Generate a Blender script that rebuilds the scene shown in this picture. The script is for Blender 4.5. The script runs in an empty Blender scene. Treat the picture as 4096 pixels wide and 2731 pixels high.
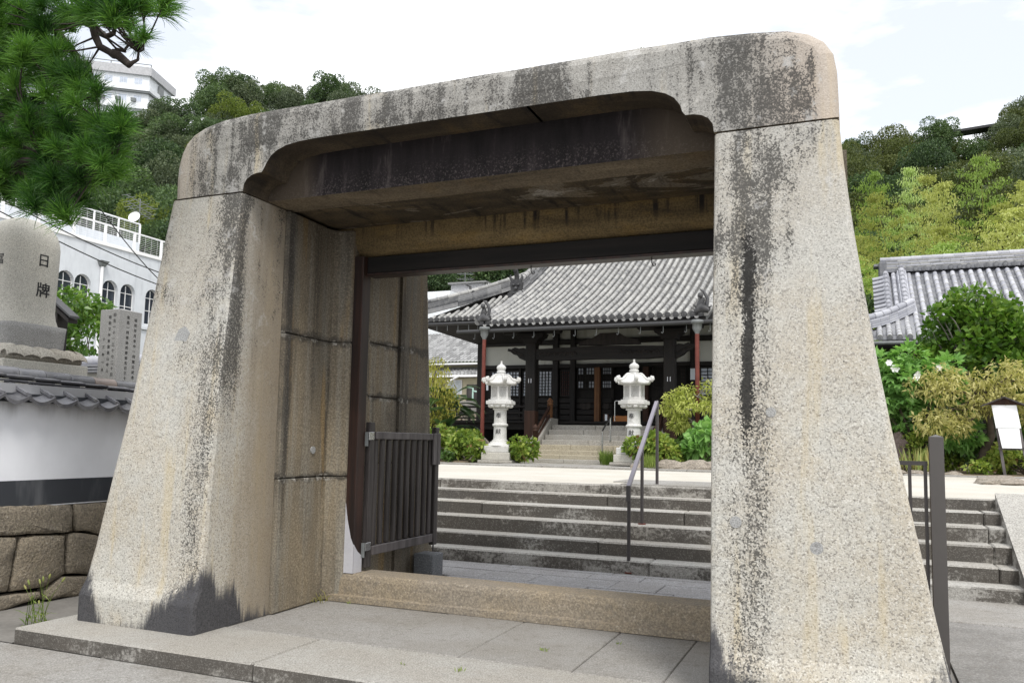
import bpy, bmesh, math, random
import numpy as np
from mathutils import Vector, Matrix, noise as mnoise
S = bpy.context.scene
COL = S.collection
# ---------------------------------------------------------------- camera
cam = bpy.data.cameras.new('camera')
camo = bpy.data.objects.new('camera', cam)
COL.objects.link(camo)
cam.sensor_width = 36.0
cam.lens = 28.836
cam.shift_y = 0.02326
cam.clip_start = 0.05
cam.clip_end = 3000
camo.matrix_world = Matrix((
    (0.92340629, 0.01827547, 0.38338862, 0.0),
    (0.38337467, -0.09223162, -0.91897616, 0.0),
    (0.01856584, 0.99556985, -0.09217361, 1.5),
    (0, 0, 0, 1)))
S.camera = camo
# ---------------------------------------------------------------- sky and sun
SUN_EL, SUN_AZ = math.radians(56), math.radians(142)      # azimuth clockwise from +Y
w = bpy.data.worlds.new('World')
S.world = w
w.use_nodes = True
wn, wl_ = w.node_tree.nodes, w.node_tree.links
wn.clear()
wo = wn.new('ShaderNodeOutputWorld')
bg = wn.new('ShaderNodeBackground')
bg.inputs['Strength'].default_value = 0.1
sky = wn.new('ShaderNodeTexSky')
sky.sky_type = 'NISHITA'
sky.sun_disc = False
sky.sun_elevation = SUN_EL
sky.sun_rotation = SUN_AZ
sky.air_density = 1.0
sky.dust_density = 1.6
tc = wn.new('ShaderNodeTexCoord')
mp = wn.new('ShaderNodeMapping')
mp.inputs['Scale'].default_value = (1.0, 1.0, 3.2)
mp.inputs['Location'].default_value = (1.7, 0.4, 1.08)
mp.inputs['Rotation'].default_value = (0, 0, 0.26)
nz = wn.new('ShaderNodeTexNoise')
nz.inputs['Scale'].default_value = 2.1
nz.inputs['Detail'].default_value = 7
nz.inputs['Roughness'].default_value = 0.55
cr = wn.new('ShaderNodeValToRGB')
cr.color_ramp.elements[0].position = 0.36
cr.color_ramp.elements[0].color = (0.5, 0.5, 0.5, 1)
cr.color_ramp.elements[1].position = 0.50
cr.color_ramp.elements[1].color = (1, 1, 1, 1)
mx = wn.new('ShaderNodeMix')
mx.data_type = 'RGBA'
mx.inputs[7].default_value = (11.6, 11.8, 12.2, 1)         # bright white cloud deck
wl_.new(tc.outputs['Generated'], mp.inputs['Vector'])
wl_.new(mp.outputs['Vector'], nz.inputs['Vector'])
wl_.new(nz.outputs['Fac'], cr.inputs['Fac'])
wl_.new(cr.outputs['Color'], mx.inputs[0])
wl_.new(sky.outputs['Color'], mx.inputs[6])
wl_.new(mx.outputs[2], bg.inputs['Color'])
wl_.new(bg.outputs['Background'], wo.inputs['Surface'])
sl = bpy.data.lights.new('sun', 'SUN')
sl.energy = 1.9
sl.angle = math.radians(14)
sl.color = (1.0, 0.965, 0.91)
so = bpy.data.objects.new('sun', sl)
COL.objects.link(so)
so.location = (10, -14, 30)
sd = Vector((math.sin(SUN_AZ) * math.cos(SUN_EL), math.cos(SUN_AZ) * math.cos(SUN_EL), math.sin(SUN_EL)))
so.rotation_euler = (-sd).to_track_quat('-Z', 'Y').to_euler()
S.view_settings.view_transform = 'Standard'
S.view_settings.look = 'None'
S.view_settings.gamma = 1
S.view_settings.exposure = 0.48
try:
    S.view_settings.use_curve_mapping = False
except Exception:
    pass
S.cycles.max_bounces = 8
S.cycles.transparent_max_bounces = 6

# ---------------------------------------------------------------- mesh helpers
rnd = random.Random(7)
PI = math.pi
R_ = math.radians


class MB:
    """collects polygons for one mesh object"""
    def __init__(s):
        s.v, s.f, s.m, s.sm = [], [], [], []

    def add(s, vs, fs, mi=0, smooth=False):
        o = len(s.v)
        s.v.extend(tuple(p) for p in vs)
        for f in fs:
            s.f.append(tuple(i + o for i in f))
            s.m.append(mi)
            s.sm.append(smooth)
        return s

    def box(s, x0, x1, y0, y1, z0, z1, mi=0, c=0.0, jit=0.0, T=None):
        if c <= 0:
            vs = [(x, y, z) for z in (z0, z1) for y in (y0, y1) for x in (x0, x1)]
            fs = [(0, 2, 3, 1), (4, 5, 7, 6), (0, 1, 5, 4), (2, 6, 7, 3), (0, 4, 6, 2), (1, 3, 7, 5)]
        else:
            c = min(c, (x1 - x0) * .45, (y1 - y0) * .45, (z1 - z0) * .45)
            vs, idx = [], {}
            X, Y, Z = (x0, x1), (y0, y1), (z0, z1)
            for i in (0, 1):
                for j in (0, 1):
                    for k in (0, 1):
                        sx, sy, sz = (c if i == 0 else -c), (c if j == 0 else -c), (c if k == 0 else -c)
                        for a in range(3):
                            p = [X[i] + sx, Y[j] + sy, Z[k] + sz]
                            p[a] = (X[i], Y[j], Z[k])[a]
                            idx[(i, j, k, a)] = len(vs)
                            vs.append(tuple(p))
            fs = []
            g = lambda i, j, k, a: idx[(i, j, k, a)]
            for i in (0, 1):
                fs.append([g(i, 0, 0, 0), g(i, 1, 0, 0), g(i, 1, 1, 0), g(i, 0, 1, 0)])
                fs.append([g(0, i, 0, 1), g(1, i, 0, 1), g(1, i, 1, 1), g(0, i, 1, 1)])
                fs.append([g(0, 0, i, 2), g(1, 0, i, 2), g(1, 1, i, 2), g(0, 1, i, 2)])
                for j in (0, 1):
                    fs.append([g(i, j, 0, 0), g(i, j, 1, 0), g(i, j, 1, 1), g(i, j, 0, 1)])
                    fs.append([g(i, 0, j, 0), g(i, 1, j, 0), g(i, 1, j, 2), g(i, 0, j, 2)])
                    fs.append([g(0, i, j, 1), g(1, i, j, 1), g(1, i, j, 2), g(0, i, j, 2)])
                    for k in (0, 1):
                        fs.append([g(i, j, k, 0), g(i, j, k, 1), g(i, j, k, 2)])
        if jit:
            vs = [tuple(q + rnd.uniform(-jit, jit) for q in p) for p in vs]
        if T is not None:
            vs = [tuple(T @ Vector(p)) for p in vs]
        # consistent outward normals
        cx = sum((Vector(p) for p in vs), Vector()) / len(vs)
        out = []
        for f in fs:
            a, b, d = (Vector(vs[f[0]]), Vector(vs[f[1]]), Vector(vs[f[2]]))
            n = (b - a).cross(d - a)
            m = (a + b + d) / 3
            out.append(tuple(reversed(f)) if n.dot(m - cx) < 0 else tuple(f))
        return s.add(vs, out, mi)

    def bar(s, p, q, wx, wy, mi=0, up=(0, 0, 1)):
        p, q = Vector(p), Vector(q)
        d = (q - p).normalized()
        u = Vector(up)
        if abs(d.dot(u)) > .98:
            u = Vector((0, 1, 0))
        a = d.cross(u).normalized()
        b = a.cross(d)
        vs = []
        for e in (p, q):
            for sx, sy in ((-1, -1), (1, -1), (1, 1), (-1, 1)):
                vs.append(e + a * sx * wx / 2 + b * sy * wy / 2)
        return s.add(vs, [(0, 1, 2, 3)[::-1], (4, 5, 6, 7)] + [(i, (i + 1) % 4, (i + 1) % 4 + 4, i + 4) for i in range(4)], mi)

    def tube(s, pts, rad, n=8, mi=0, caps=True, smooth=True):
        pts = [Vector(p) for p in pts]
        if not hasattr(rad, '__len__'):
            rad = [rad] * len(pts)
        rings = []
        prev = None
        for i, p in enumerate(pts):
            d = (pts[min(i + 1, len(pts) - 1)] - pts[max(i - 1, 0)]).normalized()
            if prev is None:
                a = d.orthogonal().normalized()
            else:
                a = (prev - d * prev.dot(d)).normalized()
            prev = a
            b = d.cross(a)
            rings.append([p + (a * math.cos(t) + b * math.sin(t)) * rad[i] for t in [2 * PI * k / n for k in range(n)]])
        vs = [q for r in rings for q in r]
        fs = []
        for i in range(len(pts) - 1):
            for k in range(n):
                fs.append((i * n + k, i * n + (k + 1) % n, (i + 1) * n + (k + 1) % n, (i + 1) * n + k))
        s.add(vs, fs, mi, smooth)
        if caps:
            s.add(rings[0], [tuple(range(n))[::-1]], mi)
            s.add(rings[-1], [tuple(range(n))], mi)
        return s

    def lathe(s, prof, n=16, c=(0, 0, 0), mi=0, smooth=True, rot=0.0):
        vs, fs = [], []
        for r, z in prof:
            for k in range(n):
                t = 2 * PI * k / n + rot
                vs.append((c[0] + r * math.cos(t), c[1] + r * math.sin(t), c[2] + z))
        for i in range(len(prof) - 1):
            for k in range(n):
                fs.append((i * n + k, i * n + (k + 1) % n, (i + 1) * n + (k + 1) % n, (i + 1) * n + k))
        s.add(vs, fs, mi, smooth)
        s.add(vs[:n], [tuple(range(n))[::-1]], mi)
        s.add(vs[-n:], [tuple(range(n))], mi)
        return s

    def prism(s, poly, axis, a, b, mi=0):
        """poly: 2D outline; axis 'x','y','z': extruded from a to b"""
        def P(u, v, t):
            return {'x': (t, u, v), 'y': (u, t, v), 'z': (u, v, t)}[axis]
        n = len(poly)
        vs = [P(u, v, a) for u, v in poly] + [P(u, v, b) for u, v in poly]
        ar = sum(poly[i][0] * poly[(i + 1) % n][1] - poly[(i + 1) % n][0] * poly[i][1] for i in range(n))
        fs = [tuple(range(n)), tuple(range(2 * n - 1, n - 1, -1))] + [((i + 1) % n, i, i + n, (i + 1) % n + n) for i in range(n)]
        flip = (ar > 0) == (axis in 'xz')
        if (b < a):
            flip = not flip
        if flip:
            fs = [tuple(reversed(f)) for f in fs]
        return s.add(vs, fs, mi)

    def quad(s, a, b, c, d, mi=0):
        return s.add([a, b, c, d], [(0, 1, 2, 3)], mi)

    def mesh(s, name, mats):
        me = bpy.data.meshes.new(name)
        me.from_pydata(s.v, [], s.f)
        for m in (mats if isinstance(mats, (list, tuple)) else [mats]):
            me.materials.append(m)
        me.polygons.foreach_set('material_index', s.m)
        me.polygons.foreach_set('use_smooth', s.sm)
        me.update()
        return me

    def build(s, name, mats, parent=None, loc=None, **tags):
        return obj(name, s.mesh(name, mats), parent, loc, **tags)


WL = {}


def obj(name, me, parent=None, loc=None, rot=None, label=None, category=None, group=None, kind=None):
    o = bpy.data.objects.new(name, me)
    COL.objects.link(o)
    if loc is not None:
        o.location = loc
    if rot is not None:
        o.rotation_euler = rot
    if parent is not None:
        o.parent = parent
        if parent in WL:
            o.matrix_parent_inverse = Matrix.Translation(-WL[parent])
    for k, v in (('label', label), ('category', category), ('group', group), ('kind', kind)):
        if v:
            o[k] = v
    return o


def thing(name, label, category, loc=(0, 0, 0), group=None):
    o = bpy.data.objects.new(name, None)
    COL.objects.link(o)
    o.location = loc
    o.empty_display_size = .2
    WL[o] = Vector(loc)
    o['label'] = label
    o['category'] = category
    if group:
        o['group'] = group
    return o


def copy_tree(o, parent=None):
    c = o.copy()
    COL.objects.link(c)
    if parent is not None:
        c.parent = parent
    for ch in list(o.children):
        copy_tree(ch, c)
    return c


def relabel(o, label):
    o['label'] = label
    return o


def np_mesh(name, V, F, mats, smooth=False):
    """V (n,3), F (m,k) -> mesh, fast"""
    me = bpy.data.meshes.new(name)
    V = np.asarray(V, np.float32)
    F = np.asarray(F, np.int32)
    k = F.shape[1]
    me.vertices.add(len(V))
    me.vertices.foreach_set('co', V.ravel())
    me.loops.add(F.size)
    me.loops.foreach_set('vertex_index', F.ravel())
    me.polygons.add(len(F))
    me.polygons.foreach_set('loop_start', np.arange(0, F.size, k, dtype=np.int32))
    me.polygons.foreach_set('loop_total', np.full(len(F), k, np.int32))
    if smooth:
        me.polygons.foreach_set('use_smooth', np.ones(len(F), bool))
    for m in (mats if isinstance(mats, (list, tuple)) else [mats]):
        me.materials.append(m)
    me.update(calc_edges=True)
    me.validate()
    return me


def text_mesh(body, size, mat, depth=0.004, bold=0.0):
    cu = bpy.data.curves.new('lettering', 'FONT')
    cu.body = body
    cu.size = size
    cu.extrude = depth
    cu.align_x = 'CENTER'
    cu.align_y = 'CENTER'
    cu.offset = bold
    cu.resolution_u = 3
    t = bpy.data.objects.new('lettering', cu)
    COL.objects.link(t)
    dg = bpy.context.evaluated_depsgraph_get()
    me = bpy.data.meshes.new_from_object(t.evaluated_get(dg))
    bpy.data.objects.remove(t)
    bpy.data.curves.remove(cu)
    me.materials.clear()
    me.materials.append(mat)
    return me


# ---------------------------------------------------------------- material helpers
class G:
    """tiny shader graph builder"""
    def __init__(s, name, rough=.8, spec=.3):
        s.mat = bpy.data.materials.new(name)
        s.mat.use_nodes = True
        s.t = s.mat.node_tree
        s.n, s.l = s.t.nodes, s.t.links
        s.b = s.n['Principled BSDF']
        s.b.inputs['Roughness'].default_value = rough
        s.b.inputs['Specular IOR Level'].default_value = spec
        s._tc = None

    def new(s, ty):
        return s.n.new(ty)

    def put(s, sock, v):
        if isinstance(v, bpy.types.NodeSocket):
            s.l.new(v, sock)
        elif isinstance(v, (tuple, list)) and sock.type == 'RGBA' and len(v) == 3:
            sock.default_value = (*v, 1)
        else:
            sock.default_value = v

    @property
    def co(s):
        if not s._tc:
            s._tc = s.new('ShaderNodeTexCoord')
        return s._tc.outputs['Object']

    def map(s, scale=(1, 1, 1), loc=(0, 0, 0), v=None, rot=(0, 0, 0)):
        m = s.new('ShaderNodeMapping')
        s.put(m.inputs['Vector'], v or s.co)
        m.inputs['Scale'].default_value = scale
        m.inputs['Location'].default_value = loc
        m.inputs['Rotation'].default_value = rot
        return m.outputs[0]

    def noise(s, scale, detail=3, rough=.55, v=None, dist=0.0):
        m = s.new('ShaderNodeTexNoise')
        s.put(m.inputs['Vector'], v or s.co)
        m.inputs['Scale'].default_value = scale
        m.inputs['Detail'].default_value = detail
        m.inputs['Roughness'].default_value = rough
        m.inputs['Distortion'].default_value = dist
        return m.outputs['Fac']

    def voro(s, scale, v=None, out='Distance', feat='F1'):
        m = s.new('ShaderNodeTexVoronoi')
        m.feature = feat
        s.put(m.inputs['Vector'], v or s.co)
        m.inputs['Scale'].default_value = scale
        return m.outputs[out]

    def warp(s, scale, amt):
        n = s.new('ShaderNodeTexNoise')
        s.put(n.inputs['Vector'], s.co)
        n.inputs['Scale'].default_value = scale
        n.inputs['Detail'].default_value = 2
        v = s.new('ShaderNodeVectorMath')
        v.operation = 'MULTIPLY_ADD'
        s.l.new(n.outputs['Color'], v.inputs[0])
        v.inputs[1].default_value = (amt, amt, amt)
        s.l.new(s.co, v.inputs[2])
        return v.outputs[0]

    def ramp(s, fac, stops, interp='LINEAR'):
        m = s.new('ShaderNodeValToRGB')
        m.color_ramp.interpolation = interp
        e = m.color_ramp.elements
        while len(e) < len(stops):
            e.new(.5)
        for el, (p, c) in zip(e, stops):
            el.position = p
            el.color = (c, c, c, 1) if not hasattr(c, '__len__') else (*c, 1)
        s.put(m.inputs[0], fac)
        return m.outputs[0]

    def mix(s, f, a, b, mode='MIX'):
        m = s.new('ShaderNodeMix')
        m.data_type = 'RGBA'
        m.blend_type = mode
        s.put(m.inputs[0], f)
        s.put(m.inputs[6], a)
        s.put(m.inputs[7], b)
        return m.outputs[2]

    def m(s, op, a, b=0.0, c=None, clamp=False):
        n = s.new('ShaderNodeMath')
        n.operation = op
        n.use_clamp = clamp
        s.put(n.inputs[0], a)
        s.put(n.inputs[1], b)
        if c is not None:
            s.put(n.inputs[2], c)
        return n.outputs[0]

    def rng(s, v, a, b, c=0.0, d=1.0, smooth=True):
        n = s.new('ShaderNodeMapRange')
        if smooth:
            n.interpolation_type = 'SMOOTHSTEP'
        s.put(n.inputs[0], v)
        n.inputs[1].default_value = a
        n.inputs[2].default_value = b
        n.inputs[3].default_value = c
        n.inputs[4].default_value = d
        return n.outputs[0]

    def xyz(s, v=None):
        n = s.new('ShaderNodeSeparateXYZ')
        s.put(n.inputs[0], v or s.co)
        return n.outputs

    def normal(s):
        return s.xyz(s.new('ShaderNodeNewGeometry').outputs['Normal'])

    def island(s):
        return s.new('ShaderNodeNewGeometry').outputs['Random Per Island']

    def orand(s):
        return s.new('ShaderNodeObjectInfo').outputs['Random']

    def bump(s, h, strength=.3, dist=.01):
        n = s.new('ShaderNodeBump')
        n.inputs['Strength'].default_value = strength
        n.inputs['Distance'].default_value = dist
        s.put(n.inputs['Height'], h)
        s.l.new(n.outputs[0], s.b.inputs['Normal'])

    def out(s, col, rough=None):
        s.put(s.b.inputs['Base Color'], col)
        if rough is not None:
            s.put(s.b.inputs['Roughness'], rough)
        return s.mat


def plain(name, col, rough=.7, var=.12, scale=6, bump=0.0, metal=0.0, spec=.3):
    g = G(name, rough, spec)
    n = g.noise(scale, 4, .6)
    n2 = g.noise(scale * 9, 2, .6)
    f = g.m('ADD', g.m('MULTIPLY', n, .65), g.m('MULTIPLY', n2, .35))
    lo = tuple(c * (1 - var) for c in col)
    hi = tuple(min(1, c * (1 + var)) for c in col)
    c = g.ramp(f, [(.3, lo), (.7, hi)])
    g.b.inputs['Metallic'].default_value = metal
    if bump:
        g.bump(n2, bump, .004)
    return g.out(c)


def granite_core(g, tan, grey, warm, fine=92.0):
    """speckled weathered granite: returns colour and an evenly spread 0..1 grain"""
    big = g.noise(1.6, 4, .6)
    mid = g.noise(5.0, 3, .6)
    c = g.mix(g.rng(big, .36, .64), tan, grey)
    c = g.mix(g.m('MULTIPLY', g.rng(mid, .45, .72), .5), c, warm)
    fn = g.noise(fine, 3, .75)
    fn2 = g.noise(fine * .45, 3, .7)
    fn3 = g.noise(fine * .17, 3, .7)
    cell = g.xyz(g.voro(112, g.map((1, 1, 1), (0, 0, 0), g.warp(40, .012)), 'Color'))
    c = g.mix(g.m('MULTIPLY', g.rng(cell[0], .30, .05), .52), c, (.11, .10, .09))
    c = g.mix(g.m('MULTIPLY', g.rng(cell[1], .62, .98), .40), c, (.75, .735, .685))
    c = g.mix(g.m('MULTIPLY', g.rng(fn, .46, .36), .5), c, (.10, .09, .08))
    grain = g.m('ADD', g.m('MULTIPLY', fn, .62), g.m('ADD', g.m('MULTIPLY', fn2, .28), g.m('MULTIPLY', fn3, .10)))
    grain = g.rng(grain, .36, .64, smooth=False)
    grain = g.m('ADD', g.m('MULTIPLY', cell[2], .58), g.m('MULTIPLY', grain, .42))
    return c, fn, fn2, big, grain


def cover(g, grain, A, soft=.13):
    """speckled coverage mask: about a fraction A of the surface"""
    d = g.m('SUBTRACT', grain, g.m('SUBTRACT', 1.0, A))
    return g.rng(d, -soft, soft)


def gate_stone(name, cx, cy0, streak, foot_x, foot_y, hw=.75, lintel=False, core=None, edge=0.0):
    """outer faces of the gate; streak / foot are profiles of dark growth across the face"""
    g = G(name, .88, .2)
    c, fn, fn2, big, grain = granite_core(g, (.465, .428, .36), (.495, .482, .437), (.465, .41, .315))
    X, Y, Z = g.xyz()[:3]
    N = g.normal()
    ax = g.m('ABSOLUTE', N[0])
    sidef = g.rng(ax, .45, .75)
    front = g.m('SUBTRACT', 1.0, sidef)
    up = g.rng(Z, 1.0, 3.9)
    vst = g.noise(1.0, 4, .6, g.map((6.5, 6.5, .42)))
    vst2 = g.noise(1.0, 4, .65, g.map((9, 9, .8), (2, 5, 1)))
    # upper zones weather to grey
    c = g.mix(g.m('MULTIPLY', up, .55 if not lintel else .85), c, g.mix(grain, (.20, .195, .185) if not lintel else (.15, .145, .138), (.60, .585, .545) if not lintel else (.50, .49, .46)))
    c = g.mix(g.m('MULTIPLY', g.rng(vst, .55, .72), .35), c, (.53, .42, .22))
    c = g.mix(g.m('MULTIPLY', g.m('MULTIPLY', sidef, g.rng(g.m('ADD', Y, g.m('MULTIPLY', vst2, .5)), cy0 + .42, cy0 + 1.0)), .75), c, g.mix(vst, (.15, .12, .085), (.30, .235, .15)))
    # dark growth, dissolving into grains
    u = g.m('DIVIDE', g.m('SUBTRACT', X, cx - hw), 2 * hw)
    uw = g.m('ADD', u, g.m('MULTIPLY', g.m('SUBTRACT', g.noise(2.5, 4, .65), .5), .07))
    sx = g.m('MULTIPLY', g.ramp(uw, streak), front)
    sx = g.m('MULTIPLY', sx, g.rng(vst2, .30, .62, .45, 1.15))
    blot = g.noise(2.3, 6, .68, g.map((1, 1, .55), (3, 1, 2)))
    A = g.m('ADD', sx, g.m('MULTIPLY', g.rng(blot, .44, .74), g.m('MULTIPLY', up, .85)))
    A = g.m('ADD', A, g.m('MULTIPLY', g.rng(vst2, .50, .74), g.m('MULTIPLY', up, .42)))
    if edge:
        v0 = g.m('DIVIDE', g.m('SUBTRACT', Y, cy0), .95)
        es = g.m('MULTIPLY', g.ramp(v0, [(0, 1.0), (.26, .95), (.36, .75), (.46, .06), (1, 0)]), g.m('MULTIPLY', sidef, g.rng(g.m('ADD', Z, vst2), 1.7, 3.0)))
        A = g.m('ADD', A, g.m('MULTIPLY', es, edge))
    if lintel:
        A = g.m('ADD', A, g.rng(g.noise(1.0, 5, .65, g.map((3.2, 3.2, .9), (7, 1, 3))), .42, .66, .02, .36))
    if lintel:
        A = g.m('SUBTRACT', A, g.m('MAXIMUM', g.rng(u, .945, .99, 0, .55), g.rng(u, .05, .0, 0, .5)))
        c = g.mix(g.m('MULTIPLY', g.m('MAXIMUM', g.rng(u, .86, .97), g.rng(u, .10, .0)), .55), c, (.52, .43, .35))
    A = g.m('MINIMUM', A, .74)
    dk = cover(g, grain, A, .2)
    c = g.mix(g.m('MULTIPLY', dk, .88), c, (.048, .046, .043))
    if core:
        a_, b_, z0, z1 = core
        k = g.m('MULTIPLY', g.ramp(uw, [(a_ - .035, 0), (a_, 1), (b_, 1), (b_ + .04, 0)]), g.m('MULTIPLY', g.rng(Z, z0, z0 + .5), g.rng(Z, z1, z1 - .4)))
        k = g.m('MULTIPLY', k, g.rng(vst2, .34, .5, .3, 1))
        c = g.mix(g.m('MULTIPLY', cover(g, grain, g.m('MULTIPLY', k, 1.1), .2), g.m('MULTIPLY', front, .95)), c, (.022, .021, .020))
    # pale lichen crusts high up
    pale = g.noise(5.5, 5, .7)
    pl = g.m('MULTIPLY', g.rng(pale, .58, .66), g.m('MULTIPLY', up, .6))
    c = g.mix(pl, c, g.mix(grain, (.40, .39, .375), (.60, .595, .575)))
    # black damp foot with upward tongues
    v = g.m('DIVIDE', g.m('SUBTRACT', Y, cy0), .95)
    hx = g.m('MULTIPLY', g.ramp(u, foot_x), .8)
    hy = g.m('MULTIPLY', g.ramp(v, foot_y), .8)
    h = g.m('ADD', g.m('MULTIPLY', hx, front), g.m('MULTIPLY', hy, sidef))
    tong = g.noise(1.0, 5, .75, g.map((17, 17, .9)))
    h = g.m('ADD', h, g.m('MULTIPLY', g.m('SUBTRACT', tong, .5), .50))
    h = g.m('ADD', h, g.m('MULTIPLY', g.m('SUBTRACT', grain, .5), .05))
    ft = g.rng(g.m('SUBTRACT', h, Z), -.05, .10)
    c = g.mix(g.m('MULTIPLY', ft, .95), c, g.mix(grain, (.020, .020, .025), (.085, .085, .092)))
    g.bump(g.m('ADD', fn, g.m('MULTIPLY', fn2, .8)), .5, .010)
    return g.out(c)


def gate_inner(name, dark=0.0):
    """sheltered faces of the gate: ochre brown with grey and black runs"""
    g = G(name, .86, .25)
    X, Y, Z = g.xyz()[:3]
    big = g.noise(1.1, 4, .6, g.map((1.5, 1.5, .5)))
    st = g.noise(1.0, 5, .6, g.map((8, 8, .35)))
    st2 = g.noise(1.0, 4, .6, g.map((3, 5, .3), (4, 2, 0)))
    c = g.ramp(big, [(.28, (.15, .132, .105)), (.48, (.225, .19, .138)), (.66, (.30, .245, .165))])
    c = g.mix(g.m('MULTIPLY', g.rng(st, .50, .68), .75), c, (.30, .275, .225))
    c = g.mix(g.m('MULTIPLY', g.rng(st2, .54, .68), .8), c, (.062, .055, .047))
    c = g.mix(g.m('MULTIPLY', g.rng(g.noise(1.0, 3, .5, g.map((6, 9, .5), (1, 7, 3))), .58, .7), .6), c, (.30, .195, .075))
    wob = g.m('MULTIPLY', g.m('SUBTRACT', g.noise(7, 4, .7), .5), .16)
    for zs_, w_ in ((1.142, .05), (2.41, .075), (1.93, .05), (2.485, .06)):
        ins = g.rng(Y, 6.75, 6.76) if zs_ in (1.93, 2.485) else g.rng(Y, 6.76, 6.75)
        dz_ = g.m('ABSOLUTE', g.m('ADD', g.m('SUBTRACT', Z, zs_), wob))
        c = g.mix(g.m('MULTIPLY', ins, g.m('MULTIPLY', g.rng(dz_, w_, w_ * .2), .75)), c, (.045, .042, .038))
        dz2 = g.m('ABSOLUTE', g.m('ADD', g.m('SUBTRACT', Z, zs_ - .01), g.m('MULTIPLY', wob, .5)))
        lump_ = g.rng(g.noise(11, 3, .6, g.map((1, 1, 1), (3, 3, 3))), .54, .62)
        c = g.mix(g.m('MULTIPLY', ins, g.m('MULTIPLY', lump_, g.rng(dz2, .035, .02))), c, (.36, .34, .30))
    sm = g.rng(g.m('ABSOLUTE', g.m('SUBTRACT', g.m('ADD', Y, g.m('MULTIPLY', wob, .6)), 5.86)), .085, .02)
    c = g.mix(g.m('MULTIPLY', sm, g.m('MULTIPLY', g.rng(Z, .9, 1.9), .8)), c, (.055, .053, .05))
    c = g.mix(g.m('MULTIPLY', g.rng(g.noise(1.0, 4, .6, g.map((4, 4, .8), (6, 1, 2))), .5, .66), .5), c, (.27, .255, .215))
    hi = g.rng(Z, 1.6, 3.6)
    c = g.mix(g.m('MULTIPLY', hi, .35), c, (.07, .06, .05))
    fn = g.noise(62, 3, .7)
    c = g.mix(g.rng(fn, .36, .60), g.mix(.45, c, (.03, .025, .02)), c)
    c = g.mix(g.m('MULTIPLY', g.rng(fn, .58, .72), .35), c, (.52, .45, .34))
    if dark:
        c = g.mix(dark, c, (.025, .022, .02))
    g.bump(fn, .4, .008)
    return g.out(c)


def soffit_mat(name, kind=0):
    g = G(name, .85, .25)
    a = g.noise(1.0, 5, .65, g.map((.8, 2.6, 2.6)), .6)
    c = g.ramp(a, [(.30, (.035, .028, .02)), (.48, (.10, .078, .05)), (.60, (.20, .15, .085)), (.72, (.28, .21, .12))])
    if kind == 1:
        c = g.ramp(a, [(.30, (.10, .08, .055)), (.5, (.20, .16, .11)), (.70, (.29, .235, .16))])
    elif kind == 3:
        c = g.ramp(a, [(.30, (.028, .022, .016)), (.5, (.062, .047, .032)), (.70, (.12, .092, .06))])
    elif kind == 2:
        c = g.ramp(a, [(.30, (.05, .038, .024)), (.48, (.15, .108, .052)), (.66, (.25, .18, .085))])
    else:
        p = g.noise(1.3, 6, .62, g.map((.75, 1.6, 1), (2.35, .6, 0)), .8)
        c = g.mix(.35, c, (.07, .056, .04))
        c = g.mix(g.m('MULTIPLY', g.rng(p, .545, .560), .85), c, (.25, .215, .165))
        c = g.mix(g.m('MULTIPLY', g.rng(p, .625, .635), .8), c, (.45, .42, .37))
    d = g.noise(1.0, 4, .6, g.map((9, 2, 1.2) if kind != 2 else (13, 2, .6)))
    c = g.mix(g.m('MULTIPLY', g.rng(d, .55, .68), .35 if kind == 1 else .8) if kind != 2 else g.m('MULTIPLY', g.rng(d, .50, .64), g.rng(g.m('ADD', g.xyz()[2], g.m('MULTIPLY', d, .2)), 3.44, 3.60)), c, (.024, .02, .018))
    o = g.noise(1.0, 4, .6, g.map((2.2, 1, 6), (5, 0, 0)))
    c = g.mix(g.m('MULTIPLY', g.rng(o, .52, .70), .5 if kind == 2 else .2), c, (.28, .18, .06))
    fn = g.noise(60, 3, .7)
    c = g.mix(g.rng(fn, .34, .62), g.mix(.5, c, (.02, .018, .015)), c)
    g.bump(fn, .4, .008)
    return g.out(c)


def frieze_mat(name):
    """face behind the carved arch, near-black with pale runs at the foot"""
    g = G(name, .9, .2)
    d = g.noise(1.0, 5, .7, g.map((5.5, 1, .9)))
    c = g.ramp(d, [(.36, (.010, .009, .009)), (.58, (.022, .018, .019)), (.72, (.085, .072, .068))])
    fn = g.noise(60, 3, .75)
    Z = g.xyz()[2]
    low = g.rng(Z, 3.75, 3.5)
    c = g.mix(g.m('MULTIPLY', low, g.m('MULTIPLY', g.rng(fn, .52, .68), .4)), c, (.22, .185, .175))
    X = g.xyz()[0]
    end = g.m('MAXIMUM', g.rng(X, -1.5, -1.1), g.rng(X, -4.05, -4.3))
    c = g.mix(g.m('MULTIPLY', end, .6), c, (.10, .078, .055))
    g.bump(fn, .4, .008)
    return g.out(c)


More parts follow.
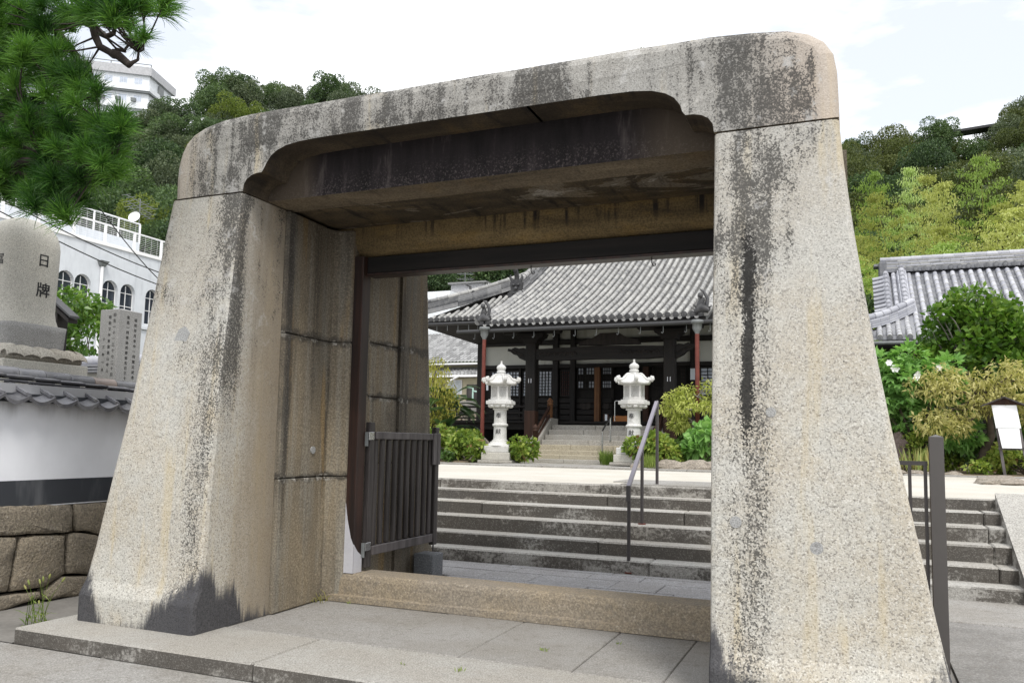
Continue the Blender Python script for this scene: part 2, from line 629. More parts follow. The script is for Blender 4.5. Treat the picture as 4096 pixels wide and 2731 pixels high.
def slab_mat(name, a, b, dirt=.35, mossy=.0, riser=0.0, fine=60, bmp=.008):
    """granite paving / steps; vertical faces blacken with algae when riser > 0"""
    g = G(name, .85, .25)
    r = g.orand()
    big = g.noise(1.3, 4, .6)
    c = g.mix(g.rng(big, .36, .64), a, b)
    c = g.mix(g.m('MULTIPLY', r, .22), c, (.30, .27, .23))
    fn = g.noise(fine, 3, .75)
    fn2 = g.noise(14, 4, .65)
    c = g.mix(g.rng(fn, .36, .60), g.mix(.5, c, (.06, .055, .05)), c)
    c = g.mix(g.m('MULTIPLY', g.rng(fn, .6, .74), .5), c, (.72, .70, .66))
    c = g.mix(g.m('MULTIPLY', g.rng(fn2, .5, .7), dirt), c, (.16, .145, .125))
    if riser:
        N = g.normal()
        v = g.rng(g.m('ABSOLUTE', N[2]), .80, .45)
        k = g.noise(6, 5, .75)
        k2 = g.noise(1.3, 4, .65, g.map((1, 1, 2.5)))
        gr = g.rng(g.m('ADD', g.m('MULTIPLY', fn, .5), g.m('MULTIPLY', g.noise(26, 3, .7), .5)), .38, .62, smooth=False)
        A = g.m('ADD', g.m('MULTIPLY', g.rng(k2, .34, .60), .75), g.m('ADD', riser - .72, g.m('MULTIPLY', g.m('SUBTRACT', k, .5), 1.3)))
        dk = cover(g, gr, A, .28)
        dcol = g.mix(g.noise(1.8, 4), (.052, .050, .047), (.105, .090, .074))
        dcol = g.mix(g.m('MULTIPLY', g.rng(fn, .52, .66), .5), dcol, (.26, .25, .23))
        c = g.mix(g.m('MULTIPLY', v, g.m('MULTIPLY', dk, .94)), c, dcol)
    if mossy:
        c = g.mix(g.m('MULTIPLY', g.rng(g.noise(3, 5, .7), .55, .7), mossy), c, (.11, .12, .05))
    g.bump(g.m('ADD', fn, fn2), .4 if bmp < .01 else .8, bmp)
    return g.out(c)


def wood_mat(name, a, b, rough=.7, along='z'):
    g = G(name, rough, .3)
    sc = {'z': (14, 14, .8), 'x': (.8, 14, 14), 'y': (14, .8, 14)}[along]
    n = g.noise(1.0, 5, .65, g.map(sc))
    n2 = g.noise(1.2, 3, .6)
    c = g.mix(g.rng(n, .32, .68), a, b)
    c = g.mix(g.m('MULTIPLY', g.rng(n2, .45, .7), .4), c, tuple(x * .55 for x in a))
    g.bump(n, .25, .004)
    return g.out(c)


def tile_mat(name, lo, hi, rough=.5, lich=.4):
    g = G(name, rough, .45)
    r = g.island()
    r2 = g.orand()
    rr = g.m('FRACT', g.m('ADD', r, r2))
    c = g.ramp(rr, [(0, lo), (.5, tuple((x + y) / 2 for x, y in zip(lo, hi))), (1, hi)])
    n = g.noise(9, 5, .7)
    c = g.mix(g.m('MULTIPLY', g.rng(n, .42, .7), lich), c, (.46, .455, .43))
    n2 = g.noise(22, 4, .7)
    c = g.mix(g.m('MULTIPLY', g.rng(n2, .56, .72), .5), c, (.07, .07, .072))
    g.bump(n2, .2, .004)
    return g.out(c, g.rng(n, .3, .7, rough - .1, rough + .2))


def leaf_mat(name, cols, trans=.30, rough=.55, spec=.25, big=0.9, dead=None, orr=.25):
    """cols: dark..light leaf colours"""
    g = G(name, rough, spec)
    r = g.island()
    ro = g.orand()
    n = g.noise(big, 3, .6)
    f = g.m('ADD', g.m('MULTIPLY', r, .55), g.m('ADD', g.m('MULTIPLY', g.m('SUBTRACT', n, .5), 1.1), g.m('ADD', .2, g.m('MULTIPLY', g.m('SUBTRACT', ro, .5), orr))))
    k = len(cols)
    c = g.ramp(f, [(.1 + .8 * i / max(1, k - 1), cc) for i, cc in enumerate(cols)])
    if dead:
        c = g.mix(g.rng(r, .965, .975), c, dead)
    g.out(c)
    tr = g.new('ShaderNodeBsdfTranslucent')
    g.put(tr.inputs['Color'], g.mix(.5, c, g.mix(1.0, c, (1.5, 1.7, .6), 'MULTIPLY')))
    ms = g.new('ShaderNodeMixShader')
    ms.inputs[0].default_value = trans
    g.l.new(g.b.outputs[0], ms.inputs[1])
    g.l.new(tr.outputs[0], ms.inputs[2])
    g.l.new(ms.outputs[0], g.n['Material Output'].inputs['Surface'])
    return g.mat


def plaster_mat(name, col, dirt, top=None, amount=.5):
    g = G(name, .85, .2)
    Z = g.xyz()[2]
    n = g.noise(1.0, 4, .6, g.map((3.5, 3.5, .7)))
    n2 = g.noise(2.2, 5, .6)
    c = g.mix(g.rng(n2, .35, .7), col, tuple(x * .93 for x in col))
    f = g.m('MULTIPLY', g.rng(n, .5, .75), amount)
    c = g.mix(f, c, dirt)
    if top:
        k = g.m('MULTIPLY', g.rng(g.m('ADD', Z, g.m('MULTIPLY', g.m('SUBTRACT', n, .5), .5)), top - .28, top + .02), .85)
        c = g.mix(k, c, dirt)
    g.bump(g.noise(40, 3), .1, .004)
    return g.out(c)


M = {}
# profiles across each front face (0 = left edge .. 1 = right edge)
M['pillar_l'] = gate_stone('granite_left_pillar', -5.25, 4.92,
    [(0, .02), (.35, .06), (.62, .08), (.80, .26), (.90, .50), (.97, .42), (1, .3)],
    [(0, .66), (.12, .44), (.26, .03), (.55, -.0), (.66, .22), (.85, .46), (1, .62)],
    [(0, .68), (.18, .58), (.34, .36), (.45, .44), (.6, .12), (1, .02)], hw=.64, edge=1.0)
M['pillar_r'] = gate_stone('granite_right_pillar', -.13, 4.92,
    [(0, .14), (.05, .26), (.10, .34), (.15, .42), (.20, .46), (.24, .36), (.29, .13), (.40, .04), (.7, .03), (1, .07)],
    [(0, .62), (.06, .40), (.2, .24), (.3, .0), (.66, .0), (.74, .28), (.80, .20), (.88, .36), (1, .54)],
    [(0, .6), (.5, .4), (1, .2)], hw=.67, core=(.148, .166, 1.3, 3.0))
M['lintel'] = gate_stone('granite_lintel', -2.71, 4.92,
    [(0, 0), (.05, .05), (.08, .22), (.2, .10), (.3, .10), (.36, .30), (.42, .12), (.5, .26), (.56, .10), (.62, .34), (.70, .12), (.80, .12), (.87, .20), (.91, .40), (.945, .30), (.97, 0)],
    [(0, -.3), (1, -.3)], [(0, -.3), (1, -.3)], hw=2.75, lintel=True)
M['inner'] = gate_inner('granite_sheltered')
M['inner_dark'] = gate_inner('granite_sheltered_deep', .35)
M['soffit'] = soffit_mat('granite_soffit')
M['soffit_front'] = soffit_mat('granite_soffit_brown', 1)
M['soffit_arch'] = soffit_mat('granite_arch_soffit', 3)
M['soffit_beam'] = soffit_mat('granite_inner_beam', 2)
M['frieze'] = frieze_mat('granite_frieze')
M['sill'] = slab_mat('granite_threshold', (.33, .265, .175), (.30, .255, .195), .55)
M['paving'] = slab_mat('granite_paving', (.36, .353, .338), (.305, .292, .268), .45, fine=95)
M['paving_wet'] = slab_mat('granite_paving_inner', (.36, .36, .37), (.30, .295, .30), .35)
M['curb'] = slab_mat('granite_kerb', (.45, .44, .41), (.41, .39, .35), .25, riser=1.25, fine=95)
M['step'] = slab_mat('granite_step', (.46, .45, .42), (.42, .40, .36), .2, riser=1.25)
M['step_light'] = slab_mat('granite_step_lichened', (.46, .45, .42), (.44, .425, .39), .2, riser=.72)
M['tstep'] = slab_mat('granite_temple_step', (.42, .405, .37), (.37, .35, .31), .18)
M['tstep_w'] = slab_mat('granite_temple_step_ochre', (.48, .43, .32), (.43, .38, .28), .2)
M['block'] = slab_mat('bluish_granite', (.155, .17, .185), (.135, .145, .16), .1)
M['rock'] = slab_mat('garden_rock', (.33, .29, .24), (.26, .22, .18), .4, fine=30)
M['cutstone'] = slab_mat('rough_cut_granite', (.33, .275, .20), (.275, .235, .175), .45, .15, fine=42, bmp=.03)
M['stele'] = slab_mat('pale_granite', (.62, .60, .53), (.57, .555, .50), .12, fine=110)
M['greystone'] = slab_mat('grey_granite', (.42, .425, .42), (.37, .375, .375), .1, fine=110)
M['lotus'] = slab_mat('lotus_granite', (.55, .52, .45), (.47, .43, .36), .3, fine=75)
M['lantern'] = slab_mat('white_granite', (.72, .72, .70), (.66, .66, .64), .22, fine=110)
M['concrete'] = slab_mat('concrete', (.29, .285, .275), (.20, .197, .19), .45, fine=80)
M['asphalt_dirt'] = plain('street_concrete', (.20, .19, .175), .9, .25, 3, .3)
M['ink'] = plain('ink', (.02, .02, .022), .7, .1)
M['carved'] = plain('carved_letters', (.07, .07, .068), .9, .2)
M['dark_wood'] = wood_mat('dark_timber', (.006, .0052, .0048), (.016, .013, .011))
M['dark_wood_x'] = wood_mat('dark_timber_beam', (.006, .0052, .0048), (.015, .012, .0105), along='x')
M['brown_wood'] = wood_mat('brown_timber', (.028, .013, .008), (.055, .026, .016))
M['carving'] = wood_mat('carved_dark_timber', (.012, .009, .008), (.032, .026, .022))
M['tile_lip'] = plain('mortar_lip', (.46, .455, .43), .8, .15, 12)
M['red_wood'] = wood_mat('reddish_timber', (.05, .019, .014), (.08, .03, .02))
M['gate_wood'] = wood_mat('weathered_gate_timber', (.028, .024, .023), (.085, .075, .072), .5)
M['gate_wood_lt'] = wood_mat('silvered_gate_timber', (.07, .062, .062), (.15, .135, .135), .45)
M['post_wood'] = wood_mat('door_post_timber', (.018, .013, .012), (.05, .025, .018), .45)
M['worn_wood'] = wood_mat('worn_orange_timber', (.10, .045, .022), (.20, .095, .04))
M['metal_dark'] = plain('painted_dark_steel', (.052, .046, .045), .42, .12, 5, spec=.5)
M['metal_post'] = plain('painted_grey_brown_steel', (.085, .078, .074), .40, .06, 2, spec=.5)
M['rail_violet'] = plain('greyish_violet_handrail', (.20, .185, .22), .35, .08, 8, spec=.5)
M['steel'] = plain('stainless_steel', (.55, .55, .55), .25, .05, 8, metal=1.0)
M['zinc'] = plain('zinc_shoe', (.60, .60, .64), .45, .10, 6, metal=.25)
M['copper'] = plain('red_oxide_pipe', (.13, .034, .024), .55, .3, 6)
M['gutter'] = plain('dark_gutter', (.035, .035, .036), .45, .2, 6)
M['leadgrey'] = plain('rain_head_grey', (.17, .18, .18), .4, .25, 10)
M['white_paint'] = plain('white_paint', (.80, .80, .80), .5, .03, 3)
M['board'] = plain('white_board', (.82, .83, .84), .4, .02, 2)
M['glass'] = plain('window_glass', (.035, .042, .055), .08, .3, 1.2, spec=.6)
M['pane'] = plain('paper_pane', (.46, .50, .57), .25, .25, 1.4, spec=.5)
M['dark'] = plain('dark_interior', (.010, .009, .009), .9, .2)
M['red_panel'] = plain('red_lacquer_panel', (.055, .014, .012), .5, .2)
M['orange_wood'] = wood_mat('orange_box_timber', (.26, .10, .03), (.34, .14, .045), along='x')
M['plaster'] = plaster_mat('white_plaster', (.84, .855, .90), (.30, .30, .31), 1.90, .07)
M['temple_plaster'] = plaster_mat('aged_plaster', (.46, .46, .42), (.24, .23, .19), None, .6)
M['annex'] = plaster_mat('annex_wall', (.60, .625, .655), (.33, .35, .38), None, .4)
M['hotel'] = plaster_mat('hotel_wall', (.78, .80, .82), (.6, .62, .64), None, .3)
M['band'] = plaster_mat('black_plaster_band', (.05, .054, .062), (.15, .155, .165), None, .7)
M['tile'] = tile_mat('silver_roof_tile', (.15, .15, .152), (.36, .355, .34), .55, .5)
M['pan'] = tile_mat('pan_roof_tile', (.075, .075, .075), (.17, .167, .16), .6, .3)
M['tile_dark'] = tile_mat('dark_roof_tile', (.075, .077, .085), (.16, .163, .175), .45, .2)
M['tile_ridge'] = tile_mat('slate_ridge_tile', (.035, .037, .042), (.26, .26, .265), .5, .25)
M['tile_black'] = tile_mat('black_figure_tile', (.022, .022, .024), (.05, .05, .053), .5, .08)
M['tile_blue'] = tile_mat('bluish_roof_tile', (.27, .275, .31), (.44, .445, .485), .42, .3)
M['pan_blue'] = tile_mat('bluish_pan_tile', (.13, .133, .15), (.24, .245, .265), .45, .3)
M['cope'] = tile_mat('coping_tile', (.09, .09, .10), (.22, .22, .24), .35, .25)
M['cope_brown'] = tile_mat('brown_coping_tile', (.17, .12, .10), (.24, .19, .165), .45, .2)
M['tile_house'] = tile_mat('house_tile', (.17, .17, .17), (.36, .36, .36), .5, .2)
g = G('sand_court', .95, .1)
_n, _f = g.noise(.6, 5, .6), g.noise(90, 3, .7)
_c = g.mix(g.rng(_n, .35, .68), (.56, .54, .49), (.50, .47, .41))
_c = g.mix(g.rng(_f, .34, .62), g.mix(.28, _c, (.2, .18, .15)), _c)
g.bump(_f, .3, .006)
M['sand'] = g.out(_c)
M['earth'] = plain('garden_earth', (.16, .125, .085), .95, .35, 3, .4)
M['hill_soil'] = plain('wooded_slope', (.022, .032, .012), 1.0, .3, .2)
M['bark'] = plain('bark', (.10, .08, .062), .9, .4, 9, .5)
M['bark_grey'] = plain('grey_bark', (.20, .185, .165), .9, .35, 9, .5)
M['bark_pine'] = plain('pine_bark', (.045, .036, .032), .95, .5, 9, .6)
M['leaf_hill'] = leaf_mat('hill_foliage', [(.028, .052, .024), (.062, .102, .042), (.10, .155, .06), (.145, .205, .075)], .25, .6, big=.22)
M['leaf_hill_grey'] = leaf_mat('hill_foliage_grey', [(.045, .064, .038), (.088, .115, .064), (.13, .16, .09), (.175, .20, .11)], .22, .6, big=.22)
M['leaf_hill_lt'] = leaf_mat('hill_foliage_light', [(.07, .11, .02), (.15, .19, .035), (.23, .26, .05)], .3, .6, big=.3)
M['leaf_hill_olive'] = leaf_mat('hill_foliage_olive', [(.050, .068, .020), (.095, .115, .034), (.14, .155, .048)], .25, .6, big=.22)
M['leaf_bamboo'] = leaf_mat('bamboo_foliage', [(.20, .29, .06), (.32, .43, .12), (.48, .58, .24)], .4, .6, big=.3, orr=1.0)
M['leaf_bamboo_y'] = leaf_mat('yellowing_bamboo_foliage', [(.27, .29, .07), (.43, .45, .14), (.58, .60, .27)], .4, .6, big=.3, orr=1.0)
M['leaf_shrub'] = leaf_mat('broad_leaf', [(.028, .062, .012), (.065, .13, .025), (.12, .20, .045)], .28, .4, .4, big=1.6)
M['leaf_hydrangea'] = leaf_mat('hydrangea_leaf', [(.07, .12, .02), (.16, .24, .04), (.28, .35, .07), (.40, .43, .11)], .32, .5, big=2.4, dead=(.22, .13, .06))
M['leaf_hibiscus'] = leaf_mat('lobed_leaf', [(.12, .25, .065), (.20, .38, .10), (.31, .50, .17)], .35, .5, big=1.5)
M['leaf_maple'] = leaf_mat('yellow_green_leaf', [(.22, .27, .05), (.38, .42, .10), (.54, .56, .18)], .35, .5, big=2.0)
M['leaf_tan'] = leaf_mat('tan_drooping_leaf', [(.24, .24, .07), (.42, .39, .14), (.58, .53, .26)], .35, .5, big=2.0)
M['leaf_willow'] = leaf_mat('fine_yellow_leaf', [(.15, .17, .025), (.30, .30, .06), (.42, .38, .09)], .35, .5, big=2.0)
M['leaf_cycad'] = leaf_mat('cycad_leaf', [(.03, .08, .03), (.08, .16, .06), (.16, .25, .11)], .15, .35, .5, big=1.5)
M['leaf_tree'] = leaf_mat('glossy_tree_leaf', [(.04, .10, .012), (.10, .20, .025), (.20, .30, .05)], .3, .4, .4, big=1.5)
M['needle'] = leaf_mat('pine_needle', [(.018, .058, .012), (.055, .140, .023), (.13, .26, .045)], .35, .5, big=2.2, orr=.75)
M['grass'] = leaf_mat('grass_blade', [(.10, .17, .03), (.20, .27, .06), (.32, .37, .12)], .3, .5, big=3)
M['iris'] = leaf_mat('iris_blade', [(.17, .24, .07), (.30, .34, .11), (.46, .38, .16)], .3, .5, big=3)
M['petal'] = plain('white_petal', (.85, .84, .82), .6, .03)
M['wire'] = plain('black_wire', (.02, .02, .02), .6, .1)
M['curtain'] = plain('pale_curtain', (.52, .56, .58), .8, .2, 5)
M['green_pipe'] = plain('pale_green_pipe', (.35, .50, .44), .5, .1)
M['beige_wall'] = plain('beige_wall', (.46, .42, .30), .8, .1, 2)
M['metal_sheet'] = plain('weathered_sheet', (.42, .42, .43), .55, .22, 4)
M['notice'] = plain('notice_paper', (.58, .62, .66), .7, .05)
M['redbrown_stone'] = slab_mat('red_brown_stone', (.09, .06, .055), (.065, .05, .048), .3)
M['mossy_side'] = slab_mat('dark_side_stone', (.055, .05, .048), (.075, .065, .055), .3, .2)


# ================================================================ stone gate
GX = -2.71                                   # centre line of the passage
GY = 6.75                                    # middle of its depth
gate = thing('stone_gate', 'massive weathered granite gate with a thick lintel on battered pillars', 'gate', (GX, GY, 0))
FRONT = [(0, 4.925), (.215, 4.925), (.30, 4.968), (.505, 5.0), (1.165, 5.025), (1.85, 5.08), (2.48, 5.14), (3.06, 5.2), (3.5, 5.235)]
OUT_L = [(0, -5.835), (.22, -5.835), (.42, -5.80), (.81, -5.722), (1.34, -5.614), (1.85, -5.535), (2.59, -5.472), (3.125, -5.43), (3.5, -5.38)]
OUT_R = [(0, .475), (.21, .47), (.35, .437), (.6, .386), (.96, .323), (1.45, .224), (1.82, .16), (2.27, .091), (2.62, .044), (3.05, -.012), (3.5, -.05)]


def lerp(tab, z):
    return float(np.interp(z, [t[0] for t in tab], [t[1] for t in tab]))


def pillar(name, xin, out, mat, mirror=False):
    zs = [0, .10, .205, .225, .32, .42, .6, .85, 1.2, 1.6, 2.0, 2.4, 2.8, 3.2, 3.46, 3.5]
    sgn = 1 if lerp(out, 1) > xin else -1
    rings = []
    yb = 5.80
    for i, z in enumerate(zs):
        yf, xo = lerp(FRONT, z), lerp(out, z) - (sgn * .15 if mirror else 0)
        e = .02 if i == len(zs) - 1 else 0
        r = .035
        pts = [(xin, yb), (xin, yf + r), (xin + sgn * r * .3, yf + r * .3), (xin + sgn * r, yf)]
        for k in range(1, 6):                                # front face slightly crowned and uneven
            t = k / 6
            pts.append((xin + (xo - xin) * t, yf + .006 * mnoise.noise(Vector((xin * 3 + t * 4, z * 1.7, 3.3)))))
        pts += [(xo - sgn * r, yf), (xo - sgn * r * .3, yf + r * .3), (xo, yf + r), (xo, yb)]
        rings.append([(x, (2 * GY - y) if mirror else y, z - e * 0) for x, y in pts])
    n = len(rings[0])
    mb = MB()
    vs = [p for r in rings for p in r]
    fs = []
    for i in range(len(rings) - 1):
        for k in range(n):
            f = (i * n + k, i * n + (k + 1) % n, (i + 1) * n + (k + 1) % n, (i + 1) * n + k)
            fs.append(f if (sgn > 0) != mirror else f[::-1])
    mb.add(vs, fs)
    top = tuple(range((len(rings) - 1) * n, len(rings) * n))
    mb.add(vs[-n:], [tuple(range(n)) if (sgn > 0) != mirror else tuple(range(n))[::-1]])
    return mb.build(name, mat, gate)


pl = pillar('pillar', -4.62, OUT_L, M['pillar_l'])
pr_ = pillar('pillar', -.80, OUT_R, M['pillar_r'])
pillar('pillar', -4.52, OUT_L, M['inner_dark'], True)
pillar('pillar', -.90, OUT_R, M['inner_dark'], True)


def lintel(mirror):
    ENDS = .14 if mirror else 0.0
    Y = (lambda y: 2 * GY - y) if mirror else (lambda y: y)
    out = [(-5.385, 3.512), (-5.39, 3.70), (-5.38, 3.82), (-5.35, 3.93), (-5.30, 4.02), (-5.22, 4.09), (-5.10, 4.14), (-4.92, 4.18), (-4.6, 4.20)]
    k = 14
    out += [(-4.6 + (3.75) * i / k, 4.20 + .008 * mnoise.noise(Vector((i * 1.7, .3, 5)))) for i in range(1, k)]
    out += [(-.82, 4.195), (-.55, 4.175), (-.35, 4.15), (-.22, 4.105), (-.13, 4.04), (-.075, 3.95), (-.055, 3.83), (-.05, 3.70), (-.05, 3.512)]
    arch = [(-4.62, 3.512), (-4.612, 3.57), (-4.585, 3.61), (-4.54, 3.638), (-4.49, 3.65), (-4.435, 3.652), (-4.415, 3.68), (-4.40, 3.73), (-4.36, 3.785),
            (-4.30, 3.825), (-4.21, 3.856), (-4.08, 3.873), (-3.85, 3.880), (-3.3, 3.88), (-2.71, 3.88), (-2.1, 3.88)]
    arch += [(2 * GX - x, z) for x, z in reversed(arch[:-2])]
    out = [(x + (ENDS if x < -4.9 else -ENDS if x > -.6 else 0), z) for x, z in out]
    ins = []
    n = len(out)
    for i, (x, z) in enumerate(out):                          # inset outline for the rounded front arris
        a, b = out[max(0, i - 1)], out[min(n - 1, i + 1)]
        tx, tz = b[0] - a[0], b[1] - a[1]
        L = math.hypot(tx, tz) or 1
        ins.append((x, z, tz / L, -tx / L))
    mb = MB()
    prof = [(.085, 5.235), (.05, 5.250), (.02, 5.275), (0, 5.315), (0, 5.88)]
    rows = []
    for d, y in prof:
        rows.append([(x + nx * d, Y(y), z + nz_ * d) for x, z, nx, nz_ in ins])
    for r in rows:                                           # keep the feet on the joint
        r[0] = (r[0][0], r[0][1], 3.512)
        r[-1] = (r[-1][0], r[-1][1], 3.512)
    fl = (lambda f: f) if mirror else (lambda f: tuple(reversed(f)))
    vs = [p for r in rows for p in r]
    fs = []
    for j in range(len(rows) - 1):
        for i in range(n - 1):
            fs.append(fl((j * n + i, (j + 1) * n + i, (j + 1) * n + i + 1, j * n + i + 1)))
    mb.add(vs, fs, 0, False)
    # front face as a band between outline and arch
    fa = [(x, Y(5.235 + .012 * (z > 3.7)), z) for x, z in arch]
    face = rows[0] + fa[::-1]
    mb.add(face, [fl(tuple(range(len(face))))[::-1]], 0)
    # soffit of the carved recess
    m = len(arch)
    bk = [(x, Y(5.555), z) for x, z in arch]
    mb.add(fa + bk, [fl((i, i + 1, m + i + 1, m + i)) for i in range(m - 1)], 1, False)
    # face behind the recess, bottom, back
    fr = [(x, Y(5.555), z) for x, z in arch]
    mb.add(fr, [fl(tuple(range(m)))[::-1]], 2)
    mb.quad(*[(-4.62, Y(5.555), 3.512), (-.80, Y(5.555), 3.512), (-.80, Y(5.88), 3.505), (-4.62, Y(5.88), 3.505)], mi=3)
    mb.add(rows[-1], [tuple(range(n))], 3)
    for a, b in ((-5.385 + ENDS, -4.62), (-.80, -.05 - ENDS)):
        mb.quad((a, Y(5.24), 3.512), (b, Y(5.24), 3.512), (b, Y(5.88), 3.512), (a, Y(5.88), 3.512), mi=3)
    return mb.build('lintel', [M['inner_dark'] if mirror else M['lintel'], M['soffit_arch'], M['frieze'], M['soffit_front']], gate)


lintel(False)
lintel(True)
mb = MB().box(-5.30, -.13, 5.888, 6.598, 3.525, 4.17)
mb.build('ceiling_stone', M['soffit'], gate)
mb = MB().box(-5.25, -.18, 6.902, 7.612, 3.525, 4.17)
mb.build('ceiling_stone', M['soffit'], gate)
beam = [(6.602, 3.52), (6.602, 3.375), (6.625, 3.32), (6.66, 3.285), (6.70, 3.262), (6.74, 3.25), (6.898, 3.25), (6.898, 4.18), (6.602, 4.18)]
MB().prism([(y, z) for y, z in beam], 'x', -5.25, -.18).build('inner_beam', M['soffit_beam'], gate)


def jamb(side):
    X = (lambda x: x) if side < 0 else (lambda x: 2 * GX - x + .09)
    fr = [(-5.32, 5.806), (-4.575, 5.806), (-4.585, 6.10), (-4.60, 6.42), (-4.585, 6.50), (-4.55, 6.545), (-4.50, 6.566), (-4.455, 6.572), (-4.42, 6.585), (-4.41, 6.62), (-4.41, 6.748), (-5.32, 6.748)]
    bk = [(-5.32, 6.752), (-4.41, 6.752), (-4.41, 6.88), (-4.42, 6.92), (-4.46, 6.935), (-4.53, 6.94), (-4.575, 6.97), (-4.57, 7.3), (-4.55, 7.694), (-5.32, 7.694)]
    for poly, cuts in ((fr, (0, 1.142, 2.41, 3.500)), (bk, (0, 1.25, 1.93, 2.485, 3.500))):
        for a, b in zip(cuts[:-1], cuts[1:]):
            mb = MB()
            # chamfered arrises at the bed joints
            c = .010
            def ring(ins, z):
                cx = sum(p[0] for p in poly) / len(poly)
                cy = sum(p[1] for p in poly) / len(poly)
                return [(X(x + (-ins if x > -5 else 0)), y, z) for x, y in poly]
            rings = [ring(c, a + .004), ring(0, a + .014), ring(0, (a + b) / 2), ring(0, b - .014), ring(c, b - .004)]
            n = len(poly)
            fs = []
            for i in range(4):
                for k in range(n):
                    f = (i * n + k, i * n + (k + 1) % n, (i + 1) * n + (k + 1) % n, (i + 1) * n + k)
                    fs.append(f if side < 0 else f[::-1])
            mb.add([p for r in rings for p in r], fs)
            mb.add(rings[0], [tuple(range(n))[::-1]])
            mb.add(rings[-1], [tuple(range(n))])
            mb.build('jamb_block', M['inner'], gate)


jamb(-1)
jamb(1)
# threshold
sill = [(6.545, 0), (6.545, .055), (6.575, .066), (6.578, .20), (6.588, .235), (6.612, .252), (6.90, .252), (6.93, .225), (6.93, 0)]
MB().prism(sill, 'x', -4.62, -.80).build('threshold', M['sill'], gate)
# round mortar plugs and a patch let into the faces
for (px, py, pz, r) in ((-0.651,5.021,1.053,0.034), (-0.206,5.016,0.932,0.036), (-0.45,5.068,1.7,0.03)):
    mb = MB()
    mb.tube([(px, py + .03, pz), (px, py - .004, pz)], r, 14)
    mb.build('mortar_plug', M['greystone'], gate)
px, py, pz = (-5.075,5.123,2.303)
mb = MB()
ptch = [(-.075, -.02), (-.03, -.075), (.05, -.05), (.085, .03), (.03, .085), (-.035, .06)]
mb.prism([(px + a, pz + b) for a, b in ptch], 'y', py - .004, py + .03)
mb.build('mortar_patch', M['greystone'], gate)
MB().tube([(-4.63, 6.288, 1.387), (-4.582, 6.288, 1.387)], .034, 14).build('mortar_plug', M['greystone'], gate)

# ---- timber frame of the gate
for sx in (-1, 1):
    X = (lambda x: x) if sx < 0 else (lambda x: 2 * GX - x + .09)
    a, b = sorted((X(-4.435), X(-4.315)))
    MB().box(a, b, 6.60, 6.735, .254, 3.248, c=.006).build('door_post', M['post_wood'], gate)
    a, b = sorted((X(-4.438), X(-4.312)))
    mb = MB()
    f = [(-4.438, .2535), (-4.312, .2535), (-4.312, .50), (-4.35, .58), (-4.39, .74), (-4.42, .92), (-4.438, 1.02)]
    pts = [(X(x), z) for x, z in f]
    mb.prism(pts, 'y', 6.597, 6.60)
    r = [(6.597, .2535), (6.738, .2535), (6.738, .40), (6.66, .45), (6.597, .52)]
    mb.prism(r, 'x', X(-4.3145), X(-4.311))
    mb.build('zinc_shoe', M['zinc'], gate)
MB().box(-4.315, 2 * GX + 4.405, 6.665, 6.80, 3.085, 3.247, c=.006).build('door_head', M['dark_wood_x'], gate)
MB().box(-4.315, 2 * GX + 4.405, 6.655, 6.81, 3.062, 3.085, c=.004).build('head_strip', M['post_wood'], gate)
for hx in (-2.64, -1.548):
    mb = MB()
    mb.tube([(hx, 6.73, 3.07), (hx, 6.73, 3.02), (hx + .012, 6.73, 2.992), (hx + .03, 6.73, 2.995), (hx + .032, 6.73, 3.012)], .005, 6)
    mb.build('iron_hook', M['wire'], gate)


def door_leaf(sx):
    X = (lambda x: x) if sx < 0 else (lambda x: 2 * GX - x + .09)
    def BX(x0, x1, *a, **k):
        p, q = sorted((X(x0), X(x1)))
        return MB().box(p, q, *a, **k)
    y0, y1 = 6.77, 8.20
    xc = -4.31
    zt, zb = 1.568, 0.394
    leaf = BX(xc - .028, xc + .028, y0, y0 + .085, zb - .11, zt + .09, c=.006).build('gate_leaf', M['gate_wood'], gate)
    o = leaf
    BX(xc - .028, xc + .028, y1 - .09, y1, zb - .04, zt + .07, c=.006).build('stile', M['gate_wood'], o)
    BX(xc - .018, xc + .040, y0 + .087, y1 - .092, zt - .07, zt, c=.005).build('rail', M['gate_wood_lt'], o)
    BX(xc - .018, xc + .040, y0 + .087, y1 - .092, zb, zb + .085, c=.005).build('rail', M['gate_wood_lt'], o)
    n = 10
    for i in range(n):
        y = y0 + .115 + (y1 - y0 - .31) * i / (n - 1)
        BX(xc - .020, xc + .016, y, y + .062, zb + .086, zt - .071, c=.008).build('slat', M['gate_wood'], o)
    for k in (0, 1):
        BX(xc + .030, xc + .052, y1 - .17 + k * .082, y1 - .095 + k * .082, zt - .34, zt + .005, c=.004).build('lock_board', M['gate_wood_lt'], o)
    for z in (zt - .08, zb + .05):
        BX(xc + .029, xc + .036, y0 - .03, y0 + .06, z, z + .075, c=.002).build('hinge', M['steel'], o)
        BX(xc - .005, xc + .030, y0 - .045, y0 - .033, z - .06, z + .075, c=.002).build('hinge_plate', M['leadgrey'], o)
    # drop bolt at the free end
    p, q = sorted((X(xc - .03), X(xc - .01)))
    mb = MB().tube([(X(xc + .045), y1 - .12, zb + .12), (X(xc + .045), y1 - .12, zb - .10)], .008, 8)
    mb.build('drop_bolt', M['metal_dark'], o)


door_leaf(-1)
door_leaf(1)
for sx in (-1, 1):
    a, b = (-4.47, -4.235) if sx < 0 else (2 * GX + 4.235, 2 * GX + 4.47)
    MB().box(a, b, 8.02, 8.27, 0, .262, c=.008).build('stop_block', M['block'], None,
        label='small blue-grey granite block on the paving under the %s gate leaf' % ('left' if sx < 0 else 'right, hidden'), category='stone block')
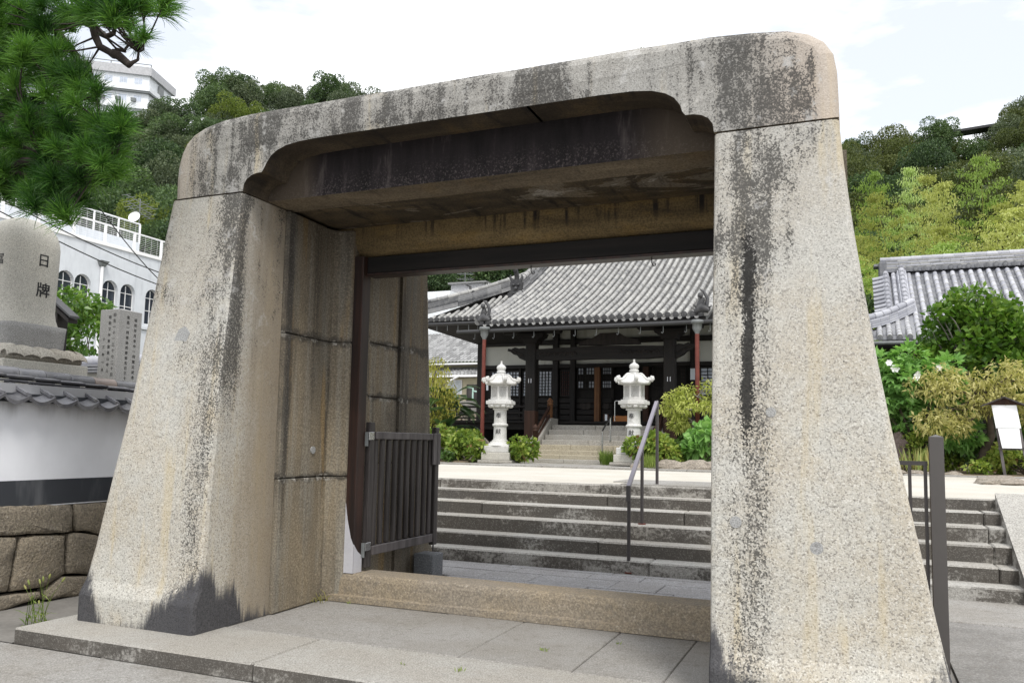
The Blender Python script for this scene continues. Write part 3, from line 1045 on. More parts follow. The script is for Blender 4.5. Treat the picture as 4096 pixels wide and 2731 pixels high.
# small tufts rooted on top of the lintel
def lump(mb, c, r, n, seed, mi=0):
    rr = random.Random(seed)
    for _ in range(n):
        p = Vector(c) + Vector((rr.uniform(-1, 1) * r, rr.uniform(-1, 1) * r, rr.uniform(0, .5) * r))
        a = rr.uniform(0, 6.3)
        s = r * rr.uniform(.2, .45)
        d = Vector((math.cos(a), math.sin(a), rr.uniform(.2, 1.2))).normalized() * s
        e = d.cross(Vector((0, 0, 1))).normalized() * s * .4
        mb.add([p, p + d * .5 + e, p + d, p + d * .5 - e], [(0, 1, 2, 3)], mi)
for (x, y, z), lab in (((-4.029,5.42,4.266), 'brown moss tuft at the left end of the lintel top'), ((-1.347,5.42,4.255), 'dark moss tuft on the lintel top, right of its middle')):
    mb = MB()
    lump(mb, (x, y, 4.197), .055, 70, int(x * 100))
    mb.build('moss_tuft', M['leaf_hill_olive'], None, label=lab, category='moss')


# ================================================================ ground, platform, stairs
mb = MB()
mb.quad((-400, -60, -.135), (400, -60, -.135), (400, 400, -.135), (-400, 400, -.135))
mb.build('ground', M['asphalt_dirt'], kind='structure')


def slabs(name, rows, z0, z1, mat, parent, gap=.006, c=.007, jit=.0):
    """rows: list of (y0, y1, [x cuts]) -> one stone each"""
    for y0, y1, xs in rows:
        for a, b in zip(xs[:-1], xs[1:]):
            dz = rnd.uniform(-.003, .003)
            MB().box(a + gap / 2, b - gap / 2, y0 + gap / 2, y1 - gap / 2, z0, z1 + dz, c=c, jit=jit).build(name, mat, parent)


# plinth of the gate: kerb stones in front, paving between the pillars
plat = MB().box(-6.0, .6, 4.56, 9.5, -.13, -.030).build('gate_platform', M['asphalt_dirt'], kind='structure')
XC = -3.725
slabs('kerb_stone', [(4.53, 5.30, [-6.02, XC, -.9, .6])], -.13, 0, M['curb'], plat, .007, .012)
X1, X2, X3 = -3.283, -2.576, -1.146
slabs('paving_stone', [(5.30, 6.545, [-4.62, X1, X2, -1.75, X3, -.8])], -.06, 0, M['paving'], plat)
slabs('paving_stone', [(5.30, 6.9, [-6.0, -5.2, -4.62])], -.06, -.002, M['paving'], plat)
slabs('paving_stone', [(6.93, 7.62, [-4.62, -3.9, -3.0, -2.3, -1.5, -.8]), (7.62, 8.0, [-4.5, -3.6, -2.9, -1.9, -.9]), (8.0, 8.42, [-4.22, -3.2, -2.6, -1.7, -1.2]),
                       (8.42, 8.95, [-5.9, -5.1, -3.9, -3.3, -2.4, -1.9, -.9]), (8.95, 9.30, [-5.9, -4.7, -3.7, -2.8, -2.2, -1.2, -.6]), (9.30, 9.46, [-5.9, -3.9, -2.6, -1.0])],
      -.06, -.004, M['paving_wet'], plat, .008, .009)
# street paving in front of the kerb
street = MB().box(-7.0, 3.0, 1.2, 4.53, -.26, -.130).build('street', M['asphalt_dirt'], kind='structure')
def flag(poly, z=-.120, mat=None):
    cx = sum(p[0] for p in poly) / len(poly)
    cy = sum(p[1] for p in poly) / len(poly)
    def ins(x, y, d):
        q = math.hypot(x - cx, y - cy)
        return (x - (x - cx) / q * d, y - (y - cy) / q * d)
    mid_ = [ins(x, y, .004) for x, y in poly]
    top = [ins(x, y, .011) for x, y in poly]
    n = len(poly)
    mb = MB()
    mb.add([(x, y, z - .07) for x, y in mid_] + [(x, y, z - .006) for x, y in mid_] + [(x, y, z) for x, y in top],
           [(i, (i + 1) % n, n + (i + 1) % n, n + i) for i in range(n)] + [(n + i, n + (i + 1) % n, 2 * n + (i + 1) % n, 2 * n + i) for i in range(n)] + [tuple(range(2 * n, 3 * n))])
    mb.build('paving_stone', mat or M['paving'], street)
J1, J2 = (-5.072,4.599), (-5.057,3.985)
JL, JR = (-7.0, 3.947 + .05), (-4.787,3.986)
YB = JR[1] - .04
flag([JL, J2, J1, (J1[0] + .02, 4.525), (-7.0, 4.525)])
flag([J2, JR, (-2.9, YB), (-2.7, 4.525), (J1[0] + .02, 4.525), J1])
flag([(-2.9, YB), (-1.2, YB - .02), (-1.1, 4.525), (-2.7, 4.525)])
flag([(-1.2, YB - .02), (2.9, YB - .02), (2.9, 4.525), (-1.1, 4.525)], -.122, M['concrete'])
flag([(-7.0, 2.2), (-5.35, 2.2), (JR[0] + .1, JR[1] - .01), JR, J2, JL])
flag([(-5.35, 2.2), (-3.3, 2.2), (-2.9, YB), (JR[0] + .1, JR[1] - .01)])
flag([(-3.3, 2.2), (-1.2, 2.2), (-1.2, YB - .02), (-2.9, YB)])
flag([(-1.2, 2.2), (2.9, 2.2), (2.9, YB - .02), (-1.2, YB - .02)], -.122, M['concrete'])
flag([(-7.0, 1.3), (-3.3, 1.3), (-3.3, 2.2), (-7.0, 2.2)])
flag([(-3.3, 1.3), (2.9, 1.3), (2.9, 2.2), (-3.3, 2.2)])
# lane between the wall and the gate
MB().box(-7.35, -6.03, 4.535, 12, -.2, -.115).build('lane', M['asphalt_dirt'], kind='structure')
# inner yard beside the gate (right)
yard = MB().box(.605, 9, 4.53, 9.6, -.3, -.006).build('side_yard', M['concrete'], kind='structure')
slabs('paving_stone', [(8.30, 8.95, [.62, 2.6, 4.6, 6.8]), (8.95, 9.55, [.5, 1.9, 3.7, 6.0])], -.10, .004, M['paving'], yard)

# ---- wide flight of granite steps up to the court
RISE = [.142, .158, .186, .165, .141, .135]
TRD = .335
stair = MB().box(-6.6, 3.2, 9.75, 11.2, -.1, .05).build('staircase', M['asphalt_dirt'], kind='structure')
z, y = 0.0, 9.5
cutsx = [[-6.6, -5.9, -2.02, 1.6, 3.2], [-6.6, -5.6, -3.25, 1.35, 3.2], [-6.6, -6.4, -5.35, -.6, 1.35, 3.2], [-6.6, -4.8, -2.0, -.2, 1.35, 3.2], [-6.6, -6.3, -3.1, -.5, 1.35, 3.2], [-6.6, -6.32, -3.06, -.4, 1.6, 3.2]]
cutsx[0][2] = -2.21
cutsx[1][2] = -2.923
cutsx[5][2] = -3.289
cutsx[5][1] = -5.807
zs_ = []
for i in range(6):
    for a, b in zip(cutsx[i][:-1], cutsx[i][1:]):
        mt = M['step_light'] if (i in (0, 5) and a < -1.2) else M['step']
        mb = MB().box(a + .003, b - .003, y + rnd.uniform(-.006, .006), y + TRD + .05, z - .04, z + RISE[i] + rnd.uniform(-.004, .004), c=.016, jit=.003)
        mb.build('step_stone', mt, stair)
    z += RISE[i]
    y += TRD
# sloping cheek stone and dark wall at the right end of the flight
cheek = [(9.42, .06), (9.42, .20), (11.2, 1.0), (11.2, .5)]
mb = MB().prism(cheek, 'x', 1.52, 1.93)
mb.build('cheek_stone', M['step_light'], stair)
MB().box(1.95, 3.4, 9.9, 11.3, -.1, .99, c=.02).build('side_wall', M['redbrown_stone'], label='dark red-brown stone block at the head of the right steps', category='wall')
# ---- the court
ZC = .925
mb = MB()
nx, ny = 40, 24
xs = np.linspace(-34, 26, nx)
ys = np.concatenate([[11.22], np.linspace(11.6, 19.3, 11), np.linspace(19.8, 60, ny - 12)])
def court_z(x, y):
    return ZC + .006 * (y - 11.2) * (y < 19.5) + .05 * (y >= 19.5)
vs = [(x, y, court_z(x, y)) for y in ys for x in xs]
fs = [(j * nx + i, j * nx + i + 1, (j + 1) * nx + i + 1, (j + 1) * nx + i) for j in range(ny - 1) for i in range(nx - 1)]
mb.add(vs, fs)
mb.build('court', M['sand'], kind='structure')
# retaining face under the court, left and right of the steps
for a, b in ((-34, -6.62), (3.42, 26)):
    MB().box(a, b, 11.0, 11.4, -.2, .915).build('retaining_wall', M['cutstone'], label='low rough stone retaining wall of the court, %s of the steps' % ('left' if a < -10 else 'right'), category='wall')
# paved path on the court from the steps to the hall
path = MB().box(-5.4, -.9, 11.22, 12.2, .80, .90).build('court_path', M['concrete'], kind='structure')
slabs('paving_stone', [(11.22 + .0, 11.85, [-3.02, -2.1, -1.2, -.3]), (11.85, 12.7, [-3.3, -2.4, -1.3, -.2])], .85, .945, M['paving'], path, .008)
edge = MB().box(-9.5, -.5, 17.0, 17.02, .90, .94).build('court_edging', M['concrete'], kind='structure')
slabs('edging_stone', [(16.6, 16.78, [-9.3, -7.9, -6.2, -4.6, -3.1, -1.6]), (18.3, 18.45, [-.4, .9, 2.2, 3.4, 4.8, 6.4])], .90, 1.0, M['paving'], edge, .01)
slabs('paving_stone', [(17.3, 17.9, [-7.6, -6.7, -5.8, -4.9, -4.1]), (17.9, 18.7, [-7.6, -6.6, -5.7, -4.8, -4.1])], .9, .985, M['paving'], edge, .01)
# planting beds
for (a, b, c, d, lab) in ((-14, -8.6, 18.0, 21.8, 'left'), (-4.3, -1.0, 18.6, 21.5, 'middle'), (-1.0, 9, 18.5, 30, 'right')):
    MB().box(a, b, c, d, .90, 1.01 if lab != 'middle' else 1.005, c=.04).build('planting_bed', M['earth'], kind='structure')


# ================================================================ plaster wall with tiled coping (left)
WX = -7.20
wall = thing('plaster_wall', 'white plaster wall with dark base band, tiled coping and rough granite footing', 'wall', (WX, 5.6, -.12))
MB().box(WX - .40, WX, 1.8, 8.4, .80, 1.95).build('plaster_face', M['plaster'], wall)
MB().box(WX - .38, WX + .006, 1.8, 8.4, .812, 1.052, c=.004).build('base_band', M['band'], wall)
MB().box(WX - .45, WX - .10, 1.8, 8.4, -.2, .80).build('footing_core', M['dark'], wall)
def cropwall(l):
    pass
STN = [[(4.833,0.843),(5.949,0.795),(5.976,0.534),(5.933,0.523),(5.411,0.549),(4.853,0.592)],[(5.976,0.796),(6.38,0.787),(6.453,0.449),(6.323,0.452),(6.157,0.517),(6.018,0.523)],[(4.854,0.577),(5.382,0.538),(5.328,0.038),(4.896,0.06)],[(5.415,0.532),(5.887,0.509),(5.908,0.121),(5.696,0.026),(5.355,0.042)],[(5.921,0.506),(5.993,0.513),(6.158,0.495),(6.343,0.432),(6.427,0.05),(5.934,0.117)],[(4.897,0.043),(5.652,-0.005),(5.684,-0.063),(5.261,-0.119),(4.909,-0.1)],[(5.708,-0.005),(5.883,0.097),(6.121,0.078),(6.447,0.032),(6.501,-0.181),(6.101,-0.117),(5.702,-0.091)]]
STN += [[(a, .05 + b), (a + .55, .05 + b), (a + .53, .40 + b), (a + .02, .38 + b)] for a in (6.95, 7.55) for b in (-.15, .24)]
STN += [[(a, -.12), (a + .78, -.12), (a + .76, .30), (a + .03, .27)] for a in (2.0, 2.82, 3.64)] + [[(a, .29), (a + .93, .32), (a + .93, .80), (a + .02, .80)] for a in (1.9, 2.86, 3.82)]
for poly in STN:
    cy, cz = sum(p[0] for p in poly) / len(poly), sum(p[1] for p in poly) / len(poly)
    n = len(poly)
    pts = []
    # densify the outline so each stone gets a soft irregular edge
    for i in range(n):
        a, b = poly[i], poly[(i + 1) % n]
        k = max(2, int(math.hypot(a[0] - b[0], a[1] - b[1]) / .07))
        for j in range(k):
            t = j / k
            pts.append((a[0] + (b[0] - a[0]) * t + rnd.uniform(-.006, .006), a[1] + (b[1] - a[1]) * t + rnd.uniform(-.006, .006)))
    m = len(pts)
    def ring(s_, x):
        return [(WX + x + .012 * mnoise.noise(Vector((y * 9, z_ * 9, x * 20))), cy + (y - cy) * s_, cz + (z_ - cz) * s_) for y, z_ in pts]
    rings = [ring(1.0, -.12), ring(1.0, -.015), ring(.975, .014), ring(.93, .026), ring(.6, .032)]
    mb = MB()
    fs = [(i * m + k, (i + 1) * m + k, (i + 1) * m + (k + 1) % m, i * m + (k + 1) % m) for i in range(4) for k in range(m)]
    vs = [p for r in rings for p in r]
    vs.append((WX + .034, cy, cz))
    fs += [(4 * m + k, len(vs) - 1, 4 * m + (k + 1) % m) for k in range(m)]
    ar = sum(pts[i][0] * pts[(i + 1) % m][1] - pts[(i + 1) % m][0] * pts[i][1] for i in range(m))
    if ar > 0:
        fs = [tuple(reversed(f)) for f in fs]
    mb.add(vs, fs, 0, True)
    mb.build('footing_stone', M['cutstone'], wall)

# coping tiles
def half_pipe(mb, y0, y1, cx, cz, r, n=8, t0=-.15, lip=True, mi=0):
    ys = [y0, y0 + .03, y0 + .035, y1] if lip else [y0, y1]
    rs = [r * 1.06, r * 1.06, r, r * .98] if lip else [r, r]
    ang = [PI * (t0 + (1 - 2 * t0) * k / n) for k in range(n + 1)]
    vs = [(cx + q * math.cos(a), y, cz + q * math.sin(a)) for y, q in zip(ys, rs) for a in ang]
    m = n + 1
    fs = [(i * m + k, i * m + k + 1, (i + 1) * m + k + 1, (i + 1) * m + k) for i in range(len(ys) - 1) for k in range(n)]
    mb.add(vs, [f[::-1] for f in fs], mi, True)
    mb.add(vs[:m], [tuple(range(m))], mi)
    mb.add(vs[-m:], [tuple(range(m))[::-1]], mi)
cz0, slope = 2.005, -.030
def cope_z(y):
    return cz0 + slope * (y - 5.5)
y = 2.0
i = 0
while y < 8.3:
    L = .285
    mb = MB()
    half_pipe(mb, y, y + L - .004, WX - .24, cope_z(y) + .035, .075)
    mb.build('ridge_tile', M['cope_brown'] if i in (10, 15) else M['cope'], wall)
    mb = MB()
    zt = cope_z(y)
    mb.prism([(WX - .40, zt + .005), (WX - .10, zt - .004), (WX - .085, zt + .012), (WX - .24, zt + .045), (WX - .40, zt + .03)], 'y', y + .1, y + L + .096)
    mb.build('flat_tile', M['cope'], wall)
    mb = MB()
    zt -= .03
    mb.prism([(WX - .40, zt + .005), (WX - .075, zt - .010), (WX - .06, zt + .006), (WX - .40, zt + .026)], 'y', y + .02, y + L + .016)
    mb.build('flat_tile', M['cope'], wall)
    y += L
    i += 1
def eave_tile(y0):
    wdt, n = .262, 9
    mb = MB()
    rows = []
    for x, dz in ((WX - .16, .030), (WX + .02, -.045), (WX + .15, -.098)):
        z0 = cope_z(y0) - .075 + dz
        up = [(x, y0 + wdt * k / n, z0 - .055 * math.sin(PI * (k / n) ** .85) + .012 * (k == 0)) for k in range(n + 1)]
        rows.append(up + [(p[0] - .004, p[1], p[2] - .026 - .012 * math.sin(PI * k / n)) for k, p in reversed(list(enumerate(up)))])
    m = len(rows[0])
    vs = [p for r in rows for p in r]
    fs = [(i * m + k, i * m + (k + 1) % m, (i + 1) * m + (k + 1) % m, (i + 1) * m + k) for i in range(2) for k in range(m)]
    mb.add(vs, [f for f in fs], 0)
    mb.add(rows[-1], [tuple(range(m))[::-1]], 0)
    # raised overlapping edge of the neighbouring tile
    ze = cope_z(y0) - .075
    mb.add([(WX - .15, y0 + .195, ze + .055), (WX + .135, y0 + .215, ze - .075), (WX + .135, y0 + .265, ze - .085), (WX - .15, y0 + .255, ze + .05),
            (WX - .15, y0 + .195, ze + .02), (WX + .135, y0 + .215, ze - .105), (WX + .135, y0 + .265, ze - .11), (WX - .15, y0 + .255, ze + .02)],
           [(3, 2, 1, 0), (0, 1, 5, 4), (1, 2, 6, 5), (2, 3, 7, 6)], 0)
    mb.build('eave_tile', M['cope'], wall)
y = 2.06
while y < 8.2:
    eave_tile(y)
    y += .25
MB().box(WX - .40, WX + .03, 1.8, 8.4, 1.78, 1.86).build('coping_bed', M['band'], wall)

# ================================================================ memorial stones behind the wall
def super_loft(mb, rows, cx, cy, ex=5, n=40, mi=0):
    """rows of (z, half x, half y)"""
    vs = []
    for z, hx, hy in rows:
        for k in range(n):
            t = 2 * PI * k / n
            c, s_ = math.cos(t), math.sin(t)
            q = (abs(c) ** ex + abs(s_) ** ex) ** (-1 / ex)
            vs.append((cx + hx * q * c, cy + hy * q * s_, z))
    fs = [(i * n + k, i * n + (k + 1) % n, (i + 1) * n + (k + 1) % n, (i + 1) * n + k) for i in range(len(rows) - 1) for k in range(n)]
    mb.add(vs, fs, mi, True)
    mb.add(vs[-n:], [tuple(range(n))], mi)
    return mb
ST = thing('memorial_stone', 'pale round-topped memorial stone carved with large dark characters behind the wall', 'memorial', (-8.33, 6.07, 1.2))
mb = MB()
super_loft(mb, [(2.60, .335, .335), (2.66, .325, .325), (2.72, .308, .305), (2.80, .300, .296), (3.0, .302, .298), (3.30, .308, .304), (3.48, .310, .306), (3.56, .302, .299), (3.645, .278, .276), (3.715, .232, .232), (3.77, .175, .175), (3.805, .10, .10), (3.815, .03, .03)], -8.33, 6.05, 4.2)
mb.build('stone_body', M['stele'], ST)
mb = MB()
super_loft(mb, [(2.36, .325, .335), (2.58, .34, .345), (2.64, .345, .350), (2.645, .33, .33)], -8.335, 6.07, 14)
mb.build('stone_foot', M['greystone'], ST)
# ring of lotus petals
mb = MB()
for side in range(4):
    for k in range(5):
        t = (k + .5) / 5 * 2 - 1
        for dx in (0,):
            hw = .47
            ca, sa = math.cos(side * PI / 2), math.sin(side * PI / 2)
            prof = [(-.094, 0), (-.085, .022), (-.05, .045), (0, .055), (.05, .045), (.085, .022), (.094, 0)]
            rows = []
            for out_, dz in ((-.12, .13), (-.03, .11), (.03, .065), (.045, .02)):
                rows.append([(hw + out_, t * hw + u, 2.245 + dz + v * .6) for u, v in prof])
            m = len(prof)
            vs = [(-8.335 + x * ca - y_ * sa, 6.07 + x * sa + y_ * ca, z_) for r in rows for x, y_, z_ in r]
            fs = [(i * m + q, (i + 1) * m + q, (i + 1) * m + q + 1, i * m + q + 1) for i in range(3) for q in range(m - 1)]
            mb.add(vs, fs, 0, True)
mb.box(-8.335 - .46, -8.335 + .46, 6.07 - .46, 6.07 + .46, 2.24, 2.362, c=.02)
mb.build('lotus_ring', M['lotus'], ST)
mb = MB().box(-8.335 - .50, -8.335 + .50, 6.07 - .50, 6.07 + .50, .9, 2.238, c=.012)
mb.build('stone_plinth', M['stele'], ST)
def glyph(body, size, loc, face, parent, mat=None, depth=.003, name='carved_character'):
    me = text_mesh(body, size, mat or M['ink'], depth, size * .010 if size > .1 else 0)
    r = (PI / 2, 0, PI / 2) if face == 'x' else (PI / 2, 0, 0)
    return obj(name, me, parent, loc, r)
glyph('日', .150, (-8.022, 6.083, 3.331), 'x', ST)
glyph('牌', .165, (-8.026, 6.101, 3.011), 'x', ST)
glyph('冨', .12, (-8.24, 5.748, 3.30), 'y', ST, M['carved'])
PS = thing('inscribed_post', 'square grey granite post with rows of small carved characters beside the gate', 'stone post', (-8.05, 7.15, 1.2))
mb = MB()
mb.box(-8.20, -7.90, 6.99, 7.33, 1.1, 2.955, c=.008)
mb.add([(-8.197, 6.993, 2.952), (-7.903, 6.993, 2.952), (-7.903, 7.327, 2.952), (-8.197, 7.327, 2.952), (-8.05, 7.16, 2.990)], [(0, 1, 4), (1, 2, 4), (2, 3, 4), (3, 0, 4)])
mb.build('stone_shaft', M['greystone'], PS)
def column_text(txt, size, step, loc, face):
    for k, ch in enumerate(txt):
        if ch != ' ':
            glyph(ch, size, (loc[0], loc[1], loc[2] - k * step), face, PS, M['carved'], .0015)
column_text('田名一十一三十七二十日', .046, .070, (-7.963, 6.9885, 2.885), 'y')
column_text('昭和廿年春富貴山寺三', .042, .070, (-8.035, 6.9885, 2.86), 'y')
column_text('十三年一月', .040, .09, (-8.115, 6.9885, 2.60), 'y')
column_text('信徒一同奉納供養者名日三十', .042, .060, (-7.8985, 7.125, 2.87), 'x')
column_text('昭和年月寺中一同建立記念', .042, .062, (-7.8985, 7.235, 2.85), 'x')

# rear wall with bluish coping
w2 = thing('rear_wall', 'low rear wall with rounded bluish coping tiles behind the memorial stones', 'wall', (-11.5, 9.7, .8))
MB().box(-16, -7.6, 9.62, 9.80, .8, 2.50).build('plaster_face', M['temple_plaster'], w2)
for k in range(3):
    MB().box(-16, -7.6, 9.50 - .03 * k, 9.92 + .03 * k, 2.60 - .05 * k - .035, 2.60 - .05 * k, c=.006).build('flat_tile', M['tile_dark'], w2)
x = -16
while x < -7.7:
    mb = MB().tube([(x, 9.70, 2.67), (x + .03, 9.70, 2.67), (x + .035, 9.70, 2.67), (x + .30, 9.70, 2.67)], [.10, .10, .09, .088], 12)
    mb.build('ridge_tile', M['tile_blue'], w2)
    x += .30
# small dark-roofed shelter
sh = thing('roofed_shelter', 'small shelter with dark tiled roof edge just behind the memorial stone', 'shelter', (-13.4, 9.9, .8))
mb = MB()
ex, ez = -11.951, 3.402
ux, uz = -12.592, 3.824
sl_ = (uz - ez) / (ux - ex)
for k in range(1):
    y0 = 9.6 + .19 * k
    MB().prism([(ex, ez), (ex - 2.2, ez - 2.2 * sl_), (ex - 2.2, ez - 2.2 * sl_ + .06), (ex, ez + .035)], 'y', y0, y0 + .182).build('roof_strip', M['gutter'], sh)
MB().prism([(ex - .06, ez - .01), (ex - 2.2, ez - 2.2 * sl_ - .02), (ex - 2.2, ez - 2.2 * sl_ - .10), (ex - .06, ez - .08)], 'y', 9.62, 9.80).build('eave_board', M['dark_wood'], sh)
MB().box(ex - 2.2, ex - .35, 9.64, 9.85, .8, ez + .12).build('wall', M['dark_wood'], sh)

# ================================================================ annex building with arched windows
AX = -34.0
an = thing('annex_building', 'pale grey building with arched windows and white roof railing on the left', 'building', (AX - 6, 27, .9))
ZT = 10.727
Y0, Y1 = 14.0, 38.5
WIN = [26.949,27.88,29.46,30.537,32.125]
ww = .30
wz0, wz1 = 7.198, 8.741
WIN = [WIN[0] - 2.6, WIN[0] - 1.5] + WIN + [WIN[-1] + 1.05, WIN[-1] + 2.6]
def arch_pts(cy, hw, z0, zs, n=8):
    return [(cy - hw, z0)] + [(cy - hw * math.cos(PI * k / n), zs + hw * math.sin(PI * k / n)) for k in range(n + 1)] + [(cy + hw, z0)]
# wall face as strips between the openings
mb = MB()
hw = .46
ed = [Y0] + [v for c_ in WIN for v in (c_ - hw, c_ + hw)] + [Y1]
for i in range(0, len(ed), 2):
    mb.quad((AX, ed[i], .5), (AX, ed[i + 1], .5), (AX, ed[i + 1], ZT), (AX, ed[i], ZT))
for c_ in WIN:
    ar = arch_pts(c_, hw, wz0, wz1 - .10)
    top = [(AX, y_, z_) for y_, z_ in ar]
    mb.add([(AX, c_ - hw, ZT), (AX, c_ + hw, ZT)] + [top[k] for k in range(len(top) - 2, 0, -1)], [tuple(range(len(top)))[::-1]])
    mb.quad((AX, c_ - hw, .5), (AX, c_ + hw, .5), (AX, c_ + hw, wz0), (AX, c_ - hw, wz0))
    for a, b in zip(top[:-1], top[1:]):
        mb.quad(a, b, (AX - .22, b[1], b[2]), (AX - .22, a[1], a[2]))
    mb.quad((AX, c_ + hw, wz0), (AX, c_ - hw, wz0), (AX - .22, c_ - hw, wz0), (AX - .22, c_ + hw, wz0))
mb.quad((AX, Y1, .5), (AX - 12, Y1, .5), (AX - 12, Y1, ZT), (AX, Y1, ZT))
mb.quad((AX - 12, Y0, .5), (AX, Y0, .5), (AX, Y0, ZT), (AX - 12, Y0, ZT))
mb.quad((AX, Y0, ZT - .01), (AX, Y1, ZT - .01), (AX - 12, Y1, ZT - .01), (AX - 12, Y0, ZT - .01))
mb.build('wall', M['annex'], an)
for c_ in WIN:
    wf = MB()
    o_ = arch_pts(c_, hw, wz0, wz1 - .10)
    i_ = arch_pts(c_, hw - .022, wz0 + .04, wz1 - .10)
    xo = AX - .17
    for k in range(len(o_) - 1):
        wf.quad((xo, *o_[k]), (xo, *o_[k + 1]), (xo, *i_[k + 1]), (xo, *i_[k]))
        wf.quad((xo, *i_[k]), (xo, *i_[k + 1]), (xo - .04, *i_[k + 1]), (xo - .04, *i_[k]))
    wf.box(xo - .04, xo, c_ - hw + .05, c_ + hw - .05, wz0, wz0 + .07)
    wf.box(xo - .04, xo + .003, c_ - .014, c_ + .014, wz0 + .06, wz1 + .26)
    for zz in (wz1 - .13, wz0 + (wz1 - wz0) * .48):
        wf.box(xo - .04, xo + .005, c_ - hw + .05, c_ + hw - .05, zz, zz + .032)
    win = wf.build('arched_window', M['white_paint'], an)
    g2 = MB()
    pt = arch_pts(c_, hw - .05, wz0 + .05, wz1 - .10)
    g2.add([(AX - .20, *p) for p in pt], [tuple(range(len(pt)))[::-1]])
    g2.build('pane', M['glass'], win)
MB().box(AX - .01, AX + .10, Y0, Y1, wz0 - .28, wz0 - .12, c=.01).build('string_course', M['annex'], an)
# drip edge of the roof terrace
MB().box(AX - .25, AX + .07, Y0, Y1, ZT, ZT + .17, c=.01).build('roof_kerb', M['white_paint'], an)
def railing(xr, zb, h, posts, n_w, name='roof_railing', t=.10):
    a, b = min(posts), max(posts)
    o = MB().box(xr - .035, xr + .035, a, b, zb + h, zb + h + .06).build(name, M['white_paint'], an)
    for y_ in posts:
        MB().box(xr - t / 2, xr + t / 2, y_ - t / 2, y_ + t / 2, zb, zb + h - .002).build('railing_post', M['white_paint'], o)
    mb = MB()
    for k in range(n_w):
        z_ = zb + h * (k + .7) / (n_w + .2)
        mb.box(xr - .005, xr + .005, a, b, z_ - .004, z_ + .004)
    k = a
    while k < b:
        mb.box(xr - .003, xr + .003, k - .003, k + .003, zb, zb + h)
        k += .40
    mb.build('rail_wires', M['white_paint'], o, kind='stuff')
PST = [23.694,25.41,27.245,29.009,30.805,32.572]
railing(AX - .05, ZT + .17, 0.897, [PST[0] - 2.2] + PST + [PST[-1] + 2.1], 9)
# raised rear terrace with its own railing
ZR = 12.308
MB().box(AX - 12, AX - 3.2, Y0, 34.029, ZT - .02, ZR, c=.02).build('upper_terrace', M['annex'], an)
PS2 = [28.754,29.743,31.178,32.764,34.247]
railing(AX - 3.5, ZR, 1.114, [PS2[0] - 2] + PS2, 10, 'upper_railing', .07)
# rain pipe with hopper
hy, hz = 28.838, 9.665
mb = MB()
mb.add([(AX + a * .30, hy + b * .24, hz + .26) for a, b in ((0, -1), (1, -1), (1, 1), (0, 1))] + [(AX + a * .18, hy + b * .12, hz) for a, b in ((0, -1), (1, -1), (1, 1), (0, 1))],
       [(0, 1, 2, 3)] + [(i, i + 4, (i + 1) % 4 + 4, (i + 1) % 4) for i in range(4)])
hp = mb.build('rain_hopper', M['leadgrey'], an)
MB().tube([(AX + .09, hy, hz), (AX + .09, hy, .9)], .075, 10).build('rain_pipe', M['white_paint'], an)
# aerial on the terrace edge
ax_, ay_, az_ = (-38,34.604,13.985)
ae = thing('tv_aerial', 'television aerial mast with white dish on the annex roof edge', 'antenna', (ax_, ay_, ZT))
MB().tube([(ax_, ay_, ZR), (ax_, ay_, 15.064)], .03, 8).build('mast', M['leadgrey'], ae)
for zz, L in ((14.912, 1.0), (14.557, .9), (14.279, .8)):
    mb = MB().bar((ax_, ay_ - L, zz + .15), (ax_, ay_ + L, zz - .15), .03, .03)
    for k in range(7):
        t = -1 + 2 * k / 6
        mb.bar((ax_ - .35, ay_ + t * L, zz - t * .15), (ax_ + .35, ay_ + t * L, zz - t * .15), .018, .018)
    mb.build('antenna_arm', M['leadgrey'], ae)
mb = MB().lathe([(0.02, 0), (.16, .02), (.28, .07), (.34, .12), (.335, .125), (.27, .08), (.15, .03), (.02, .01)], 18)
d_ = mb.build('dish', M['white_paint'], ae, (ax_ + .05, ay_ - .35, 13.878))
d_.rotation_euler = (R_(70), 0, R_(20))
# overhead cables across the annex
for k, (p, q) in enumerate((((-16,10.802,6.034), (-16,15.565,5.439)), ((-16.4,11.051,6.416), (-16.4,15.931,5.855)), ((-16.8,14.118,6.925), (-16.8,16.344,5.636)))):
    p, q = Vector(p), Vector(q)
    q = p + (q - p) * 1.6
    pts = [p.lerp(q, t) + Vector((0, 0, -.25 * math.sin(PI * t))) for t in [i / 14 for i in range(15)]]
    MB().tube(pts, .014, 5).build('cable', M['wire'], None, label=('thin black cable sagging in front of the annex wall, lowest of three', 'thin black cable crossing the annex railing, uppermost of three', 'short thin cable running down from the railing, middle of three')[k], category='cable')

# ================================================================ white hotel on the hilltop
Cn = Vector((-87.107,79.602,50.792))
u = Vector((-.80, -.60, 0)).normalized()
v_ = Vector((-.60, .80, 0)).normalized()
v_ = (v_ + Vector((.30, .12, 0))).normalized()
ht = thing('hilltop_building', 'white two-storey building standing above the trees on the left hill', 'building', (Cn.x, Cn.y, Cn.z - 9))
ztop = Cn.z
def hp_(a, b, z_):
    return tuple(Cn + u * a + v_ * b + Vector((0, 0, z_ - Cn.z)))
def hbox(mb, a0, a1, b0, b1, z0, z1):
    vs = [hp_(a, b, z_) for z_ in (z0, z1) for b in (b0, b1) for a in (a0, a1)]
    mb.add(vs, [(0, 1, 3, 2), (4, 6, 7, 5), (0, 4, 5, 1), (2, 3, 7, 6), (0, 2, 6, 4), (1, 5, 7, 3)])
    return mb
hbox(MB(), 0, 34, 0, 6, ztop - 16, ztop - .5).build('wall', M['hotel'], ht)
hbox(MB(), -.4, 34.5, -.4, 6.4, ztop - 1.15, ztop).build('roof_parapet', M['metal_sheet'], ht)
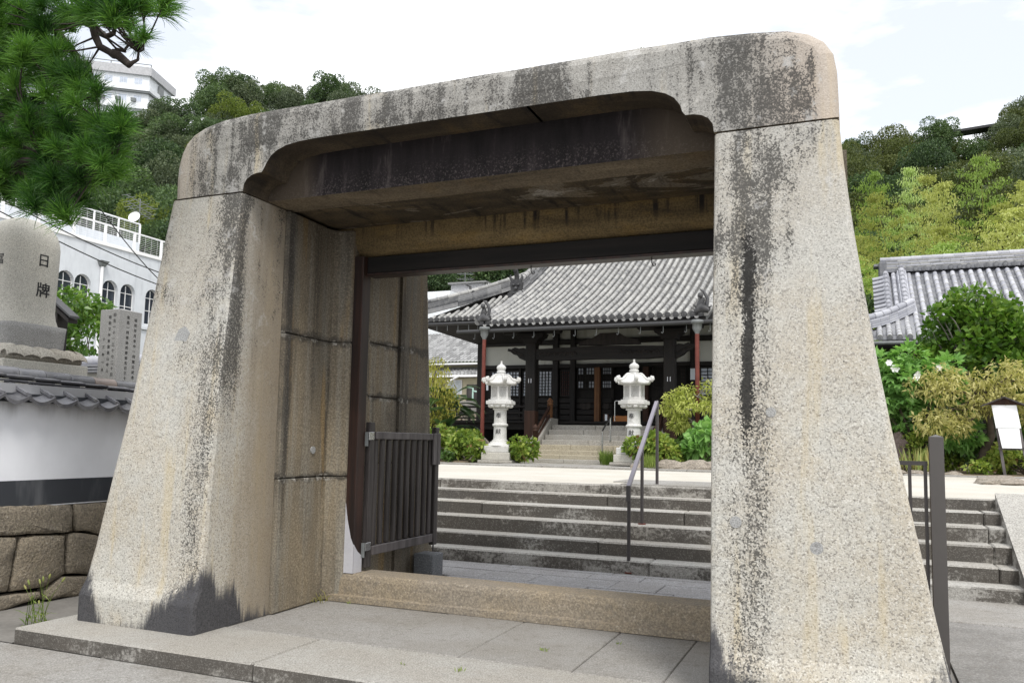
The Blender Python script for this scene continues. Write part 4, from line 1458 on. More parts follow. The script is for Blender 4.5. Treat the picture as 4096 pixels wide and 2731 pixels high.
hbox(MB(), -.35, 34.5, -.45, 6.3, ztop - 3.62, ztop - 3.38).build('floor_band', M['leadgrey'], ht)
hbox(MB(), -.35, 34.5, -.55, 6.3, ztop - 3.38, ztop - 2.75).build('balcony_band', M['hotel'], ht)
hbox(MB(), -.35, 34.5, -.55, 6.3, ztop - 5.9, ztop - 5.1).build('balcony_band', M['hotel'], ht)
for row in (ztop - 2.45, ztop - 4.85):
    for k in range(12):
        a = .75 + k * 1.85
        wf = hbox(MB(), a, a + 1.15, -.07, -.02, row, row + .95).build('window', M['white_paint'], ht)
        for q in (0, 1):
            hbox(MB(), a + .07 + q * .52, a + .56 + q * .52, -.09, -.075, row + .07, row + .88).build('pane', M['pane'], wf)
for k in range(3):
    hbox(MB(), 1.2 + k * 1.9, 1.75 + k * 1.9, -.9, -.56, ztop - 5.08, ztop - 4.6).build('air_conditioner', M['leadgrey'], ht)
for zz in (ztop - 2.2, ztop - 2.9):
    hbox(MB(), -.35, -.02, 2.2, 3.2, zz, zz + .7).build('air_conditioner', M['leadgrey'], ht)
hbox(MB(), -.3, 34, -.3, -.2, ztop + .35, ztop + .43).build('roof_rail', M['leadgrey'], ht)
for k in range(6):
    hbox(MB(), -.3 + k * 5, -.22 + k * 5, -.3, -.2, ztop, ztop + .36).build('roof_post', M['leadgrey'], ht)


# ================================================================ temple hall
TC = -6.20
hall = thing('temple_hall', 'dark timber temple hall with sweeping grey tiled roof and porch behind the lanterns', 'temple', (TC, 23.6, .98))
PROF = [(19.6, 4.586), (20.84, 5.056), (22.21, 5.70), (23.8, 6.52), (25.2, 7.33), (27.0, 8.48), (29.0, 9.95), (30.4, 11.1)]
MAIN = [(22.2, 5.16), (23.0, 5.55), (24.0, 6.12), (25.0, 6.78), (26.5, 7.9)]


def arc_table(prof, step=.02):
    pts = []
    ys = np.arange(prof[0][0], prof[-1][0], step)
    # smooth interpolation of the concave roof line
    P = np.polyfit([p[0] for p in prof], [p[1] for p in prof], 3)
    zs = np.polyval(P, ys)
    s_ = np.concatenate([[0], np.cumsum(np.hypot(np.diff(ys), np.diff(zs)))])
    return s_, ys, zs


def tile_field(parent, tab, x0, n, pitch, ytop, nobj, mats, rowlen=.265, r=.058, yvis=1e9):
    """rolls of cover tiles and scalloped pan tiles running up a concave slope"""
    s_, ys, zs = tab
    cover, pan = mats
    # one cover tile, lower end at the origin, running up +Y
    mb = MB()
    k = 7
    rows = [(0, r * 1.0), (.0, r * 1.07), (.028, r * 1.07), (.034, r), (rowlen + .01, r * .93)]
    vs = [(q * math.cos(PI * i / k), y_, q * math.sin(PI * i / k) * 1.05) for y_, q in rows for i in range(k + 1)]
    m = k + 1
    for j in range(len(rows) - 1):
        mb.add(vs[j * m:(j + 2) * m], [(i, m + i, m + i + 1, i + 1) for i in range(k)], 1 if j < 2 else 0, True)
    mb.add(vs[:m], [tuple(range(m))], 1)
    cme = mb.mesh('cover_tile', [cover, M['tile_lip']])
    rest = MB()
    cand = []
    for c_ in range(n):
        x = x0 + c_ * pitch
        L = np.interp(ytop(x), ys, s_)
        q = 0.0
        while q + rowlen <= L + .02:
            y_, z_ = np.interp(q, s_, ys), np.interp(q, s_, zs)
            y2, z2 = np.interp(q + rowlen, s_, ys), np.interp(q + rowlen, s_, zs)
            cand.append((y_, x, z_, math.atan2(z2 - z_, y2 - y_)))
            q += rowlen
    cand.sort()
    for i, (y_, x, z_, a) in enumerate(cand):
        loc = (x + rnd.uniform(-.004, .004), y_, z_ + .03 + rnd.uniform(-.003, .003))
        if i < nobj:
            obj('cover_tile', cme, parent, loc, (a + rnd.uniform(-.015, .015), 0, rnd.uniform(-.02, .02)))
        else:
            T = Matrix.Translation(loc) @ Matrix.Rotation(a, 4, 'X')
            o0 = len(rest.v)
            rest.add([tuple(T @ Vector(p)) for p in mb.v], mb.f, 0, True)
            rest.m[-len(mb.m):] = mb.m
    if rest.v:
        rest.build('cover_tile_rows', [cover, M['tile_lip']], parent, kind='stuff')
    pb = MB()
    ps = .092
    for c_ in range(n - 1):
        xa, xb = x0 + c_ * pitch + .038, x0 + (c_ + 1) * pitch - .038
        L = min(np.interp(min(ytop(xa - .045), ytop(xb + .045)), ys, s_), np.interp(yvis, ys, s_))
        q = 0.0
        while q + ps <= L + .1:
            y_, z_ = np.interp(q, s_, ys), np.interp(q, s_, zs)
            y2, z2 = np.interp(q + ps * 1.25, s_, ys), np.interp(q + ps * 1.25, s_, zs)
            rows = []
            for yy, zz in ((y_, z_ - .012), (y_, z_ + .022), (y2, z2 + .004)):
                rows.append([(xa + (xb - xa) * t, yy, zz - .030 * math.sin(PI * t)) for t in (0, .25, .5, .75, 1)])
            vs = [p for rw in rows for p in rw]
            pb.add(vs, [(j * 5 + i, j * 5 + i + 1, (j + 1) * 5 + i + 1, (j + 1) * 5 + i) for j in range(2) for i in range(4)], 0)
            q += ps
    pb.build('pan_tile_rows', pan, parent, kind='stuff')
    return cand


def eave_discs(parent, xs, y_, zf, mat, r=.074):
    mb = MB().tube([(0, 0, 0), (0, -.03, 0)], [r, r], 14)
    mb.tube([(0, -.03, 0), (0, -.037, 0)], [r * .8, r * .72], 14)
    mb.tube([(0, -.03, 0), (0, -.045, 0)], [r * .35, r * .3], 8)
    me = mb.mesh('eave_disc', mat)
    for x in xs:
        obj('eave_disc', me, parent, (x, y_ + .01, zf(x) + .032))


tabP, tabM = arc_table(PROF), arc_table(MAIN)
NP, PITCH = 30, .1985
PX0 = TC - (NP - 1) / 2 * PITCH
roof = MB()
s_, ys, zs = tabP
idx = list(range(0, len(ys), 12))
xa, xb = PX0 - .12, PX0 + (NP - 1) * PITCH + .12
for a, b in zip(idx[:-1], idx[1:]):
    roof.quad((xa, ys[a], zs[a] - .03), (xb, ys[a], zs[a] - .03), (xb, ys[b], zs[b] - .03), (xa, ys[b], zs[b] - .03))
for x in (xa, xb):
    roof.add([(x, ys[i], zs[i] - .03) for i in idx] + [(x, ys[i], zs[i] - .16) for i in reversed(idx)], [tuple(range(2 * len(idx)))])
roofo = roof.build('roof', M['pan'], hall)
tile_field(roofo, tabP, PX0, NP, PITCH, lambda x: 27.5, 300, (M['tile'], M['pan']), yvis=27.5)
eave_discs(roofo, [PX0 + i * PITCH for i in range(NP)], 19.6, lambda x: 4.586, M['tile_black'])
mb = MB()                                                        # hanging lips of the eave pan tiles
for i in range(NP - 1):
    xq = PX0 + i * PITCH
    n = 6
    for d, w_ in ((0, .03), (.02, .028)):
        up = [(xq + .05 + .10 * k / n, 19.585 + d, 4.575 - d - .028 * math.sin(PI * k / n)) for k in range(n + 1)]
        dn = [(p[0], p[1] - .004, p[2] - w_) for p in up]
        mb.add(up + dn, [(k, k + 1, n + 2 + k, n + 1 + k) for k in range(n)])
mb.build('eave_lip_tiles', M['tile'], roofo, kind='stuff')
# main roof to the left and right of the porch roof
for sx in (-1, 1):
    nM = 17
    x_in = PX0 - .14 if sx < 0 else PX0 + (NP - 1) * PITCH + .14
    x0 = x_in - (nM - 1) * PITCH if sx < 0 else x_in
    x_out = x_in + sx * (nM - 1) * PITCH
    yt = (lambda x: 25.2 - abs(x - x_in) + .05)
    ro = MB()
    s2, y2_, z2_ = tabM
    ii = list(range(0, len(y2_), 10))
    for a, b in zip(ii[:-1], ii[1:]):
        if y2_[a] > 25.3:
            break
        xe0, xe1 = x_in + sx * max(.02, 25.25 - y2_[a] + .15), x_in + sx * max(.02, 25.25 - y2_[b] + .15)
        q = [(x_in - sx * .2, y2_[a], z2_[a] - .03), (xe0, y2_[a], z2_[a] - .03), (xe1, y2_[b], z2_[b] - .03), (x_in - sx * .2, y2_[b], z2_[b] - .03)]
        ro.add(q, [(0, 1, 2, 3) if sx > 0 else (3, 2, 1, 0)])
    # flank slope of the hip
    o_ = Vector((x_in + sx * 3.2, 22.05, 5.10))
    p_ = Vector((x_in + sx * .05, 25.25, 7.0))
    ro.add([o_, p_, (p_.x, 31, 7.0), (o_.x, 33, 5.1)], [(0, 1, 2, 3) if sx < 0 else (3, 2, 1, 0)])
    side = ro.build('roof_wing', M['pan'], hall)
    tile_field(side, tabM, x0, nM, PITCH, yt, 60, (M['tile'], M['pan']), yvis=25.2)
    eave_discs(side, [x0 + i * PITCH for i in range(nM)], 22.2, lambda x: 5.16, M['tile_black'])
    # corner ridge: stacked flat tiles under a roll
    A, B = Vector((x_in + sx * 3.0, 22.3, 5.36)), Vector((x_in - sx * .1, 25.4, 7.05))
    d = (B - A)
    for k in range(5):
        mb = MB()
        nseg = 9
        for j in range(nseg):
            p, q = A + d * (j / nseg), A + d * ((j + .985) / nseg)
            sag = lambda t: -.10 * math.sin(PI * t)
            mb.bar(p + Vector((0, 0, .06 + k * .062 + sag(j / nseg))), q + Vector((0, 0, .06 + k * .062 + sag((j + 1) / nseg))), .34 - k * .018, .052)
        mb.build('ridge_course', M['tile_ridge'], side, kind='stuff')
    mb = MB()
    for j in range(13):
        p, q = A + d * (j / 13), A + d * ((j + 1.04) / 13)
        sag = lambda t: -.10 * math.sin(PI * t)
        p, q = p + Vector((0, 0, .40 + sag(j / 13))), q + Vector((0, 0, .40 + sag((j + 1) / 13)))
        mb.tube([p, p + (q - p) * .12, p + (q - p) * .13, q], [.085, .085, .074, .072], 9)
    mb.build('ridge_roll', M['tile'], side, kind='stuff')
    # ridge-end ornament half way down, with curled horn
    for t, sc in ((.33, .8), (.0, 1.0)):
        c = A + d * t + Vector((0, 0, .30 - .09 * math.sin(PI * t)))
        mb = MB()
        mb.box(c.x - .16 * sc, c.x + .16 * sc, c.y - .05, c.y + .05, c.z - .22 * sc, c.z + .16 * sc, c=.04)
        mb.tube([c + Vector((0, 0, .12)) * sc, c + Vector((sx * .03, -.03, .30)) * sc, c + Vector((sx * .12, -.08, .38)) * sc, c + Vector((sx * .17, -.1, .34)) * sc], [.06 * sc, .05 * sc, .05 * sc, .03], 8)
        mb.build('ridge_end_tile', M['tile_black'], side)
    # descending ridge on the roof slope and its demon tile
    xr = x_in + sx * .12
    for k in range(5):
        mb = MB()
        for j in range(14):
            ya, yb = 22.75 + j * .33, 22.75 + j * .33 + .325
            za, zb = np.interp(ya, ys, zs), np.interp(yb, ys, zs)
            mb.bar((xr, ya, za + .04 + k * .06), (xr, yb, zb + .04 + k * .06), .05, .32 - .02 * k, up=(1, 0, 0))
        mb.build('ridge_course', M['tile_ridge'], roofo, kind='stuff')
    mb = MB()
    for j in range(18):
        ya, yb = 22.7 + j * .26, 22.7 + j * .26 + .27
        za, zb = np.interp(ya, ys, zs), np.interp(yb, ys, zs)
        mb.tube([(xr, ya, za + .38), (xr, ya + .03, za + .395), (xr, yb, zb + .37)], [.095, .095, .08], 9)
    mb.build('ridge_roll', M['tile'], roofo, kind='stuff')
    zq = float(np.interp(22.7, ys, zs))
    mb = MB()
    mb.prism([(xr - .24, zq - .10), (xr - .28, zq + .02), (xr - .17, zq + .10), (xr - .20, zq + .34), (xr - .10, zq + .44), (xr + .10, zq + .44), (xr + .20, zq + .34), (xr + .17, zq + .10), (xr + .28, zq + .02), (xr + .24, zq - .10)], 'y', 22.58, 22.70)
    for ex in (-.075, .075):
        mb.lathe([(.01, -.05), (.05, -.03), (.06, 0), (.05, .03), (.01, .05)], 8, (xr + ex, 22.57, zq + .26))
    mb.lathe([(.01, -.06), (.055, -.03), (.065, 0), (.05, .04), (.01, .06)], 8, (xr, 22.555, zq + .15))
    mb.box(xr - .12, xr + .12, 22.55, 22.60, zq - .02, zq + .06, c=.02)
    for ex in (-1, 1):
        mb.tube([(xr + ex * .12, 22.62, zq + .38), (xr + ex * .2, 22.6, zq + .5), (xr + ex * .17, 22.58, zq + .58)], [.05, .04, .015], 7)
    mb.tube([(xr, 22.66, zq + .42), (xr, 22.6, zq + .62), (xr, 22.5, zq + .72), (xr, 22.45, zq + .68)], [.08, .075, .07, .06], 8)
    mb.build('demon_tile', M['tile_black'], roofo)
    # guardian figure tile on the porch corner
    xg = -9.015 if sx < 0 else -3.303
    mb = MB()
    mb.tube([(xg - .16, 19.62, 4.66), (xg, 19.62, 4.76), (xg + .18, 19.62, 4.68)], [.07, .12, .07], 8)
    mb.tube([(xg - .08, 19.66, 4.72), (xg - .02, 19.66, 4.90), (xg + .02 * sx, 19.66, 5.02)], [.09, .085, .05], 8)
    mb.lathe([(.01, -.07), (.06, -.04), (.07, 0), (.05, .05), (.01, .07)], 8, (xg - .03, 19.6, 5.06))
    mb.tube([(xg + .10, 19.68, 4.76), (xg + .13, 19.68, 4.98), (xg + .04, 19.68, 5.16), (xg - .05, 19.66, 5.22)], [.05, .045, .035, .015], 7)
    for k in range(5):
        a = k * 1.25
        mb.tube([(xg + .14 * math.cos(a), 19.6, 4.74 + .05 * math.sin(a)), (xg + .24 * math.cos(a), 19.56, 4.78 + .10 * math.sin(a))], [.04, .012], 6)
    mb.build('guardian_tile', M['tile_black'], roofo)
    # verge roll along the porch edge
    mb = MB()
    xv = x_in + (-sx) * .02
    for j in range(12):
        ya, yb = 19.6 + j * .26, 19.6 + j * .26 + .27
        za, zb = np.interp(ya, ys, zs), np.interp(yb, ys, zs)
        mb.tube([(xv, ya, za + .06), (xv, ya + .03, za + .07), (xv, yb, zb + .06)], [.085, .085, .075], 9)
    mb.build('verge_roll', M['tile'], roofo, kind='stuff')
# top ridge (out of sight behind the gate lintel from the street)
MB().box(TC - 5, TC + 5, 30.2, 30.7, 10.7, 11.9, c=.05).build('main_ridge', M['tile_dark'], hall)
mb = MB()
for sx in (-1, 1):
    mb.add([(TC + sx * 3.2, 25.2, 7.2), (TC + sx * 3.2, 30.4, 11.0), (TC + sx * 3.2, 35.6, 7.2)], [(0, 1, 2)])
mb.quad((TC - 3.2, 30.4, 11.05), (TC + 3.2, 30.4, 11.05), (TC + 6.4, 38, 5.1), (TC - 6.4, 38, 5.1))
mb.build('roof_rear', M['pan'], hall)
# porch soffit, rafters, eave boards
EX0, EX1 = PX0 - .1, PX0 + (NP - 1) * PITCH + .1
MB().box(EX0, EX1, 19.62, 19.80, 4.44, 4.53).build('eave_board', M['dark_wood_x'], hall)
mb = MB().prism([(19.7, 4.46), (19.7, 4.50), (23.6, 5.9), (23.6, 5.0)], 'x', EX0 + .02, EX1 - .02)
mb.build('porch_ceiling', M['dark_wood'], hall)
xs_ = EX0 + .1
while xs_ < EX1:
    MB().bar((xs_, 19.72, 4.42), (xs_, 23.4, 4.96), .06, .08).build('rafter', M['dark_wood'], hall)
    xs_ += .31
for sx in (-1, 1):
    xi = TC + sx * 4.75
    xo = TC + sx * 6.30
    mb = MB()
    mb.add([(TC + sx * 3.0, 22.25, 5.04), (xo, 22.25, 5.04), (xo, 33, 5.04), (xi, 23.65, 4.52), (TC + sx * 3.0, 23.65, 4.52), (xi, 33, 4.52), (xo, 22.25, 5.12), (TC + sx * 3.0, 22.25, 5.12)],
           [(0, 1, 3, 4), (1, 2, 5, 3), (0, 7, 6, 1)])
    mb.build('eave_soffit', M['dark_wood'], hall)
    MB().tube([(TC + sx * 3.35, 22.12, 5.02), (xo, 22.12, 5.03)], .05, 8).build('gutter', M['gutter'], hall)
    for k in range(9):
        MB().bar((TC + sx * (3.4 + k * .36), 22.15, 5.0), (TC + sx * (3.4 + k * .36), 22.15, 4.82), .012, .012).build('gutter_hook', M['leadgrey'], hall)
# gutter of the porch with hooks, rain heads and red pipes
gx0, gx1 = -9.74, -2.796
gz = 4.388
MB().tube([(gx0, 19.5, gz - .02), (gx1, 19.5, gz + .015)], .055, 10).build('gutter', M['gutter'], hall)
for k in range(12):
    x = gx0 + .5 + k * (gx1 - gx0 - .8) / 11
    mb = MB().tube([(x, 19.55, gz - .03), (x, 19.56, gz - .19), (x - .02, 19.55, gz - .22), (x - .045, 19.55, gz - .19)], .008, 5)
    mb.build('gutter_hook', M['leadgrey'], hall)
for px_, pz0, pz1, xb_ in ((-8.916, 4.232, 4.509, -8.923), (-3.384, 4.2, 4.439, -3.37)):
    mb = MB()
    mb.lathe([(.05, -.10), (.055, -.06), (.11, .03), (.115, .16), (.15, .165), (.15, .23), (.14, .24)], 6, (px_, 19.45, pz0))
    mb.build('rain_head', M['leadgrey'], hall)
    MB().tube([(px_, 19.45, pz0 - .09), (xb_, 19.45, 1.0)], .052, 10).build('rain_pipe', M['copper'], hall)

# ---- front wall
FY = 23.6
FX = [-10.67,-10.594,-9.599,-9.526,-8.506,-8.28,-7.917,-7.751,-7.134,-6.972,-6.623,-6.596,-5.663,-5.508,-5.444,-5.01,-4.77,-4.37,-4.024,-3.393]
z_835, z_850, z_966, z_800, z_790, z_772, z_765 = [3.87,3.737,2.149,4.351,4.485,4.727,4.82]
FZ = 2.12
core = MB()
core.box(TC - 4.75, TC + 4.75, FY + .30, 33, .9, 6.2)
core.build('hall_core', M['dark'], hall)
MB().box(TC - 4.75, TC + 4.75, FY + .10, FY + .12, z_835, 5.4).build('upper_wall', M['temple_plaster'], hall)
MB().box(TC - 4.75, FX[11], FY + .12, FY + .14, FZ, z_835).build('panel_wall', M['dark_wood'], hall)
MB().box(FX[12], TC + 4.75, FY + .12, FY + .14, FZ, z_835).build('panel_wall', M['dark_wood'], hall)
beams = [(z_835 - .12, z_835), (z_790 - .01, z_790 + .14), (z_772 + .19, z_772 + .34)]
for a, b in beams:
    MB().box(TC - 4.80, TC + 4.80, FY - .02, FY + .10, a, b, c=.01).build('tie_beam', M['dark_wood_x'], hall)
posts = [(TC - 4.72, .2), (FX[3] - .02, .05), ((FX[4] + FX[5]) / 2, .18), ((FX[6] + FX[7]) / 2, .16), (FX[12] + .02, .10), ((FX[16] + FX[15]) / 2, .16), ((FX[17] + FX[18]) / 2, .2), (TC + 4.72, .2)]
for x, w_ in posts:
    MB().box(x - w_ / 2, x + w_ / 2, FY - .06, FY + .09, FZ - .1, 5.2 if w_ > .12 else z_835 - .1, c=.01).build('wall_post', M['dark_wood'], hall)
for x0, x1, mt in ((FX[8], FX[9], 'worn_wood'), (FX[12], FX[13], 'brown_wood')):
    MB().box(x0, x1, FY - .10, FY + .06, FZ, z_835 - .12, c=.008).build('door_post', M[mt], hall)


def lattice(x0, x1, z0, z1, nx, nz, dim=0, name='lattice_window', skip=None, fr=.035):
    """dark grid with one pane behind every opening"""
    f = MB()
    f.box(x0 - fr, x1 + fr, FY + .02, FY + .07, z0 - fr, z0)
    fo = f.build(name, M['dark_wood_x'], hall)
    f = MB().box(x0 - fr, x1 + fr, FY + .02, FY + .07, z1, z1 + fr)
    f.build('top_rail', M['dark_wood_x'], fo)
    for x in (x0 - fr, x1):
        MB().box(x, x + fr, FY + .021, FY + .069, z0, z1).build('stile', M['dark_wood'], fo)
    px_, pz_ = (x1 - x0) / nx, (z1 - z0) / nz
    b = .020
    for i in range(1, nx):
        MB().box(x0 + i * px_ - b / 2, x0 + i * px_ + b / 2, FY + .025, FY + .055, z0, z1).build('glazing_bar', M['dark_wood'], fo)
    for j in range(1, nz):
        MB().box(x0, x1, FY + .028, FY + .052, z0 + j * pz_ - b / 2, z0 + j * pz_ + b / 2).build('glazing_bar', M['dark_wood_x'], fo)
    me = MB().box(0, px_ - .004, 0, .006, 0, pz_ - .004).mesh('pane', M['pane'] if not dim else M[dim])
    md = MB().box(0, px_ - .004, 0, .006, 0, pz_ - .004).mesh('pane', M['dark_wood'])
    for i in range(nx):
        for j in range(nz):
            m_ = md if (skip and skip(i, j)) else me
            o_ = obj('pane', m_, fo, (x0 + i * px_ + .002, FY + .062, z0 + j * pz_ + .002), (rnd.uniform(-.02, .02), 0, rnd.uniform(-.02, .02)))
    return fo


zb_, zt_ = 2.919, 3.661
lattice(FX[1] + .04, FX[2] - .03, zb_, zt_, 9, 8)
lattice(FX[3] + .06, FX[4] - .04, zb_, zt_, 9, 8)
lattice(FX[6] - .30, FX[6] - .05, zb_, zt_, 4, 8, 'red_panel')
zdb, zdt = 3.149, 3.742
lattice(FX[7] + .07, FX[8] - .05, zdb, zdt, 6, 6, skip=lambda i, j: j in (2, 3) or (j in (0, 1) and i in (2, 3)) or (j > 3 and i == 2))
lattice(FX[9] + .06, FX[10] - .03, zdb, zdt, 4, 6, skip=lambda i, j: j in (2, 3))
lattice(FX[14] + .06, FX[15] - .06, zdb, zdt, 6, 6, 'dark_wood')
lattice(FX[16] + .2, FX[17] - .1, zb_, zt_, 4, 8, 'red_panel')
lattice(FX[18] + .02, TC + 4.5, zb_, zt_ + .02, 12, 8)
# boarded dados under the windows
for x0, x1 in ((FX[1], FX[2]), (FX[3], FX[4]), (FX[5], FX[6]), (FX[7] + .03, FX[8] - .02), (FX[9] + .03, FX[10]), (FX[14], FX[15]), (FX[16] + .1, FX[17]), (FX[18], TC + 4.6)):
    for k in range(4):
        MB().box(x0, x1, FY + .03, FY + .08, FZ + .04 + k * .175, FZ + .20 + k * .175, c=.012).build('dado_board', M['dark_wood_x'], hall)
for x0, x1 in ((FX[7], FX[8]), (FX[9], FX[10]), (FX[14], FX[15])):
    xm, w_ = (x0 + x1) / 2, (x1 - x0) * .30
    mb = MB().prism([(xm - w_, 2.60), (xm - w_ * .85, 2.52), (xm - .05, 2.49), (xm, 2.51), (xm + .05, 2.49), (xm + w_ * .85, 2.52), (xm + w_, 2.60), (xm + w_ * .8, 2.70), (xm, 2.66), (xm - w_ * .8, 2.70)], 'y', FY + .012, FY + .03)
    mb.build('carved_panel', M['carving'], hall)
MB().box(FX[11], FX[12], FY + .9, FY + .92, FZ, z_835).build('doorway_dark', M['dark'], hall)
MB().box(-4.283, -4.148, 23.50, 23.51, 3.344, 3.667).build('paper_notice', M['notice'], hall)
# porch pillars, carved beam, brackets
for sx in (-1, 1):
    xk = -8.163 if sx < 0 else -4.345
    MB().box(xk - .145, xk + .145, 20.86, 21.15, 1.52, 4.30, c=.02).build('porch_pillar', M['dark_wood'], hall)
    MB().box(xk - .152, xk + .152, 20.85, 21.16, 1.55, 2.35, c=.02).build('pillar_shoe', M['brown_wood'], hall)
    for q in (-.035, .035):
        MB().box(xk + q - .008, xk + q + .008, 20.845, 20.86, 3.10, 3.22).build('nail_cover', M['zinc'], hall)
    MB().box(xk - .26, xk + .26, 20.76, 21.26, 1.44, 1.53, c=.03).build('base_stone', M['tstep'], hall)
    mb = MB()
    mb.prism([(xk - .20, 4.20), (xk + .20, 4.20), (xk + .22, 4.28), (xk + .36, 4.36), (xk + .40, 4.46), (xk - .40, 4.46), (xk - .36, 4.36), (xk - .22, 4.28)], 'y', 20.80, 21.20)
    mb.build('bracket', M['dark_wood_x'], hall)
    MB().box(xk - .85, xk + .85, 20.88, 21.12, 4.465, 4.58, c=.03).build('bracket_arm', M['dark_wood_x'], hall)
    # carved nosing of the tie beam
    e = sx
    out = [(0, 4.04), (.10, 4.08), (.24, 4.06), (.36, 4.10), (.48, 4.05), (.58, 4.07), (.60, 4.0), (.50, 3.97), (.40, 3.90), (.30, 3.88), (.22, 3.79), (.10, 3.74), (0, 3.70)]
    mb = MB().prism([(xk + e * (.14 + u * .95), z_) for u, z_ in out], 'y', 20.92, 21.10)
    mb.build('beam_nosing', M['dark_wood_x'], hall)
    mb = MB()
    for k in range(6):
        a = k * .9
        mb.tube([(xk + e * (.22 + .06 * k), 20.91, 3.84 + .03 * k), (xk + e * (.27 + .06 * k), 20.90, 3.90 + .025 * k), (xk + e * (.31 + .06 * k), 20.91, 3.86 + .03 * k)], .012, 5)
    mb.build('carving', M['carving'], hall)
XL, XR = -8.163, -4.345
mb = MB().prism([(XL + .146, 3.74), (XL + .6, 3.71), (TC, 3.73), (XR - .6, 3.71), (XR - .146, 3.74), (XR - .146, 4.03), (TC, 4.08), (XL + .146, 4.03)], 'y', 20.90, 21.12)
mb.build('porch_beam', M['dark_wood_x'], hall)
for s_x, x_ in ((1, XL + .25), (-1, XR - .25)):
    mb = MB()
    for k in range(9):
        a = x_ + s_x * k * .12
        mb.tube([(a, 20.895, 3.84 + .04 * (k % 2)), (a + s_x * .05, 20.885, 3.93), (a + s_x * .11, 20.89, 3.88), (a + s_x * .08, 20.895, 3.82)], [.014, .016, .014, .006], 5)
    mb.build('carving', M['carving'], hall)
MB().box(XL - .6, XR + .6, 20.92, 21.10, 4.60, 4.74, c=.02).build('porch_plate', M['dark_wood_x'], hall)
xm = -5.961
mb = MB().prism([(xm - .85, 4.10), (xm - .80, 4.2), (xm - .45, 4.30), (xm - .25, 4.42), (xm + .25, 4.42), (xm + .45, 4.30), (xm + .80, 4.2), (xm + .85, 4.10)], 'y', 20.95, 21.07)
mb.build('frog_leg_strut', M['carving'], hall)
# veranda
MB().box(TC - 5.35, TC + 5.35, 22.0, FY + .1, 2.03, 2.10, c=.006).build('veranda_floor', M['dark_wood_x'], hall)
MB().box(TC - 5.36, TC + 5.36, 22.06, 22.18, 1.84, 2.03, c=.006).build('veranda_edge', M['dark_wood_x'], hall)
MB().box(TC - 5.2, TC + 5.2, 23.0, 23.1, .9, 2.0).build('underfloor_shade', M['dark'], hall)  # near-black backing sheet standing in for the shade beneath the veranda
for k in range(12):
    x = TC - 5.25 + k * .9545
    if abs(x - TC) > 1.8:
        MB().box(x - .07, x + .07, 22.1, 22.24, .98, 1.85).build('floor_post', M['dark_wood'], hall)
for sx in (-1, 1):
    a, b = (TC - 5.30, TC - 1.62) if sx < 0 else (TC + 1.62, TC + 5.30)
    ro = MB().tube([(a - .1, 22.1, 2.50), (b, 22.1, 2.50)], .032, 8).build('veranda_railing', M['dark_wood_x'], hall)
    for z_ in (2.33, 2.17):
        MB().box(a, b, 22.075, 22.125, z_ - .025, z_ + .025).build('rail', M['dark_wood_x'], ro)
    k = a + .05
    while k < b:
        MB().box(k - .035, k + .035, 22.07, 22.13, 2.10, 2.46).build('rail_post', M['dark_wood'], ro)
        k += .88
    # stair rail with finial posts
    xq = TC + sx * 1.615
    zl = [(20.45, 1.22, 1.80), (21.55, 2.0, 2.56)]
    for yq, za, zb2 in zl:
        mb = MB().lathe([(.075, za), (.075, zb2 - .02), (.085, zb2 - .015), (.085, zb2 + .01), (.065, zb2 + .02), (.08, zb2 + .05), (.085, zb2 + .08), (.06, zb2 + .12), (.012, zb2 + .17)], 12, (xq, yq, 0))
        mb.build('finial_post', M['worn_wood'] if yq > 21 else M['brown_wood'], hall)
    for dz in (.50, .26):
        MB().bar((xq, 20.45, 1.22 + dz), (xq, 21.55, 2.0 + dz), .06, .08).build('stair_rail', M['brown_wood'], hall)
# granite steps of the hall
EDG = (1063, 1055.6, 1045, 1035, 1022, 1010.5, 999, 987, 976)
ZED = [0.996,1.075,1.184,1.29,1.433,1.562,1.695,1.838,1.972]
ts = MB().box(TC - 1.5, TC + 1.5, 19.9, 21.6, .9, 1.0).build('step_core', M['dark'], hall)
for i in range(8):
    low = i < 3
    hw = 1.95 if low else 1.50
    y0 = 19.5 + .27 * i
    cuts = [TC - hw, TC - hw + .9 + .35 * (i % 3), TC + .35 + .2 * (i % 2), TC + hw] if i % 2 else [TC - hw, TC - .5 + .3 * (i % 3), TC + hw]
    for a, b in zip(cuts[:-1], cuts[1:]):
        MB().box(a + .003, b - .003, y0 + rnd.uniform(-.004, .004), y0 + (.40 if i < 7 else .6), ZED[i] - .02, ZED[i + 1] + rnd.uniform(-.003, .003), c=.010).build('granite_step', M['tstep_w'] if i < 4 and i > 0 else M['tstep'], hall)
for sx in (-1, 1):
    mb = MB().prism([(20.15, 1.18), (20.15, 1.36), (21.45, 2.16), (21.95, 2.16), (21.95, 1.18)], 'x', TC + sx * 1.52, TC + sx * 1.78)
    mb.build('step_cheek', M['tstep'], hall)
    MB().box(*sorted((TC + sx * 1.80, TC + sx * 5.0)), 20.2, 23.0, .9, 1.40, c=.03).build('terrace', M['tstep'], hall)

